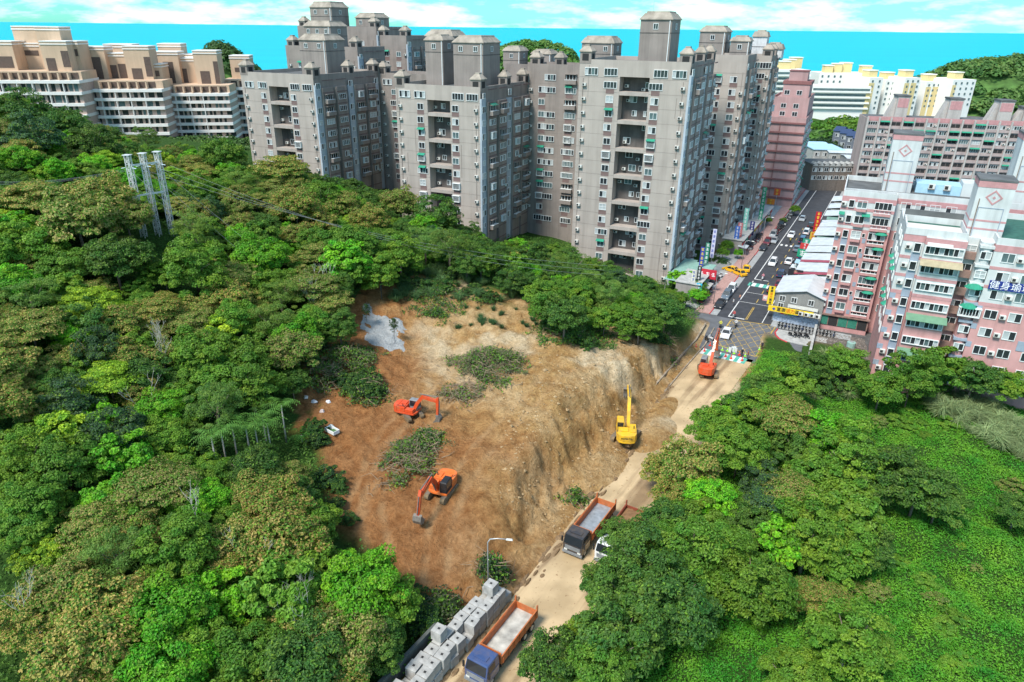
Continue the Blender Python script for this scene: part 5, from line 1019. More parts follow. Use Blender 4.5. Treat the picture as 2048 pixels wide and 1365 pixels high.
tan_block(-120, -60, 168, 164, 255, R(7), 'tan terraced block with two rooftop boxes above the wooded crest', [(-40, 18, 84, 8, [(.3, .9, .1, .5)]), (20, 75, 88, 16, [(.1, .9, .55, .75)]), (78, 128, 84, 8, [(.10, .45, .0, .45), (.72, 1.0, .15, .7)]), (128, 152, 84, 14, [(.1, .9, .5, .75)]), (22, 67, 54, 18, []), (68, 114, 55, 16, [(.55, .85, .4, .7)])], zb=18, nfl=5)
tan_block(168, 200, 330, 182, 268, R(9), 'tan terraced block with dark window towers between two similar blocks', [(153, 203, 95, 10, [(.35, .8, .0, .7)]), (203, 246, 108, 14, [(.1, .55, .0, .55), (.62, .95, .0, .6)]), (206, 260, 90, 22, [(.6, .9, .5, .7)]), (244, 293, 94, 10, [(.2, .6, .0, .35), (.75, 1.0, .1, .7)]), (293, 320, 130, 14, [(.1, .8, .2, .6)])])
tan_block(322, 350, 462, 190, 282, R(9), 'tan terraced block half hidden by trees, planting on its terrace', [(304, 352, 105, 10, [(.35, .75, .0, .7)]), (314, 358, 89, 20, []), (352, 386, 118, 14, [(.1, .5, .0, .6)]), (384, 430, 103, 10, [(.2, .6, .0, .4), (.8, 1.0, .0, .7)]), (357, 384, 110, 22, [])])
tan_block(455, 460, 500, 178, 300, R(9), 'narrow tan terraced block squeezed against the grey tower', [(458, 496, 113, 10, [(.2, .6, .3, .5)])])
# ---------------------------------------------------------------- white and yellow blocks near the sea
wht = mat('white_render_bright', (0.82, 0.80, 0.74), .8, var=.05, scale=.1); ylw = mat('pale_yellow_render', (0.72, 0.56, 0.27), .8, var=.08)
def white_block(px0, px1, pytop, pybot, Y, dep, ang, label, bands=True, stripes=(), pents=(), side=True):
    a = atY(px0, pytop, Y); b = atY(px1, pytop, Y); zt = a[2]; zb = atY(px0, pybot, Y)[2]; w = (b[0] - a[0]) * 1.02; root = empty('seaside_block', (a[0], a[1], 0), ang, label, 'apartment block')
    mb = MB(); mb.box(0, w, 0, dep, zb - 12, zt, 0)
    for (f0, f1) in stripes: mb.box(w * f0, w * f1, -.15, .05, zb - 6, zt - 3, 1); 
    mb.build('wall', [wht, ylw], root); mw = MB(); n = int((zt - zb - 1) / 3.05); 
    for k in range(n):
        z = zt - 2.6 - k * 3.05
        if bands: mw.box(.5, w - .5, -.12, .03, z, z + 1.35, 0); mw.box(0, w, -1.2, -.1, z - 1.0, z - .05, 1)
        else:
            nx = max(2, int(w / 3.4))
            for i in range(nx): x = (i + .5) * w / nx; mw.box(x - .55, x + .55, -.2, .03, z, z + 1.25, 0)
        if side:
            for i in range(int(dep / 4)): mw.box(w - .03, w + .08, i * 4 + 1, i * 4 + 2.1, z, z + 1.25, 0)
    tag(mw.build('window_row', [glass3, wht], root), kind='stuff')
    for (f, ww, hh, yy) in pents: mb = MB(); mb.box(w * f, w * f + ww, yy, yy + 6, zt, zt + hh, 0); mb.box(w * f - .3, w * f + ww + .3, yy - .3, yy + 6.3, zt + hh, zt + hh + .5, 1); mb.build('penthouse', [ylw, wht], root)
white_block(1556, 1624, 140, 205, 450, 26, R(6), 'white banded seaside block rising left of the others', True, (), [(.2, 6, 4.2, 6), (.5, 6, 5, 12), (.85, 6, 6, 18)])
white_block(1626, 1738, 172, 226, 440, 14, R(-4), 'long low white banded seaside block above the green belt', True, ((.93, 1.0),), ())
white_block(1640, 1745, 146, 190, 470, 20, R(-4), 'white seaside block with yellow penthouses behind the low banded block', False, (), [(.1, 5, 4, 2), (.28, 5, 5, 4), (.45, 6, 5.5, 6), (.8, 6, 4, 4)])
for i, (p0, p1, py, stp, lb) in enumerate([(1740, 1772, 156, ((0, .4),), 'white seaside tower with yellow edge beside the long banded block'), (1773, 1808, 160, (), 'plain white seaside tower between two yellow-striped ones'), (1812, 1848, 156, ((0, .3), (.4, .75)), 'white seaside tower with two yellow stripes'), (1855, 1900, 164, ((0, .25), (.35, .7)), 'white seaside tower with broad yellow stripes and dark lift shaft'), (1908, 1962, 160, ((0, .15),), 'white seaside tower nearest the wooded hill')]):
    white_block(p0, p1, py, 226, 445 + (i % 2) * 8, 22, R(14), lb, False, stp, [(.3, 6, 3.6, 5)])
# ---------------------------------------------------------------- old town roofs at the far junction
def lowhouse(px0, px1, pytop, pybot, Y, dep, label, wm, rm, ridge=0, nwin=4, ang=None):
    a = atY(px0, pybot, Y); b = atY(px1, pybot, Y); zt = atY(px0, pytop, Y)[2]; root = empty('town_house', (a[0], a[1], 0), BANG if ang is None else ang, label, 'building'); w = (b[0] - a[0]) / max(.3, math.cos(BANG if ang is None else ang))
    MB().box(0, w, 0, dep, a[2] - 6, zt).build('wall', wm, root); mb = MB()
    if ridge: mb.hexa([(-.3, -.3, zt), (w + .3, -.3, zt), (w + .3, dep * .5, zt + ridge), (-.3, dep * .5, zt + ridge)], [(-.3, -.3, zt + .15), (w + .3, -.3, zt + .15), (w + .3, dep * .5, zt + ridge + .15), (-.3, dep * .5, zt + ridge + .15)]); mb.hexa([(-.3, dep * .5, zt + ridge), (w + .3, dep * .5, zt + ridge), (w + .3, dep, zt), (-.3, dep, zt)], [(-.3, dep * .5, zt + ridge + .15), (w + .3, dep * .5, zt + ridge + .15), (w + .3, dep, zt + .15), (-.3, dep, zt + .15)])
    else: mb.box(-.3, w + .3, -.3, dep + .3, zt, zt + .3)
    mb.build('roof', rm, root)
    for i in range(nwin):
        for z in (zt - 1.8, zt - 4.8): put_w(root, 'window', WIN['m'][brnd.randrange(3)], (i + .5) * w / nwin, 0, z)
    return root
arcm = mat('old_arcade_brown', (.17, .14, .12), .9, var=.2, streak=.3); navy = mat('navy_roof', (.035, .06, .13), .5, var=.2); slate = mat('slate_blue_wall', (.15, .17, .20), .8, var=.2)
ab = lowhouse(1618, 1722, 330, 372, 268, 12, 'old brown arcade building with gabled dormers at the far junction', arcm, rooff, 0, 9, R(2)); 
for i in range(9): mb = MB(); w_ = 19.5 / 9; mb.add([(i * w_, -.4, 9.2), (i * w_ + w_, -.4, 9.2), (i * w_ + w_ / 2, -.4, 10.7), (i * w_, 3, 9.2), (i * w_ + w_, 3, 9.2), (i * w_ + w_ / 2, 3, 10.7)], [(0, 1, 2), (5, 4, 3), (0, 2, 5, 3), (1, 4, 5, 2)]); mb.build('dormer', conc, ab)
lowhouse(1622, 1680, 300, 335, 300, 16, 'pale flat-roofed house behind the old arcade', conc, bluesheet, 0, 4, R(-4)); lowhouse(1655, 1712, 306, 330, 296, 12, 'house with wide pale sheet roof behind the arcade', conc, roofw, .6, 3, R(-8)); lowhouse(1690, 1730, 318, 345, 285, 10, 'small grey house with pale roof by the slab block', sheetg, roofw, .5, 2, R(-8))
lowhouse(1612, 1650, 290, 318, 312, 10, 'small house with blue sheet roof at the end of the street', conc, bluesheet, .5, 2, R(-6))
for i in range(6): lowhouse(1660 + i * 12.5, 1673 + i * 12.5, 262 + i * 5, 300 + i * 6, 345 - i * 6, 10, ['first', 'second', 'third', 'fourth', 'fifth', 'sixth'][i] + ' navy-roofed terrace house counted from the green belt', slate, navy, 1.6, 1, R(-38))
# ---------------------------------------------------------------- wooded hills and green belts far off
def forest_hill(name, cx, cy, rx, ry, h, base, n, leaf, col, label, seed, nx=40):
    rg = np.random.default_rng(seed); gx_, gy_ = np.meshgrid(np.linspace(-1, 1, nx), np.linspace(-1, 1, nx)); rr = np.sqrt(gx_ ** 2 + gy_ ** 2)
    prof = lambda x, y: h * np.clip(1 - (x * x + y * y), 0, 1) ** 1.2 * (.75 + .5 * fbm(x * 2 + seed, y * 2, 3, seed)) 
    Z = base + prof(gx_, gy_); co_ = np.stack([cx + gx_ * rx, cy + gy_ * ry, Z], -1).reshape(-1, 3); i0 = (np.arange(nx - 1)[:, None] * nx + np.arange(nx - 1)[None, :]).ravel()
    me = bpy.data.meshes.new(name); fast_mesh(me, co_, np.stack([i0, i0 + 1, i0 + 1 + nx, i0 + nx], 1)); me.materials.append(MT['far_woods_floor']); o = link(name, me); tag(o, kind='structure')
    k = n // 60; U = rg.uniform(-1, 1, (k, 2)); U = U[(U ** 2).sum(1) < .97]; k = len(U); P = []; Nn = []; T = []
    for u in U:
        c = np.array([cx + u[0] * rx, cy + u[1] * ry, base + float(prof(np.array([u[0]]), np.array([u[1]]))[0]) + leaf * 1.2]); w = rg.normal(size=(60, 3)); w /= np.linalg.norm(w, axis=1, keepdims=True); w[:, 2] = np.abs(w[:, 2]); P.append(c + w * leaf * rg.uniform(1.6, 3.0) * np.array([1, 1, .75])); Nn.append(w + [0, 0, .5] + rg.normal(size=(60, 3)) * .3); T.append(np.clip(rg.normal(.5, .25) + rg.normal(0, .08, 60), 0, 1))
    me = leaf_mesh('far_woods', leaf_quads(np.concatenate(P), np.concatenate(Nn), leaf, .8, rg, .1), np.concatenate(T)); o = link('far_woods', me); o.color = (*col, 1); tag(o, label, 'woods', kind='stuff')
mat('far_woods_floor', (.075, .155, .035), .95, var=.5, scale=.15)
q = atY(1055, 80, 720); forest_hill('headland', q[0], 745, 92, 60, q[2] + 14, -20, 34000, 2.6, (.12, .24, .045), 'sunlit woods on the headland before the sea', 3)
q = atY(2090, 122, 560); forest_hill('hill', q[0], 600, 105, 90, q[2] - 2, -4, 52000, 2.4, (.10, .20, .045), 'dark woods on the hill right of the white blocks', 5)
q = atY(455, 104, 620); forest_hill('hill', q[0] - 20, 660, 40, 40, q[2] - 3, 0, 16000, 2.4, (.06, .13, .03), 'dark woods on a low hill behind the tan blocks', 8)
q = atY(1685, 240, 400); forest_hill('hillock', q[0], 385, 46, 34, 9, 0, 22000, 1.5, (.10, .22, .02), 'sunny green belt below the white seaside blocks', 12, 24)
q = atY(1650, 225, 420); forest_hill('hillock', q[0] - 4, 350, 40, 24, 6, 0, 16000, 1.4, (.03, .075, .02), 'dark tree belt behind the navy terrace', 14, 24)
q = atY(380, 290, 262); forest_hill('hillock', q[0] + 8, 268, 62, 20, 5, 9, 26000, 1.1, (.07, .145, .03), 'trees along the foot of the tan terraced blocks', 16, 24)
# ---------------------------------------------------------------- machines
orange = mat('orange_paint', (0.72, 0.075, 0.018), .4, var=.15, scale=1.2, coat=.2, dirt=.55); orange2 = mat('light_orange_paint', (0.80, 0.155, 0.02), .4, var=.15, coat=.2, dirt=.55); yellowm = mat('yellow_machine_paint', (0.80, 0.47, 0.02), .4, var=.12, coat=.2, dirt=.55)
rubber = mat('dark_rubber', (.025, .024, .023), .85, var=.3); dusty = mat('mud_caked_steel', (.20, .145, .085), .9, var=.35, scale=3); steel = mat('worn_steel', (.20, .18, .155), .6, .2, var=.25, scale=3); glassd = mat('tinted_glass', (.02, .025, .03), .08, spec=.7, var=.1); blackp = mat('black_paint', (.02, .021, .024), .4, var=.2); greyp = mat('grey_paint', (.22, .23, .24), .5, var=.2)
def stadium(l, h, n=6):
    r = h / 2; pts = [(l / 2 - r + r * math.sin(a), r - r * math.cos(a)) for a in np.linspace(0, math.pi, n)] + [(-l / 2 + r + r * math.sin(a), r - r * math.cos(a)) for a in np.linspace(math.pi, 2 * math.pi, n)]
    return pts
def excavator(x, y, z, track_yaw, yaw, paint, label, scale=1.0, boom=((.25, .9, 1.5), (.25, 3.2, 4.6), (.25, 6.0, 3.9)), stick=(5.9, 1.2), bucket=.0, cabm=None, word=None, tilt=(0, 0), boomm=None):
    root = empty('excavator', (x, y, z), 0, label, 'excavator'); root.scale = (scale,) * 3; root.rotation_euler = (tilt[0], tilt[1], 0)
    def fin(o, ry): o.rotation_euler = (0, 0, ry); return o
    for s in (-1, 1):
        mb = MB(); prof = stadium(4.3, .92); n = len(prof); xs = (s * 1.18 - .3, s * 1.18 + .3)
        mb.add([(xs[0], p[0], p[1]) for p in prof] + [(xs[1], p[0], p[1]) for p in prof], [tuple(range(n - 1, -1, -1)), tuple(range(n, 2 * n))] + [(i, (i + 1) % n, n + (i + 1) % n, n + i) for i in range(n)], 0)
        for k in range(15): yy = -1.75 + k * .25; mb.box(xs[0] - .01, xs[1] + .01, yy, yy + .09, .9, .965, 1)
        t_ = fin(mb.build('track', [dusty, steel], root), track_yaw)
        MB().box(s * 1.18 - .33, s * 1.18 + .33, -1.3, 1.3, .3, .6).build('track_frame', dusty, t_)
    fin(MB().box(-.95, .95, -.8, .8, .4, .85).build('undercarriage', dusty, root), track_yaw)
    mb = MB(); mb.cylx((0, 0), .75, 0, .25, 16); o = mb.build('slew_ring', blackp, root); o.rotation_euler = (0, R(-90), yaw); o.location = (0, 0, .83)
    mb = MB(); mb.prism([(-1.38, -1.9), (-1.1, -2.6), (-.5, -2.85), (.5, -2.85), (1.1, -2.6), (1.38, -1.9), (1.38, 1.2), (.7, 1.5), (-.7, 1.5), (-1.38, 1.4)], 1.0, 1.32, 0)
    body = fin(mb.build('body', [paint, blackp], root, bevel=.04), yaw)
    mb = MB(); mb.prism([(-1.37, -1.95), (-1.1, -2.62), (-.5, -2.88), (.5, -2.88), (1.1, -2.62), (1.37, -1.95)], 1.34, 2.25, 0); fin(mb.build('counterweight', paint, root, bevel=.06), yaw)
    mb = MB(); mb.box(-1.34, 1.34, -1.93, -.45, 1.34, 2.22, 0); mb.box(.45, 1.34, -.43, 1.05, 1.34, 1.95, 0); mb.box(-.9, .2, -1.7, -.7, 2.22, 2.38, 1); mb.box(.35, 1.2, -1.75, -.6, 2.22, 2.34, 1); fin(mb.build('engine_hood', [paint, greyp if scale > 1.1 else paint], root, bevel=.05), yaw)
    mb = MB(); mb.tube([(.95, -.9, 2.3), (.95, -.9, 2.75)], .07, 7); mb.bar((-1.3, -1.9, 2.3), (-1.3, -.5, 2.75), .05); mb.bar((1.3, -1.9, 2.55), (1.3, -.4, 2.55), .04); fin(mb.build('exhaust', blackp, root), yaw)
    cm = cabm or blackp; mb = MB(); x0, x1, y0, y1 = -1.36, -.36, -.35, 1.35
    for (a, b) in ((x0, y0), (x1 - .08, y0), (x0, y1 - .08), (x1 - .08, y1 - .08)): mb.box(a, a + .08, b, b + .08, 1.34, 2.85)
    mb.box(x0, x1, y0, y1, 1.34, 1.75); mb.hexa([(x0, y0, 2.85), (x1, y0, 2.85), (x1, y1, 2.85), (x0, y1, 2.85)], [(x0 + .08, y0 + .06, 2.98), (x1 - .08, y0 + .06, 2.98), (x1 - .08, y1 - .1, 2.98), (x0 + .08, y1 - .1, 2.98)]); cab = fin(mb.build('cab', cm, root), yaw)
    MB().box(x0 + .03, x1 - .03, y0 + .03, y1 - .03, 1.76, 2.84).build('window', glassd, cab)
    # boom, stick, bucket
    def beam(name, pts, hs, w, m, par=root):
        mb = MB(); P = [Vector(p) for p in pts]; sec = []
        for i, p in enumerate(P):
            d = (P[min(i + 1, len(P) - 1)] - P[max(i - 1, 0)]).normalized(); nrm = Vector((0, -d.z, d.y)); sec.append((p + nrm * hs[i] / 2, p - nrm * hs[i] / 2))
        vs = []
        for a, b in sec: vs += [(a.x - w / 2, a.y, a.z), (a.x + w / 2, a.y, a.z), (b.x + w / 2, b.y, b.z), (b.x - w / 2, b.y, b.z)]
        fs = [(3, 2, 1, 0)] + [tuple(range(len(vs) - 4, len(vs)))]
        for i in range(len(P) - 1):
            for k in range(4): fs.append((i * 4 + k, i * 4 + (k + 1) % 4, i * 4 + 4 + (k + 1) % 4, i * 4 + 4 + k))
        mb.add(vs, fs); return fin(mb.build(name, m, par), yaw)
    b0, b1, b2 = boom; mid = tuple((Vector(b0) * .5 + Vector(b1) * .5) + Vector((0, -.12, .12))); 
    bp_ = boomm or paint; beam('boom', [b0, mid, b1, b2], [.5, .62, .72, .42], .46, bp_)
    sx = b0[0]; tip = Vector(b2); se = Vector((sx, stick[0], stick[1])); dirn = (se - tip).normalized(); bk = tip - dirn * .75
    beam('stick', [tuple(bk), tuple(tip), tuple(se)], [.3, .52, .28], .38, bp_)
    mb = MB(); mb.tube([(sx, 1.25, 1.45), tuple(Vector(b1) * .8 + Vector((sx, 1.0, 1.2)) * .2)], .10, 7); mb.tube([tuple(Vector(b1) + Vector((0, -.5, .45))), tuple(bk + Vector((0, 0, .1)))], .09, 7); mb.tube([tuple(tip + Vector((0, .35, .1))), tuple(se * .85 + tip * .15 + Vector((0, .35, 0)))], .08, 7); fin(mb.build('hydraulic_cylinder', steel, root), yaw)
    prof = [(-.15, .2), (.25, .15), (.6, -.35), (.55, -.95), (.1, -1.25), (-.45, -1.1), (-.25, -.75), (-.1, -.2)]; ca, sa = math.cos(bucket), math.sin(bucket); mb = MB()
    pp = [(se.y + a * ca - b * sa, se.z + a * sa + b * ca) for a, b in prof]; n = len(pp); w = 1.15
    mb.add([(sx - w / 2, p[0], p[1]) for p in pp] + [(sx + w / 2, p[0], p[1]) for p in pp], [tuple(range(n)), tuple(range(2 * n - 1, n - 1, -1))] + [(i, n + i, n + (i + 1) % n, (i + 1) % n) for i in range(n)])
    e = pp[5]
    for k in range(5): xx = sx - w / 2 + .08 + k * .25; mb.bar((xx, e[0], e[1]), (xx, e[0] - .2 * ca + .12 * sa, e[1] - .2 * sa - .12 * ca), .09)
    fin(mb.build('bucket', steel, root), yaw)
    if word:
        t = text_obj('lettering', word, .36, txt_k, root, (0, 0, 1.75), (R(90), 0, yaw)); v = Vector((0, -2.90, 0)); v.rotate(Matrix.Rotation(yaw, 3, 'Z')); t.location = (v.x, v.y, 1.8)
    return root
def yaw_of(dx, dy): return math.atan2(-dx, dy)
g = ground_at(822, 836); excavator(g[0], g[1], g[2] - .05, yaw_of(.55, -.8), yaw_of(.93, -.32), orange, 'orange excavator with arm curled beside the brush heap', boom=((.25, .8, 1.5), (.25, 2.6, 4.4), (.25, 5.3, 4.0)), stick=(5.2, 1.3), cabm=greyp, scale=.82)
g = ground_at(884, 992); excavator(g[0], g[1], g[2] - .05, yaw_of(-.42, -.9), yaw_of(-.34, -.94), orange2, 'bright orange excavator with black cab digging lower on the slope', boom=((.25, .8, 1.5), (.25, 2.6, 4.2), (.25, 5.6, 3.6)), stick=(6.4, 1.1), bucket=-.3, boomm=orange, scale=.9)
q = at(1251, 878, .6); excavator(q[0], q[1], .55, yaw_of(.55, .85), yaw_of(.12, 1), yellowm, 'yellow excavator reaching up the cut bank beside the road', 1.05, boom=((.25, .9, 1.5), (.25, 3.3, 4.9), (.25, 6.6, 4.9)), stick=(8.2, 3.6), bucket=.5, cabm=yellowm, word='KOMATSU')
q = at(1414, 748, 0); excavator(q[0], q[1], 0.0, yaw_of(.1, 1), yaw_of(.42, .9), orange, 'orange excavator on the muddy road near the crossing', boom=((.25, .9, 1.5), (.25, 3.3, 5.2), (.25, 5.6, 6.0)), stick=(6.6, 2.0), bucket=.2, cabm=greyp)
def wheel(root, x, y, r, w, name='wheel', rim=None):
    o = link(name, WHEEL[(r, w)], root); o.location = (x, y, r); return o
WHEEL = {}
def wmesh(r, w):
    mb = MB(); mb.cylx((0, 0), r, -w / 2, w / 2, 16, 0); mb.cylx((0, 0), r * .58, -w / 2 - .015, w / 2 + .015, 12, 1); WHEEL[(r, w)] = mb.mesh('wheel', [rubber, alum])
for a in ((.52, .34), (.52, .6), (.32, .2), (.26, .12)): wmesh(*a)
def truck(cabpx, bedpx, cabm, bedm, floorm, label, soil=None, roofm=None):
    c = Vector((*at(*cabpx, 2.9), 0)); b = Vector((*at(*bedpx, 1.7), 0)); f = (c - b).normalized(); f = Vector((-.515, -.857, 0)) if f.length else f
    root = empty('dump_truck', (b.x, b.y, .02), yaw_of(f.x, f.y), label, 'dump truck')
    cy = 4.75; mb = MB()      # +y forward; bed centred on the origin
    mb.hexa([(-1.22, cy - 1.05, .62), (1.22, cy - 1.05, .62), (1.22, cy + 1.15, .62), (-1.22, cy + 1.15, .62)], [(-1.24, cy - 1.05, 1.75), (1.24, cy - 1.05, 1.75), (1.24, cy + 1.18, 1.75), (-1.24, cy + 1.18, 1.75)]); mb.hexa([(-1.24, cy - 1.05, 1.752), (1.24, cy - 1.05, 1.752), (1.24, cy + 1.18, 1.752), (-1.24, cy + 1.18, 1.752)], [(-1.14, cy - 1.0, 2.85), (1.14, cy - 1.0, 2.85), (1.14, cy + .85, 2.85), (-1.14, cy + .85, 2.85)])
    cab = mb.build('cab', cabm, root, bevel=.07)
    mb = MB(); mb.hexa([(-1.1, cy + 1.15, 1.82), (1.1, cy + 1.15, 1.82), (1.1, cy + 1.21, 1.82), (-1.1, cy + 1.21, 1.82)], [(-1.04, cy + .86, 2.72), (1.04, cy + .86, 2.72), (1.04, cy + .93, 2.72), (-1.04, cy + .93, 2.72)]); mb.build('windscreen', glassd, cab)
    for s in (-1, 1):
        mb = MB(); mb.hexa([(s * 1.19 - .06, cy - .3, 1.85), (s * 1.19 + .06, cy - .3, 1.85), (s * 1.19 + .06, cy + .9, 1.85), (s * 1.19 - .06, cy + .9, 1.85)], [(s * 1.13 - .06, cy - .3, 2.6), (s * 1.13 + .06, cy - .3, 2.6), (s * 1.13 + .06, cy + .7, 2.6), (s * 1.13 - .06, cy + .7, 2.6)]); mb.build('side_window', glassd, cab)
        MB().box(s * .85 - .2, s * .85 + .2, cy + 1.14, cy + 1.22, .8, 1.0).build('headlight', acm, cab); MB().box(s * 1.42 - .09, s * 1.42 + .09, cy + .95, cy + 1.1, 1.7, 2.4).build('mirror', blackp, cab)
    mb = MB(); mb.box(-.7, .7, cy - .2, cy + .45, 2.85, 2.93); mb.build('roof_hatch', roofm or cabm, cab)
    mb = MB()
    for i in range(3): mb.box(-.95, .95, cy + 1.16, cy + 1.23, 1.06 + i * .18, 1.18 + i * .18)
    mb.box(-1.24, 1.24, cy + 1.05, cy + 1.26, .42, .72); mb.build('grille', greyp, cab)
    mb = MB(); mb.box(-.5, .5, -3.3, cy + .9, .62, .9); mb.box(-1.1, -.55, 1.0, 3.2, .5, 1.0); mb.box(.55, 1.1, 1.2, 3.0, .5, 1.0); mb.build('chassis', blackp, root)
    L0, L1, t = -3.45, 3.35, .09; mb = MB(); mb.box(-1.25, 1.25, L0, L1, 1.12, 1.24, 0); mb.box(-1.25, -1.25 + t, L0, L1, 1.24, 2.15, 0); mb.box(1.25 - t, 1.25, L0, L1, 1.24, 2.15, 0); mb.box(-1.25 + t, 1.25 - t, L1 - t, L1, 1.24, 2.45, 0); mb.box(-1.25 + t, 1.25 - t, L0, L0 + t, 1.24, 2.05, 0)
    for s in (-1, 1):
        for k in range(7): yy = L0 + .3 + k * 1.03; mb.box(s * 1.29 - .04, s * 1.29 + .04, yy, yy + .12, 1.15, 2.1, 0)
        mb.box(s * 1.27 - .07, s * 1.27 + .07, L0 - .02, L0 + .16, 1.12, 2.75, 0); mb.box(s * 1.27 - .06, s * 1.27 + .06, L0, L1, 2.15, 2.25, 0)
    bed = mb.build('tipper_bed', bedm, root); MB().box(-1.15, 1.15, L0 + .1, L1 - .1, 1.24, 1.27).build('bed_floor', floorm, bed)
    if soil:
        n = 10; vs = []; rr_ = random.Random(4)
        for i in range(n + 1):
            for j in range(n + 1): u, v = i / n, j / n; vs.append((-1.14 + 2.28 * u, L0 + .12 + (L1 - L0 - .24) * v, 1.75 + .45 * math.sin(u * 3.14) * math.sin(v * 3.14) + rr_.uniform(-.07, .07)))
        MB().add(vs, [(i * (n + 1) + j, (i + 1) * (n + 1) + j, (i + 1) * (n + 1) + j + 1, i * (n + 1) + j + 1) for i in range(n) for j in range(n)]).build('soil_load', soil, bed, smooth=True)
    for s in (-1, 1):
        wheel(root, s * 1.02, cy + .25, .52, .34)
        for yy in (-2.5, -1.15): wheel(root, s * .92, yy, .52, .6)
        MB().box(s * .98 - .3, s * .98 + .3, -3.2, -.5, 1.06, 1.11).build('mudguard', blackp, root)
    return root
bedor = mat('orange_truck_bed', (.50, .135, .04), .55, var=.25, scale=2, dirt=.55); bedgrey = mat('worn_bed_steel', (.34, .37, .39), .45, .3, var=.3, scale=1.5); bedmud = mat('muddy_bed_floor', (.46, .44, .39), .7, var=.45, scale=1.0); soilm = mat('loaded_soil', (.24, .13, .06), .95, var=.3, scale=2, bump=.6, bscale=6)
truck((1140, 1078), (1189, 1036), mat('black_cab_paint', (.018, .022, .03), .25, coat=.6, dirt=.25), bedor, bedgrey, 'dump truck with black cab and empty orange bed on muddy road')
truck((950, 1328), (1018, 1262), mat('blue_cab_paint', (.035, .075, .20), .25, coat=.6, dirt=.25), bedor, bedmud, 'dump truck with blue cab beside the concrete blocks')
truck((1205, 1098), (1250, 1052), mat('white_cab_paint', (.7, .7, .7), .35, coat=.4), mat('dark_red_truck_bed', (.27, .07, .04), .6, var=.25), bedgrey, 'dump truck loaded with soil, half hidden under roadside trees', soil=soilm)
# ---------------------------------------------------------------- cars
def car(s_or_xy, yaw, paint, label, kind='sedan', group=None, z=.02):
    root = empty('car' if kind != 'taxi' else 'taxi', (s_or_xy[0], s_or_xy[1], z), yaw, label, 'car' if kind != 'taxi' else 'taxi', group); L_ = {'sedan': 4.5, 'taxi': 4.5, 'van': 4.6, 'suv': 4.5}[kind]; H_ = {'sedan': 1.45, 'taxi': 1.47, 'van': 1.95, 'suv': 1.68}[kind]; h2 = L_ / 2
    mb = MB(); prof = [(-h2, .35), (-h2 + .05, .78), (-h2 + .3, .92), (h2 - 1.25, .92), (h2 - .25, .72), (h2, .55), (h2, .28), (-h2 + .1, .25)]; n = len(prof); w = .86
    def skin(inset=0): return [(-w + .06, p[0], p[1]) for p in prof] + [(-w, p[0], p[1] * .96 + .0) for p in prof]
    secs = [(-w, .94), (-w * .97, 1.0), (w * .97, 1.0), (w, .94)]; vs = []; fs = []
    for xx, k in secs: vs += [(xx, p[0] * (1 if k == 1 else .985), .3 + (p[1] - .3) * k) for p in prof]
    for a in range(3):
        for i in range(n): fs.append((a * n + i, a * n + (i + 1) % n, (a + 1) * n + (i + 1) % n, (a + 1) * n + i))
    fs += [tuple(range(n - 1, -1, -1)), tuple(range(3 * n, 4 * n))]; mb.add(vs, fs); body = mb.build('body', paint, root)
    c0, c1, r0, r1 = {'sedan': (-1.75, 1.05, -1.15, .35), 'taxi': (-1.75, 1.05, -1.15, .35), 'van': (-2.2, 1.6, -2.1, 1.0), 'suv': (-2.15, 1.05, -1.9, .4)}[kind]
    mb = MB(); mb.hexa([(-.80, c0, .9), (.80, c0, .9), (.80, c1, .9), (-.80, c1, .9)], [(-.62, r0, H_ - .05), (.62, r0, H_ - .05), (.62, r1, H_ - .05), (-.62, r1, H_ - .05)]); mb.build('window', glassd, body)
    mb = MB(); mb.box(-.63, .63, r0 - .02, r1 + .02, H_ - .05, H_); 
    for s in (-1, 1):
        mb.bar((s * .79, c1, .92), (s * .62, r1, H_ - .03), .07); mb.bar((s * .79, c0, .92), (s * .62, r0, H_ - .03), .1); mb.bar((s * .8, (c0 + c1) / 2 - .1, .92), (s * .625, (r0 + r1) / 2, H_ - .03), .07)
    mb.build('roof', paint, body)
    for s in (-1, 1):
        for yy in (h2 - .85, -h2 + .85): wheel(root, s * .76, yy, .32, .2)
        MB().box(s * .6 - .16, s * .6 + .16, h2 - .08, h2 + .02, .52, .64).build('headlight', acm, body); MB().box(s * .66 - .14, s * .66 + .14, -h2 - .02, -h2 + .08, .62, .76).build('tail_light', txt_r, body); MB().box(s * .95 - .08, s * .95 + .08, .75, .88, .9, 1.02).build('mirror', paint, body)
    if kind == 'taxi': MB().box(-.25, .25, -.5, -.35, H_, H_ + .16).build('roof_light', txt_y, body)
    return root
cw = mat('white_car_paint', (.72, .73, .74), .3, var=.03, coat=.6); ck = mat('dark_car_paint', (.02, .022, .026), .25, var=.05, coat=.7); cb = mat('navy_car_paint', (.03, .05, .11), .25, coat=.7); cg = mat('grey_blue_car_paint', (.14, .18, .22), .3, coat=.6); cyl = mat('taxi_yellow_paint', (.78, .42, .01), .3, var=.03, coat=.5); cs = mat('silver_car_paint', (.42, .44, .45), .3, coat=.6, metal=.3); cr_ = mat('maroon_car_paint', (.16, .02, .03), .3, coat=.6)
FWD = yaw_of(SU[0], SU[1]); BACK = FWD + math.pi
car(at(1452, 672), yaw_of(-.42, -.9), cw, 'white sedan driving over the yellow box junction')
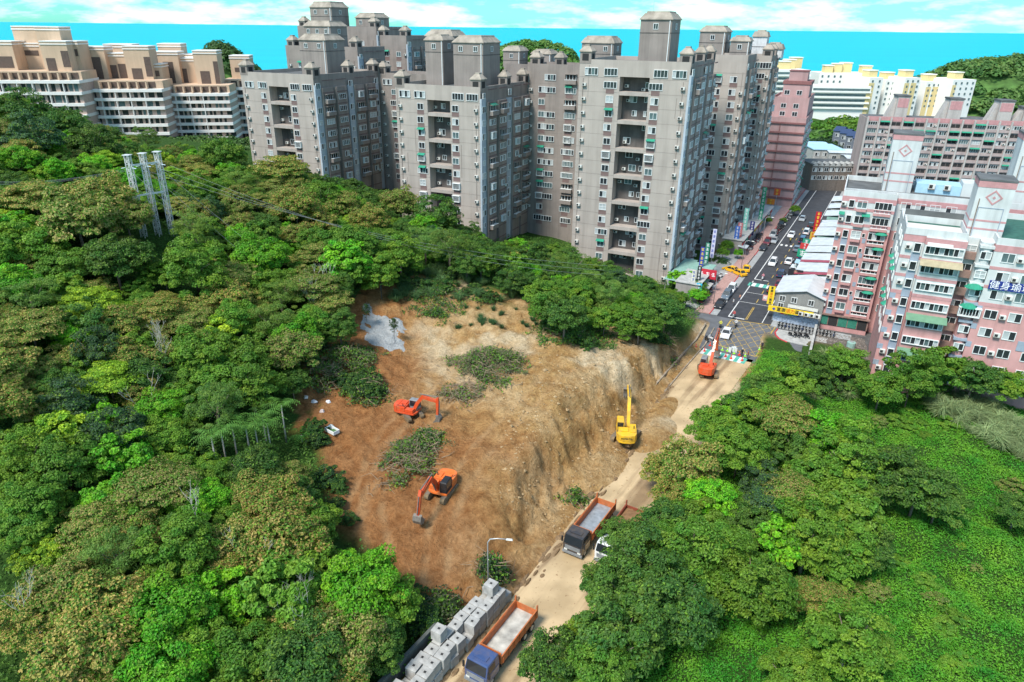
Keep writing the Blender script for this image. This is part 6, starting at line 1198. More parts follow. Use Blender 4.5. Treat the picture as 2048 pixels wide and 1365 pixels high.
for s_, t_, yw, p, k, lb in [(4.6, -3.1, BACK, ck, 'sedan', 'black sedan parked at the red kerb nearest the junction'), (11.0, -3.1, BACK, cg, 'suv', 'grey blue car parked between a black and a white car'), (15.8, -3.05, BACK, cw, 'suv', 'white car parked at the red kerb by the white line'), (20.4, 5.3, FWD, ck, 'sedan', 'black car with red tail lights past the zebra crossing'), (42.0, 1.8, BACK, cw, 'suv', 'white car driving towards the zebra crossing'), (45.5, 5.3, FWD, cw, 'sedan', 'white sedan queueing in the lane beside parked scooters'), (64, -1.6, BACK, cs, 'sedan', 'silver car stopped by the red pavement edge'), (79, 5.3, FWD, cw, 'suv', 'white car beside the tall red banner'), (68, 5.6, FWD, cb, 'van', 'small navy van beside the shed fronts'), (55, -3.0, BACK, ck, 'sedan', 'dark car in the marked parking bay along the street'), (95, 1.9, BACK, cs, 'sedan', 'silver car approaching from the far junction'), (51.5, 7.4, FWD, cb, 'suv', 'navy car squeezed beside the market sheds'), (28.5, 7.6, FWD, cs, 'van', 'silver van parked outside the red-roofed shed'), (25.5, 6.2, FWD, cr_, 'sedan', 'maroon car just beyond the zebra crossing'), (33.5, 5.2, FWD, cb, 'suv', 'navy car waiting behind the maroon car'), (37.6, 7.5, FWD, cw, 'van', 'white van under the pale blue awning'), (58.5, 5.4, FWD, cg, 'sedan', 'grey blue car passing the green and red boards'), (88, 5.4, FWD, ck, 'sedan', 'black car near the mint gabled shed'), (73, 1.8, BACK, cw, 'sedan', 'white sedan coming down the middle of the street'), (70.5, -3.0, BACK, cs, 'suv', 'silver car parked along the arcade'), (61, -3.05, BACK, cr_, 'suv', 'maroon car parked by the arcade lamp'), (84, -2.9, BACK, ck, 'suv', 'black car among the far scooter bays')]: car(st(s_, t_), yw, p, lb, k)
car(st(30.5, -6.4), FWD + 1.15, cyl, 'yellow taxi parked across the pavement', 'taxi'); car(st(29.0, -4.2), FWD + .9, cyl, 'yellow taxi nosing out towards the road', 'taxi'); car(st(33.4, -3.2), FWD + .15, cyl, 'yellow taxi waiting straight at the kerb', 'taxi')
# ---------------------------------------------------------------- scooters
def scooter_proto(paint):
    root = empty('scooter'); mb = MB(); mb.hexa([(-.13, -.62, .32), (.13, -.62, .32), (.13, .1, .3), (-.13, .1, .3)], [(-.16, -.72, .72), (.16, -.72, .72), (.14, .05, .68), (-.14, .05, .68)]); mb.box(-.13, .13, .08, .5, .24, .32); mb.hexa([(-.17, .45, .28), (.17, .45, .28), (.15, .62, .3), (-.15, .62, .3)], [(-.2, .42, .9), (.2, .42, .9), (.12, .55, .95), (-.12, .55, .95)]); mb.box(-.09, .09, .5, .8, .46, .55)
    mb.build('body', paint, root, bevel=.03); MB().box(-.14, .14, -.7, .1, .72, .82).build('seat', rubber, root, bevel=.03)
    mb = MB(); mb.tube([(-.34, .42, 1.0), (0, .5, .98), (.34, .42, 1.0)], .025, 5); mb.tube([(0, .5, .98), (0, .68, .28)], .03, 5); mb.bar((-.3, .45, 1.0), (-.32, .5, 1.2), .02); mb.bar((.3, .45, 1.0), (.32, .5, 1.2), .02); mb.build('handlebar', blackp, root)
    for yy in (-.55, .68): wheel(root, 0, yy, .26, .12)
    MB().box(-.07, .07, .54, .6, .76, .88).build('headlight', acm, root); return root
SCO = [scooter_proto(ck), scooter_proto(cw), scooter_proto(cs), scooter_proto(cr_), scooter_proto(cb)]; SCN = ['black', 'white', 'silver', 'maroon', 'navy']
srnd = random.Random(9); used_s = set()
def scooter(x, y, yaw, i, label, group, z=.13, lean=.12):
    o = copy_tree(SCO[i]); o.location = (x, y, z); o.rotation_euler = (0, lean, yaw); tag(o, label, 'scooter', group); return o
for k in range(17):
    q = st(-1.0 + srnd.uniform(-.1, .1), 10.4 + k * .66); i = srnd.choice([0, 0, 0, 0, 4]); scooter(q[0], q[1], BACK + srnd.uniform(-.15, .15), i, SCN[i] + ' scooter in the tight row before the pharmacy', SCN[i] + ' scooters in the pharmacy row')
for k in range(4):
    q = st(-5.2 + k * .3, 13.5 + k * .9); scooter(q[0], q[1], BACK + 1 + srnd.uniform(-.3, .3), 0, 'black scooter parked on the concrete corner pad', 'scooters on the corner pad')
for a, b, n, t0, lab in ((3.5, 14.5, 16, -7.6, 'pavement before the corner shop'), (15.5, 26, 15, -8.2, 'paved forecourt below the tall tower'), (50, 70, 22, -6.4, 'pink pavement by the arcade shops'), (72, 104, 30, -2.6, 'bays along the far street')):
    for k in range(n):
        q = st(a + (b - a) * k / n, t0 + srnd.uniform(-.4, .4)); i = srnd.choice([0, 0, 1, 2, 3, 4]); scooter(q[0], q[1], FWD + R(80) + srnd.uniform(-.25, .25), i, SCN[i] + ' scooter parked on the ' + lab, SCN[i] + ' scooters on the ' + lab)
for k in range(14):
    q = st(29 + k * .95, 8.0 + srnd.uniform(-.3, .3)); i = srnd.choice([0, 1, 2, 4]); scooter(q[0], q[1], FWD - R(75) + srnd.uniform(-.2, .2), i, SCN[i] + ' scooter parked along the market sheds', SCN[i] + ' scooters along the market sheds', .03)
q = at(1412, 683); scooter(q[0], q[1], FWD + .6, 0, 'dark scooter standing at the roadside by the cones', None, .03); q = at(1421, 680); scooter(q[0], q[1], FWD + .9, 1, 'white scooter standing at the roadside by the cones', None, .03)
# ---------------------------------------------------------------- people
skinm = mat('skin', (.45, .27, .19), .7); PCACHE = {}
def cloth(c):
    k = 'cloth_%02d%02d%02d' % tuple(int(v * 99) for v in c); return mat(k, c, .85, var=.1)
def person(x, y, z, yaw, top, bottom, hat, label, pose='stand'):
    J = {'pelvis': (0, 0, .95), 'chest': (0, .02, 1.3), 'neck': (0, .02, 1.5), 'head': (0, .04, 1.66), 'crown': (0, .03, 1.76)}
    if pose == 'stand':
        for s, n in ((-1, 'l'), (1, 'r')): J.update({'hip' + n: (s * .1, 0, .9), 'knee' + n: (s * .12, .03, .48), 'ank' + n: (s * .13, -.02, .08), 'toe' + n: (s * .15, .16, .04), 'sh' + n: (s * .19, .02, 1.42), 'el' + n: (s * .27, 0, 1.14), 'wr' + n: (s * .25, .12, .92), 'ha' + n: (s * .24, .17, .84)})
    else:
        J = {k: (v[0], v[1] - .25, v[2] - .15) for k, v in J.items()}
        for s, n in ((-1, 'l'), (1, 'r')): J.update({'hip' + n: (s * .11, -.22, .78), 'knee' + n: (s * .2, .2, .72), 'ank' + n: (s * .18, .22, .34), 'toe' + n: (s * .18, .4, .32), 'sh' + n: (s * .19, -.23, 1.27), 'el' + n: (s * .3, .0, 1.08), 'wr' + n: (s * .3, .3, 1.02), 'ha' + n: (s * .3, .4, 1.0)})
    E_ = [('pelvis', 'chest'), ('chest', 'neck'), ('neck', 'head'), ('head', 'crown')]
    for n in 'lr': E_ += [('pelvis', 'hip' + n), ('hip' + n, 'knee' + n), ('knee' + n, 'ank' + n), ('ank' + n, 'toe' + n), ('chest', 'sh' + n), ('sh' + n, 'el' + n), ('el' + n, 'wr' + n), ('wr' + n, 'ha' + n)]
    rad = {'pelvis': .15, 'chest': .16, 'neck': .06, 'head': .105, 'crown': .08, 'hip': .10, 'knee': .065, 'ank': .045, 'toe': .045, 'sh': .075, 'el': .048, 'wr': .035, 'ha': .045}
    if pose in PCACHE: fin_ = PCACHE[pose].copy()
    else: fin_ = None
    names = list(J); me = bpy.data.meshes.new('body'); me.from_pydata([J[k] for k in names], [(names.index(a), names.index(b)) for a, b in E_], []); tmp = bpy.data.objects.new('tmp', me)
    if fin_ is None: COL.objects.link(tmp); tmp.modifiers.new('s', 'SKIN'); tmp.modifiers.new('d', 'SUBSURF').levels = 1; sk = me.skin_vertices[0].data
    for i, k in enumerate(names if fin_ is None else []): r_ = rad.get(k) or rad[k[:-1]]; sk[i].radius = (r_, r_ * (.8 if k in ('pelvis', 'chest') else 1)); sk[i].use_root = (k == 'pelvis')
    if fin_ is None: dg = bpy.context.evaluated_depsgraph_get(); PCACHE[pose] = bpy.data.meshes.new_from_object(tmp.evaluated_get(dg)); fin_ = PCACHE[pose].copy()
    bpy.data.objects.remove(tmp); fin_.materials.clear()
    for m in (cloth(top), cloth(bottom), skinm, cloth(hat)): fin_.materials.append(m)
    hz_ = J['head'][2]; pz = J['pelvis'][2]
    for f in fin_.polygons:
        c = f.center; f.use_smooth = True; hand = min((c - Vector(J['ha' + n])).length for n in 'lr') < .1
        f.material_index = 3 if (c.z > hz_ + .04 or (c.z > hz_ - .08 and c.y < J['head'][1] - .03)) else 2 if (c.z > hz_ - .13 or hand) else 1 if c.z < pz + .0 else 0
    root = empty('person', (x, y, z), yaw, label, 'person'); link('body', fin_, root); return root
for px, py, yw, tp, bt, ht, lb in [(1483, 714, .3, (.02, .02, .03), (.03, .03, .04), (.6, .6, .6), 'person in black with a white cap by the cones'), (1495, 718, 1.2, (.25, .08, .05), (.05, .05, .06), (.02, .02, .02), 'person in reddish top at the edge of the grove'), (1523, 700, 2.4, (.03, .03, .05), (.02, .02, .03), (.55, .55, .5), 'person in dark uniform on the yellow line'), (1196, 1122, 2.0, (.5, .5, .5), (.25, .12, .1), (.03, .02, .02), 'person in grey shirt standing by the truck on mud'), (1479, 603, .5, (.6, .3, .2), (.05, .05, .1), (.02, .02, .02), 'person on the pavement beside parked cars'), (1466, 612, 1.5, (.55, .55, .55), (.1, .1, .12), (.02, .02, .02), 'person in pale shirt among the pavement scooters')]:
    q = at(px, py); person(q[0], q[1], .02, yw, tp, bt, ht, lb)
for px, py, yw, tp, ht, i, lb in [(1440, 656, BACK, (.62, .6, .08), (.6, .55, .1), 0, 'in yellow vest riding past the corner'), (1471, 654, BACK + .1, (.6, .6, .6), (.6, .6, .6), 0, 'in white shirt riding onto the box junction'), (1467, 636, BACK, (.5, .1, .1), (.05, .05, .05), 2, 'in red riding at the stop line'), (1525, 560, BACK, (.6, .25, .3), (.5, .05, .1), 1, 'in pink riding over the zebra crossing'), (1580, 486, FWD, (.5, .42, .1), (.1, .1, .1), 0, 'in mustard jacket riding up the street')]:
    q = at(px, py); scooter(q[0], q[1], yw, i, 'scooter ridden by a person ' + lb.split(' riding')[0].strip() + ' ' + ' '.join(lb.split(' riding')[1:]).strip(), None, .02, 0); person(q[0], q[1], .05, yw, tp, (.04, .04, .06), ht, 'person ' + lb, 'ride')
# ---------------------------------------------------------------- cones and barriers
def cone_mesh(m, m2): mb = MB(); mb.box(-.2, .2, -.2, .2, 0, .05, 0); seg = 10; mb.tube([(0, 0, .05), (0, 0, .3)], [.16, .105], seg, 0); mb.tube([(0, 0, .301), (0, 0, .48)], [.105, .072], seg, 1); mb.tube([(0, 0, .481), (0, 0, .78)], [.072, .03], seg, 0); return mb.mesh('traffic_cone', [m, m2])
CONE_R = cone_mesh(mat('cone_red', (.75, .05, .03), .5), mat('cone_band', (.75, .25, .22), .5)); CONE_G = cone_mesh(mat('cone_lime', (.35, .75, .05), .5), MT['white_road_paint'])
for i, (px, py) in enumerate([(1391.7, 696), (1408.7, 703), (1420, 692), (1437.6, 711), (1451, 714), (1462, 718), (1478.6, 711), (1484, 722)]): q = at(px, py); o = link('traffic_cone', CONE_R, None, (q[0], q[1], .02), .3 * i); o.scale = (1.15,) * 3; tag(o, 'red traffic cone in the line closing the muddy road', 'cone', 'red cones closing the road')
for i, (px, py) in enumerate([(1444.5, 701), (1454.5, 703), (1468, 708), (1519, 700), (1490, 713)]): q = at(px, py); o = link('traffic_cone', CONE_G, None, (q[0], q[1], .02), .3 * i); o.scale = (1.1,) * 3; tag(o, 'lime green traffic cone near the zebra crossing', 'cone', 'lime cones near the crossing')
for i, (px, py) in enumerate([(1459, 705), (1470, 706)]):
    q = at(px, py); o = empty('barrier', (q[0], q[1], .02), .5 + i, ('first' if i else 'second') + ' white folding barrier between the lime cones', 'barrier'); MB().box(-.03, .03, -.3, .3, 0, 1.0).build('leg', white_f, o); MB().box(.03, .7, -.05, .05, .75, .9).build('bar', white_f, o); MB().box(.7, .76, -.3, .3, 0, 1.0).build('leg', white_f, o)
# ---------------------------------------------------------------- concrete blocks along the lower road
blk = mat('cast_concrete_block', (.43, .42, .395), .85, var=.3, scale=1.4, bump=.3, streak=.2); BV = []
for sd in range(3):
    mb = MB(); s = .57; mb.box(-s, s, -s, s, 0, 1.13 - sd * .0, 0); mb.box(-.12, .12, -.12, .12, 1.14, 1.155, 1); BV.append(mb.mesh('concrete_block', [blk, dark]));  # dark square on top: shade inside the lifting hole, put into colour
ub_ = np.array([6.7, 10.5]); ub_ /= np.hypot(*ub_); nb_ = np.array([-ub_[1], ub_[0]]); B0 = np.array([-7.2, 45.2]); brd = random.Random(2); bang = math.atan2(ub_[1], ub_[0])
def block(i, c, k, lab, dy=0):
    p = B0 + ub_ * (i * 1.21) + nb_ * (.5 + c * 1.2 + brd.uniform(-.14, .14)) + ub_ * brd.uniform(-.06, .06); o = link('concrete_block', BV[brd.randrange(3)], None, (p[0], p[1], .01 + k * 1.15), bang + brd.uniform(-.09, .09)); tag(o, lab, 'concrete block', 'concrete blocks stacked along the muddy road')
    b = o.modifiers.new('bevel', 'BEVEL'); b.width = .06; b.segments = 2; b.limit_method = 'ANGLE'
for i in range(-2, 11):
    for c in (0, 1):
        for k in (0, 1):
            if k and brd.random() < .08: continue
            block(i, c, k, 'cubic concrete block with lifting hole in the two-tier stack' if k else 'cubic concrete block at the bottom of the stack')
block(3.2, 1.2, 2, 'lone concrete block raised above the middle of the stack'); block(9.6, .4, 2, 'topmost concrete block at the uphill end of the stack'); block(10.9, .1, 0, 'low concrete block ending the row uphill'); block(10.9, 1.2, 0, 'low concrete block ending the row uphill')
mb = MB(); p0 = B0 - ub_ * 5 + nb_ * 3.1; p1 = B0 + ub_ * 5 + nb_ * 3.1; mb.bar((p0[0], p0[1], 1.2), (p1[0], p1[1], 1.2), .35, 2.6); tag(mb.build('retaining_wall', mat('mossy_dark_concrete', (.10, .11, .10), .9, var=.3)), 'dark mossy wall behind the stacked concrete blocks', 'wall')
# ---------------------------------------------------------------- lamps, pylon, cables
def lamp(x, y, z, yaw, h, label, arm=1.6):
    o = empty('street_lamp', (x, y, z), yaw, label, 'street lamp'); MB().tube([(0, 0, -.5), (0, 0, h - .6), (.25, 0, h - .15), (arm * .5, 0, h), (arm, 0, h)], [.1, .07, .06, .05, .04], 8).build('pole', alum, o, smooth=True); mb = MB(); mb.hexa([(arm - .1, -.12, h - .05), (arm + .6, -.14, h - .05), (arm + .6, .14, h - .05), (arm - .1, .12, h - .05)], [(arm - .05, -.06, h + .08), (arm + .5, -.07, h + .06), (arm + .5, .07, h + .06), (arm - .05, .06, h + .08)]); mb.build('lamp_head', acm, o)
g = ground_at(976, 1192); lamp(g[0], g[1], g[2], -.1, 7.4, 'tall street lamp with curved arm at the slope foot', 2.0)
for s_, t_, lb in ((5, -4.6, 'street lamp on the pink pavement near the junction'), (34, -4.6, 'street lamp beside the yellow taxis'), (62, -4.6, 'street lamp by the arcade shops')): q = st(s_, t_); lamp(q[0], q[1], .1, STREET_ANG, 7.5, lb)
bx, by, bz = PYG; py_ = empty('transmission_pylon', (bx, by, bz), R(-6), 'white steel pylon of three guyed lattice masts on wooded slope', 'pylon'); galv = mat('galvanised_steel', (.62, .63, .62), .5, .2, var=.1); Hm = atY(303, 308, by)[2] - bz
MX = (-1.4, 0, 1.4)
for mx in MX:
    mb = MB(); s = .36; n = 19; dy = mx * 1.4
    for a, b in ((-s, -s), (s, -s), (s, s), (-s, s)): mb.bar((mx + a, dy + b, -3), (mx + a, dy + b, Hm), .10)
    for k in range(n):
        z0 = k * Hm / n; z1 = (k + 1) * Hm / n; cs_ = [(-s, -s), (s, -s), (s, s), (-s, s)]
        for i in range(4):
            a, b = cs_[i], cs_[(i + 1) % 4]; mb.bar((mx + a[0], dy + a[1], z1), (mx + b[0], dy + b[1], z1), .05)
            if k % 2: a, b = b, a
            mb.bar((mx + a[0], dy + a[1], z0), (mx + b[0], dy + b[1], z1), .05)
    mb.box(mx - .6, mx + .6, dy - .5, dy + .5, Hm, Hm + .12); mb.build('mast', galv, py_)
for z in (Hm * .52, Hm * .88): mb = MB(); mb.bar((MX[0], MX[0] * 1.4, z), (MX[2], MX[2] * 1.4, z), .25); mb.build('crossbeam', galv, py_)
ins = mat('pale_insulator', (.55, .68, .75), .3)
for mx in MX:
    for sg in (-1, 1): mb = MB(); mb.tube([(mx + sg * .6, mx * 1.4 - .3, Hm * .86), (mx + sg * 1.3, mx * 1.4 - .3, Hm * .85)], .06, 6); mb.build('insulator', ins, py_)
cable = mat('cable_steel', (.34, .36, .36), .4, .5)
def wire(a, b, sag, r, label, n=18, group='overhead cables from the pylon', name='power_line'):
    a = Vector(a); b = Vector(b); pts = [a.lerp(b, t) - Vector((0, 0, sag * 4 * t * (1 - t))) for t in np.linspace(0, 1, n)]; mb = MB(); mb.tube(pts, r, 5); tag(mb.build(name, cable), label, 'cable', group)
for i, mx in enumerate(MX):
    tx, ty = bx + mx, by + mx * 1.4
    for j, (zz, pxe, pye) in enumerate(((Hm * .84, 1215 - i * 6, 532 + i * 9),)): e = atY(pxe, pye, 131 - i * 2); wire((tx + 2, ty, bz + zz), e, 3.0 + i * .4, .02, 'overhead cable sagging from the pylon down towards the towers')
    e = atY(-260, 332 + i * 9, 108 - i * 3); wire((tx - 2, ty, bz + Hm * .83), e, 2.2, .018, 'overhead cable running from the pylon over the wooded hill', group='overhead cables over the hill')
    for k in range(2): e = (tx + 14 + k * 5 + i, ty + 6 - k * 9, hz(tx + 14 + k * 5 + i, ty + 6 - k * 9) + 1); wire((tx, ty, bz + Hm * (.62 + .2 * k)), e, .2, .014, 'taut guy wire anchoring the pylon in the trees', 4, 'pylon guy wires', 'guy_wire')
    e = (tx - 5 - i, ty - 9, hz(tx - 5 - i, ty - 9) + 1); wire((tx, ty, bz + Hm * .6), e, .2, .014, 'taut guy wire anchoring the pylon in the trees', 4, 'pylon guy wires', 'guy_wire')
# ---------------------------------------------------------------- brush piles, palms, grasses, debris on the site
twig = mat('dead_twig', (.27, .20, .13), .9, var=.3, scale=2); greyleaf = (.21, .19, .11)
def brush_pile(px, py, rpx, hgt, label, green, nb, nl, seed, col=(.045, .11, .025), el=1.0):
    g = ground_at(px, py); rad = rpx * math.hypot(g[1], CAM_H - g[2]) / FPX; o = empty('brush_pile', g, 0, label, 'brush pile'); rg = np.random.default_rng(seed); mb = MB()
    ph = rg.uniform(0, 6.28, 4)
    def rf(a): return 1 + .22 * math.sin(2 * a + ph[0]) + .16 * math.sin(3 * a + ph[1]) + .12 * math.sin(5 * a + ph[2])
    def surf(x, y): return hgt * max(0, 1 - (x * x + (y / el) ** 2) / rad ** 2) * (.55 + .9 * float(fbm(np.array([x * .5 + seed]), np.array([y * .5]), 2, seed)[0])) + (hz(g[0] + x, g[1] + y) - g[2])
    for k in range(nb):
        a = rg.uniform(0, 6.28); r_ = rad * rf(a) * (math.sqrt(rg.uniform(0, 1)) * .95 if rg.random() > .12 else rg.uniform(.9, 1.5)); x, y = r_ * math.cos(a), r_ * math.sin(a) * el; L_ = rg.uniform(.8, 2.6); b = rg.uniform(0, 6.28); z = surf(x, y)
        p1 = (x, y, z - .1); p2 = (x + L_ * .5 * math.cos(b), y + L_ * .5 * math.sin(b), z + rg.uniform(-.1, .6)); p3 = (x + L_ * math.cos(b + .4), y + L_ * math.sin(b + .4), z + rg.uniform(-.5, .7)); w = rg.uniform(.02, .07); mb.tube([p1, p2, p3], [w, w * .8, w * .4], 4)
    tag(mb.build('branches', twig, o), kind='stuff'); P = []; Nn = []; T = []
    nc = max(8, nl // 22)
    for k in range(nc):
        a = rg.uniform(0, 6.28); r_ = rad * rf(a) * (math.sqrt(rg.uniform(0, 1)) if rg.random() > .1 else rg.uniform(.9, 1.3)); x, y = r_ * math.cos(a), r_ * math.sin(a) * el; z = surf(x, y) + .1; w = rg.normal(size=(40, 3)) * np.array([.45, .45, .22]); P.append(np.array([x, y, z]) + w); Nn.append(rg.normal(size=(40, 3)) * .7 + [0, -.2, .9]); T.append(np.full(40, np.clip(rg.normal(.5, .25), 0, 1)))
    me = leaf_mesh('leaves', leaf_quads(np.concatenate(P), np.concatenate(Nn), .34, .6, rg, .1), np.concatenate(T)); l = link('leaves', me, o); tag(l, kind='stuff'); l.color = (*(np.array(col) * green + np.array(greyleaf) * (1 - green)), .62)
brush_pile(975, 735, 72, 2.2, 'largest heap of grubbed brush in the middle of site', .35, 260, 3600, 1, el=.8); brush_pile(1145, 668, 68, 1.6, 'green leafy heap of cut shrubs at the site edge', .9, 60, 3600, 2, (.06, .16, .03)); brush_pile(815, 930, 48, 1.3, 'tangle of uprooted trunks beside the lower excavator', .5, 220, 1500, 3, el=1.5); brush_pile(850, 890, 34, .9, 'small leafy brush heap below the curled excavator', .8, 70, 1000, 4)
brush_pile(700, 720, 52, 1.6, 'felled shrubs lying on the red bank below forest', .7, 90, 2600, 5); brush_pile(730, 775, 44, 1.2, 'dark leafy shrubs slumped at the red bank foot', .8, 60, 2200, 6, (.03, .08, .02)); brush_pile(650, 760, 34, 1.4, 'broken shrubs at the left edge of site', .5, 90, 1200, 7); brush_pile(925, 790, 40, .7, 'scattered roots and twigs below the big heap', .2, 170, 500, 8); brush_pile(880, 1230, 34, .8, 'dark weeds growing behind the concrete blocks', .8, 30, 1300, 9, (.02, .06, .015)); brush_pile(985, 1165, 24, 2.4, 'creeper clump wrapped round the street lamp foot', .9, 60, 1300, 10, (.02, .06, .02)); brush_pile(1150, 1000, 20, .5, 'few green weeds on the lower cut slope', .9, 14, 300, 11)
brush_pile(880, 605, 60, 1.0, 'green scrub on the upper bank beside grey slope', .9, 30, 2200, 12, (.05, .12, .035)); brush_pile(1340, 700, 26, .5, 'splintered timber heap against the low wall', .02, 120, 40, 13)
def grass_mesh(seed, n, h):
    rg = np.random.default_rng(seed); V = []; F = []
    for k in range(n):
        a = rg.uniform(0, 6.28); r_ = rg.uniform(0, .45); x, y = r_ * math.cos(a), r_ * math.sin(a); d = np.array([math.cos(a + rg.normal() * .4), math.sin(a + rg.normal() * .4)]); L_ = h * rg.uniform(.6, 1.15); sp = rg.uniform(.3, .95); w = .03; s = np.array([-d[1], d[0]]) * w; b = len(V)
        for t, zz, o_ in ((0, 0, 0), (.5, .62, .32 * sp), (1, .85 - .35 * sp, sp)):
            p = np.array([x, y]) + d * o_ * L_; ww = s * (1.2 - t)
            V += [(p[0] - ww[0], p[1] - ww[1], zz * L_), (p[0] + ww[0], p[1] + ww[1], zz * L_)]
        F += [(b, b + 1, b + 3, b + 2), (b + 2, b + 3, b + 5, b + 4)]
    me = bpy.data.meshes.new('silvergrass'); me.from_pydata(V, [], F); fattr(me, 'tone', np.repeat(rg.uniform(.2, .8, n), 6)); me.materials.append(LEAF); return me
GR = [grass_mesh(s, 150, 1.7) for s in (1, 2, 3)]; grnd = random.Random(6)
def grass(x, y, s, col, label, group):
    o = link('silvergrass', grnd.choice(GR), None, (x, y, hz(x, y) - .05), grnd.uniform(0, 6.3)); o.scale = (s, s, s * grnd.uniform(.8, 1.2)); v = grnd.uniform(.75, 1.25); o.color = (col[0] * v, col[1] * v, col[2] * v, 1); tag(o, label, 'grass clump', group)
for k in range(90):
    px, py = grnd.uniform(780, 1160), grnd.uniform(525, 600); py += abs(px - 900) * .06
    g = ground_at(px, py); grass(g[0], g[1], grnd.uniform(.7, 1.3), (.11, .21, .075), 'grey green grass clump along the upper edge of site', 'grass along the upper site edge')
for k in range(26):
    g = ground_at(grnd.uniform(870, 1090), grnd.uniform(600, 660)); grass(g[0], g[1], grnd.uniform(.4, .8), (.06, .14, .05), 'small grass tuft on the bare upper slope', 'tufts on the bare slope')
for k in range(110):
    t_ = grnd.random(); px = 1870 + t_ * 190 + grnd.uniform(-12, 12); py = 790 + t_ * 105 + grnd.uniform(-30, 38); g = ground_at(px, py, .5); grass(g[0], g[1], grnd.uniform(1.0, 1.7), (.26, .34, .15), 'pale silvergrass clump in the band crossing the field', 'silvergrass band in the field')
for k in range(40):
    g = ground_at(grnd.choice([grnd.uniform(1600, 1720), grnd.uniform(1900, 2048)]), grnd.uniform(715, 800), .4); grass(g[0], g[1], grnd.uniform(.9, 1.5), (.24, .30, .13), 'straw green grass clump near the pink blocks', 'grass near the pink blocks')
def frond_mesh(seed, nf, L_, wid=.5):
    rg = np.random.default_rng(seed); V = []; F = []
    for k in range(nf):
        a = k * 6.283 / nf + rg.uniform(-.2, .2); d = np.array([math.cos(a), math.sin(a)]); s = np.array([-d[1], d[0]]); up = rg.uniform(.5, 1.25)
        for j in range(9):
            t = (j + 1) / 9; o_ = t * L_; z = up * L_ * t - .95 * L_ * t * t; p = d * o_ * .9; ln = wid * L_ * .42 * math.sin(min(1, t * 1.1 + .1) * 2.8) + .12
            for sg in (-1, 1): b = len(V); e = p + s * sg * ln + d * .25; V += [(p[0], p[1], z), (p[0] + d[0] * .13, p[1] + d[1] * .13, z), (e[0], e[1], z - ln * .45)]; F.append((b, b + 1, b + 2))
    me = bpy.data.meshes.new('fronds'); me.from_pydata(V, [], F); fattr(me, 'tone', np.repeat(rg.uniform(.3, .7, len(V) // 3), 3)); me.materials.append(LEAF); return me
FR = [frond_mesh(s, 13, 2.5) for s in (1, 2)]
for i, (px, pt_, pb) in enumerate([(430, 880, 950), (448, 868, 935), (470, 862, 925), (497, 855, 930), (515, 865, 930), (538, 870, 920), (565, 820, 880), (528, 835, 900)]):
    g = ground_at(px + 8, pb + 6); zt = atY(px, pt_, g[1])[2]; hgt = max(5.5, zt - g[2]); o = empty('palm_tree', g, 0, 'slender palm with pale trunk in the grove beside the yard', 'palm tree', 'palms beside the yard'); MB().tube([(0, 0, -.3), (0, 0, hgt)], [.12, .08], 7).build('trunk', PALEBARK, o, smooth=True); f = link('crown', FR[i % 2], o, (0, 0, hgt)); f.rotation_euler = (0, 0, i); f.color = (.10, .24, .035, 1)
g = ground_at(605, 885); o = empty('banana_plant', g, 0, 'bright banana plant at the edge of the yard', 'plant'); f = link('leaves', frond_mesh(7, 7, 1.9, .9), o, (0, 0, .9)); f.color = (.09, .28, .04, 1); MB().tube([(0, 0, -.1), (0, 0, .95)], [.14, .09], 7).build('stem', LEAF, o)
for px, py, hh, kd, lb in ((735, 655, 3.6, 'feather', 'thin feathery tree left standing on grey slope'), (790, 690, 4.4, 'mid', 'slim young conifer-like tree on the grey slope')):
    g = ground_at(px, py); cmx, tmx, R0, h_ = PROTO['wisp'][0]; o = empty('slender_tree', g, 0, lb, 'tree'); c = link('crown', cmx, o, (0, 0, hh * .75)); c.scale = (.24, .24, .55); c.color = (.045, .10, .025, 1); t = link('trunk', tmx, o); t.scale = (.3, .3, hh * .75 / h_)
mb = MB(); prof = [(-.42, .55), (.42, .55), (.36, .08), (-.36, .08)]; g = ground_at(665, 868); o = empty('bathtub', (g[0], g[1], g[2]), .9, 'discarded white bathtub at the edge of the yard', 'bathtub'); mb = MB(); mb.box(-.45, .45, -.9, .9, .06, .12); mb.box(-.5, -.42, -.95, .95, .1, .62); mb.box(.42, .5, -.95, .95, .1, .62); mb.box(-.42, .42, .87, .95, .1, .62); mb.box(-.42, .42, -.95, -.87, .1, .62); mb.build('basin', white_f, o, bevel=.04); MB().box(-.4, .4, -.8, .2, .3, .34).build('stagnant_water', mat('green_water', (.08, .16, .06), .2), o)
for i, (px, py, c, lb) in enumerate([(662, 857, (.5, .52, .5), 'crumpled grey sheet behind the bathtub'), (612, 797, (.6, .55, .5), 'pale bundle of rubbish at the yard corner'), (628, 806, (.6, .6, .62), 'white plastic bags spilled along yard edge'), (644, 824, (.5, .42, .4), 'flat concrete slab lying at yard edge'), (657, 805, (.7, .7, .7), 'white plastic container lying on the bare earth')]):
    g = ground_at(px, py); rr_ = random.Random(i); mb = MB(); pts = [(math.cos(a) * rr_.uniform(.3, .6), math.sin(a) * rr_.uniform(.3, .6)) for a in np.linspace(0, 6.28, 8)[:-1]]; mb.prism(pts, -.05, .22, None, [(p[0] * .6, p[1] * .6) for p in pts]); tag(mb.build('rubbish_item', mat('rubbish_%s' % 'abcde'[i], c, .7, var=.3, scale=4), None, g), lb, 'rubbish')
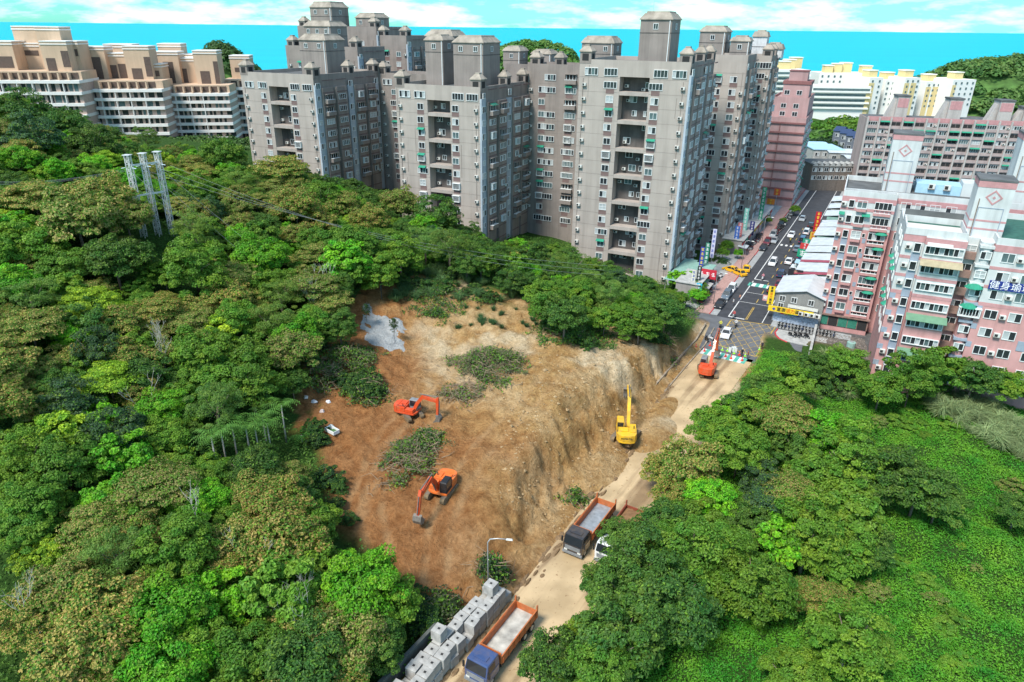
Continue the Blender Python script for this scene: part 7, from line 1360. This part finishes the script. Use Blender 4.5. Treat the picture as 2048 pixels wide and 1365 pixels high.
# rutted mud berms along the haul road edges
rg = np.random.default_rng(21); mb = MB()
for k in range(150):
    t = rg.uniform(0.28, .86); arc_ = _arcs[7] * t; i_ = int(np.searchsorted(_arcs, arc_)) - 1; f_ = (arc_ - _arcs[i_]) / (_arcs[i_ + 1] - _arcs[i_]); c_ = RL[i_] * (1 - f_) + RL[i_ + 1] * f_; d_ = (RL[i_ + 1] - RL[i_]); d_ = d_ / np.hypot(*d_); nr = np.array([d_[1], -d_[0]]); o_ = abs(rg.normal(0, .7)) - .3
    c_ = c_ + nr * o_; a_ = rg.uniform(.3, 1.1); b_ = rg.uniform(.15, .4); base = [(c_[0] + d_[0] * a_ * math.cos(q) + nr[0] * b_ * math.sin(q), c_[1] + d_[1] * a_ * math.cos(q) + nr[1] * b_ * math.sin(q)) for q in np.linspace(0, 6.283, 8)[:-1]]
    mb.prism(base, -.02, rg.uniform(.05, .22), None, [(c_[0] + (x - c_[0]) * .55, c_[1] + (y - c_[1]) * .55) for x, y in base])
tag(mb.build('mud_clods', mat('wet_brown_mud', (.21, .135, .07), .7, var=.35, scale=2, bump=.5, bscale=5)), 'wet brown mud clods along the haul road edge', 'mud', kind='stuff')
# loose rocks on the cut
rg = np.random.default_rng(8); V = []; F = []
for k in range(1500):
    t = rg.random(); px = 1000 + rg.random() * 330; py = 700 + rg.random() * 330
    x, y = at(px, py, 3); 
    if site_mask(np.array([x]), np.array([y]))[0] < .9: continue
    r_ = abs(rg.normal(0, .12)) + .04; b = len(V); z = 0; V += [(x + r_ * rg.uniform(.6, 1.2) * a, y + r_ * rg.uniform(.6, 1.2) * b_, c * r_ * rg.uniform(.5, .9)) for a, b_, c in ((1, 0, 0), (-1, 0, 0), (0, 1, 0), (0, -1, 0), (0, 0, 1), (0, 0, -1))]; F += [(b + i, b + j, b + k_) for i, j, k_ in ((0, 2, 4), (2, 1, 4), (1, 3, 4), (3, 0, 4), (2, 0, 5), (1, 2, 5), (3, 1, 5), (0, 3, 5))]
V = np.array(V); cx_ = np.repeat(V.reshape(-1, 6, 3)[:, :, :2].mean(1), 6, 0); V[:, 2] += height(cx_[:, 0], cx_[:, 1]); me = bpy.data.meshes.new('loose_rocks'); fast_mesh(me, V, np.array(F), False); me.materials.append(mat('pale_rock', (.38, .27, .145), .9, var=.4, scale=.4)); tag(link('loose_rocks', me), 'pale loose stones scattered over the cut slope', 'stones', kind='stuff')
# rubble yard under the pharmacy-side block
RY = np.array([at(a, b, 0) for a, b in ((1636, 662), (1728, 680), (1745, 735), (1625, 712))]); quadsheet('rubble_yard', [tuple(q) for q in RY], .10, mat('dark_gravel', (.14, .125, .11), .95, var=.4, scale=1.5, bump=.8, bscale=6)); rg = np.random.default_rng(31); V = []; F = []
for k in range(900):
    a_, b_ = rg.random(2); c_ = (RY[0] * (1 - a_) + RY[1] * a_) * (1 - b_) + (RY[3] * (1 - a_) + RY[2] * a_) * b_; r_ = rg.uniform(.06, .24); b = len(V); V += [(c_[0] + r_ * rg.uniform(.6, 1.2) * i, c_[1] + r_ * rg.uniform(.6, 1.2) * j, .12 + r_ * rg.uniform(.5, .9) * k_) for i, j, k_ in ((1, 0, 0), (-1, 0, 0), (0, 1, 0), (0, -1, 0), (0, 0, 1), (0, 0, -1))]; F += [(b + i, b + j, b + k_) for i, j, k_ in ((0, 2, 4), (2, 1, 4), (1, 3, 4), (3, 0, 4), (2, 0, 5), (1, 2, 5), (3, 1, 5), (0, 3, 5))]
me = bpy.data.meshes.new('rubble'); fast_mesh(me, np.array(V), np.array(F), False); me.materials.append(mat('rubble_stone', (.20, .17, .15), .95, var=.5, scale=.8)); tag(link('rubble', me), 'dark broken rubble in the yard below the pink block', 'rubble', kind='stuff')
mb = MB(); a_, b_ = RY[0], RY[3]; mb.bar((a_[0] - .6, a_[1], .7), (b_[0] - .6, b_[1], .5), .45, 1.5); tag(mb.build('ramp_wall', conc), 'sloping concrete ramp wall beside the rubble yard', 'wall')
q = at(1700, 700, 0); o = empty('water_tank', (q[0], q[1], .12), .4, 'small pale green tank standing in the rubble yard', 'tank'); mb = MB(); mb.prism([(.8 * math.cos(a), .8 * math.sin(a)) for a in np.linspace(0, 6.283, 13)[:-1]], 0, 1.5); mb.build('shell', MT['mint_sheet'], o, bevel=.06); MB().tube([(0, 0, 1.5), (0, 0, 1.68)], .3, 10).build('lid', alum, o)
# ---------------------------------------------------------------- street signs with illegible writing, planting, planters
def marks_sign(s_, t_, w, h, z, c, label, mc=txt_w, n=5, vertical=True, rz=STREET_ANG, pole=True):
    q = st(s_, t_); key = 'sign_%02d%02d%02d' % tuple(int(v * 99) for v in c); o = empty('shop_sign', (q[0], q[1], 0), rz, label, 'sign'); MB().box(-w / 2, w / 2, -.12, .12, z, z + h).build('board', mat(key, c, .5, var=.05), o); rr_ = random.Random(int(s_ * 10) + int(h * 7))
    mb = MB()
    for i in range(n):
        cx_, cz = (0, z + h - (i + .5) * h / n) if vertical else (-w / 2 + (i + .5) * w / n, z + h / 2); g_ = min(w, h / n if vertical else w / n, h) * .36
        for j in range(3): zz = cz - g_ + (j + .5) * 2 * g_ / 3; mb.box(cx_ - g_ * rr_.uniform(.5, 1), cx_ + g_ * rr_.uniform(.5, 1), -.15, -.11, zz - g_ * .12, zz + g_ * .12)
        mb.box(cx_ - g_ * .12, cx_ + g_ * .12, -.152, -.112, cz - g_, cz + g_)
    mb.build('lettering', mc, o)
    if pole: MB().bar((0, .05, 0), (0, .05, z + .1), .12).build('post', alum, o)
for a in [(7.0, -9.0, .9, 4.6, 3.0, (.02, .03, .03), 'tall black shop sign with white marks at the corner', txt_w, 6), (6.0, -9.9, .8, 4.2, 2.6, (.62, .62, .50), 'cream vertical sign with blue marks beside the black sign', txt_b, 5), (4.2, -8.0, 1.2, 2.0, 2.6, (.03, .42, .60), 'small cyan sign below the black sign', txt_w, 3), (19, -11.5, 1.0, 5.4, 3.2, (.05, .06, .30), 'dark blue and orange vertical sign below the tall tower', txt_y, 5), (22.5, -11.2, 1.0, 5.2, 3.6, (.03, .20, .13), 'dark green vertical sign between two blue ones', txt_w, 5), (25.5, -10.6, .9, 7.2, 4.4, (.55, .55, .70), 'tallest pale violet vertical sign below the tower', txt_b, 6), (47, -9.2, 1.2, 4.6, 3.0, (.05, .15, .50), 'bright blue vertical sign by the arcade', txt_w, 5), (49.5, -9.0, 1.3, 4.8, 3.2, (.55, .18, .18), 'red and white vertical sign next to bright blue one', txt_w, 5), (57, -9.2, 1.2, 6.4, 4.0, (.20, .50, .42), 'mint and white vertical sign above the arcade', txt_w, 6), (58.5, -7.4, 1.2, 4.0, 2.6, (.03, .03, .16), 'navy vertical sign on the pink pavement', txt_w, 5), (72, -7.6, 1.0, 3.8, 3.0, (.02, .26, .15), 'short green vertical sign along the far arcade', txt_w, 4), (80, -8.8, 1.2, 8.0, 4.2, (.02, .28, .14), 'tall green vertical sign before the pink tower', txt_w, 7), (70, 8.4, 1.5, 6.5, 2.4, (.42, .015, .03), 'tall red banner sign beside the sheds', txt_y, 6), (53, 8.0, 1.9, 1.5, 3.6, (.03, .28, .18), 'green square sign above a red one', txt_w, 1), (50.5, 8.0, 2.2, 1.5, 3.0, (.55, .05, .05), 'red square sign beside the sheds', txt_w, 2), (42.5, 8.4, 2.4, 2.0, 3.0, (.02, .30, .17), 'green board with white emblem beside the sheds', txt_w, 1), (21.5, 9.6, 3.2, 2.2, 3.6, (.03, .03, .035), 'dark board with pale picture over the shed front', mat('food_picture', (.6, .35, .25), .6), 2), (60, 8.6, 1.2, 2.6, 2.8, (.60, .38, .05), 'ochre sign between red boards at the sheds', txt_r, 3), (95, -8.6, 2.4, 1.8, 4.0, (.62, .20, .03), 'orange sign at the far corner shops', txt_y, 2), (103, -8.2, 2.0, 2.2, 5.5, (.60, .10, .04), 'red orange sign at the far junction', txt_y, 2)]: marks_sign(*a)
_q = np.array(at(1708, 372, 0)) - SO; marks_sign(float(_q @ SU) - 1, float(_q @ SV), 6.0, 4.0, 4.5, (.55, .03, .03), 'big red billboard with yellow writing at far junction', txt_y, 3, False)
marks_sign(12.0, -8.2, 4.0, 2.2, 3.4, (.50, .03, .05), 'red shop canopy sign with white emblem on the forecourt', txt_w, 3, False)
for s_, t_, w, d, z, m, lb in ((9.5, -7.8, 2.6, 4.5, 2.8, conc, 'grey canopy of the corner shop'), (37.5, 8.9, 2.6, 3.6, 3.2, bluesheet, 'pale blue awning before the sheds'), (46.5, -7.0, 2.4, 3.4, 2.7, roofw, 'white canopy on the pink pavement')):
    q = st(s_, t_); o = empty('canopy', (q[0], q[1], 0), STREET_ANG, lb, 'canopy'); MB().hexa([(-w / 2, -d / 2, z), (w / 2, -d / 2, z - .3), (w / 2, d / 2, z - .3), (-w / 2, d / 2, z)], [(-w / 2, -d / 2, z + .06), (w / 2, -d / 2, z - .24), (w / 2, d / 2, z - .24), (-w / 2, d / 2, z + .06)]).build('sheet', m, o)
    for x in (-w / 2 + .1, w / 2 - .1):
        for y in (-d / 2 + .1, d / 2 - .1): MB().tube([(x, y, 0), (x, y, z - .2)], .04, 6).build('post', alum, o)
TABS = {'mid': (['broad'], KIND['mid'][1], 'street_tree', 'street tree planted among the shops below the grey towers', 'street trees below the towers'), 'bright': (['bigleaf'], KIND['bright'][1], 'street_tree', 'bright green street tree beside the corner shops', 'bright street trees')}
for s_, t_, r_, kd in ((9, -14.5, 2.3, 'bright'), (12, -12.5, 2.0, 'bright'), (38.5, -10.5, 1.6, 'mid'), (42, -7.2, 1.3, 'bright'), (45, -11, 1.8, 'mid'), (76, -9.5, 1.8, 'mid'), (82, -6.8, 1.3, 'mid'), (100, -1.4, 1.7, 'mid'), (86, -2.6, 1.1, 'mid')): q = st(s_, t_); tree(kd, q[0], q[1], .1, r_, TABS)
q = st(36, -9.5); o = empty('round_planter', (q[0], q[1], .1), 0, 'round hedge planter on the paved forecourt by the taxis', 'planter'); mb = MB(); mb.prism([(1.9 * math.cos(a), 1.9 * math.sin(a)) for a in np.linspace(0, 6.283, 19)[:-1]], 0, .45); mb.build('rim', conc, o); c = link('hedge', PROTO['bush'][0][0], o, (0, 0, .4)); c.scale = (.95, .95, .55); c.color = (.04, .12, .02, 1)
TB = {'mid': (['bush'], (.045, .12, .025), 'shrub', 'low green shrub along the forecourt and tower foot', 'shrubs at the tower foot')}
for k in range(22): q = st(grnd.uniform(5, 42), grnd.uniform(-15.5, -11)); tree('mid', q[0], q[1], .05, grnd.uniform(.7, 1.3), TB, .8)
FLD = {'mid': (['bush'], (.12, .26, .025), 'field_shrub', 'low shrub rising out of the creeper field', 'shrubs in the creeper field'), 'olive': (['bush'], (.25, .25, .08), 'field_shrub', 'straw tinged shrub rising out of the creeper field', 'straw tinged shrubs in the field')}
for k in range(34):
    px, py = grnd.choice([(grnd.uniform(1650, 1900), grnd.uniform(820, 880)), (grnd.uniform(1850, 2040), grnd.uniform(940, 1360)), (grnd.uniform(1700, 1860), grnd.uniform(1060, 1340))]); g = ground_at(px, py, .4); tree(grnd.choice(['mid', 'mid', 'mid', 'olive']), g[0], g[1], g[2] - .3, grnd.uniform(.7, 1.9), FLD, .7)
def bare_mesh(seed):
    rg_ = random.Random(seed); mb = MB()
    def limb(p, d, L_, r_, n):
        q = p + d * L_; m_ = p + d * L_ * .5 + Vector((rg_.uniform(-.1, .1), rg_.uniform(-.1, .1), 0)) * L_; mb.tube([p, m_, q], [r_, r_ * .8, r_ * .6], 5)
        if n:
            for _ in range(rg_.choice([2, 2, 3])): limb(q, (d + Vector((rg_.uniform(-.7, .7), rg_.uniform(-.7, .7), rg_.uniform(-.1, .35)))).normalized(), L_ * rg_.uniform(.55, .75), r_ * .6, n - 1)
    limb(Vector((0, 0, -.5)), Vector((rg_.uniform(-.2, .2), rg_.uniform(-.2, .2), 1)).normalized(), 3.6, .13, 4); return mb.mesh('branches', PALEBARK)
BARE = [bare_mesh(s_) for s_ in (3, 5, 8)]
for i, (px, py) in enumerate([(325, 690), (330, 720), (500, 1100), (590, 1210), (610, 1250), (445, 715), (640, 560), (620, 600), (300, 800), (60, 1210), (390, 1030)]):
    g = ground_at(px, py, 5); o = empty('bare_tree', g, i * 1.7, 'leafless pale-limbed tree poking through the canopy', 'tree', 'leafless trees in the canopy'); b_ = link('branches', BARE[i % 3], o); b_.scale = (.85, .85, .95)
EDGE = {'mid': (['bush'], (.04, .11, .022), 'edge_shrub', 'leafy shrub on the rim between forest and bare site', 'shrubs on the site rim'), 'dark': (['bush'], (.025, .075, .02), 'edge_shrub', 'dark leafy shrub on the rim of the bare site', 'dark shrubs on the site rim')}
for (x0, y0), (x1, y1), n in (((640, 870), (650, 900), 3), ((800, 575), (980, 600), 16), ((1100, 640), (1180, 700), 6), ((690, 760), (760, 790), 6), ((700, 600), (730, 560), 6), ((740, 545), (1060, 560), 22), ((1080, 600), (1230, 640), 14), ((1240, 650), (1330, 690), 10), ((610, 720), (660, 660), 8), ((660, 950), (690, 1060), 6), ((830, 1200), (860, 1290), 8), ((1010, 560), (1200, 590), 14)):
    for k in range(n): t_ = (k + .5) / n; g = ground_at(x0 + (x1 - x0) * t_ + grnd.uniform(-12, 12), y0 + (y1 - y0) * t_ + grnd.uniform(-10, 10)); tree(grnd.choice(['mid', 'dark']), g[0], g[1], g[2] - .1, grnd.uniform(.9, 1.9), EDGE)
PKB = {'mid': (['bush'], (.085, .21, .03), 'hedge_shrub', 'mid green shrub in the thicket below the pink blocks', 'shrubs below the pink blocks'), 'dark': (['bush'], (.055, .15, .03), 'hedge_shrub', 'dark green shrub in the thicket below the pink blocks', 'dark shrubs below the pink blocks')}
for k in range(46):
    px = 1590 + k * 10.2; g = ground_at(px + grnd.uniform(-8, 8), 752 + grnd.uniform(-26, 34), 1.2); tree(grnd.choice(['mid', 'mid', 'dark']), g[0], g[1], g[2] - .1, grnd.uniform(1.3, 2.6), PKB, 1.15)
for o in SCO:
    for c in list(o.children_recursive): bpy.data.objects.remove(c)
    bpy.data.objects.remove(o)
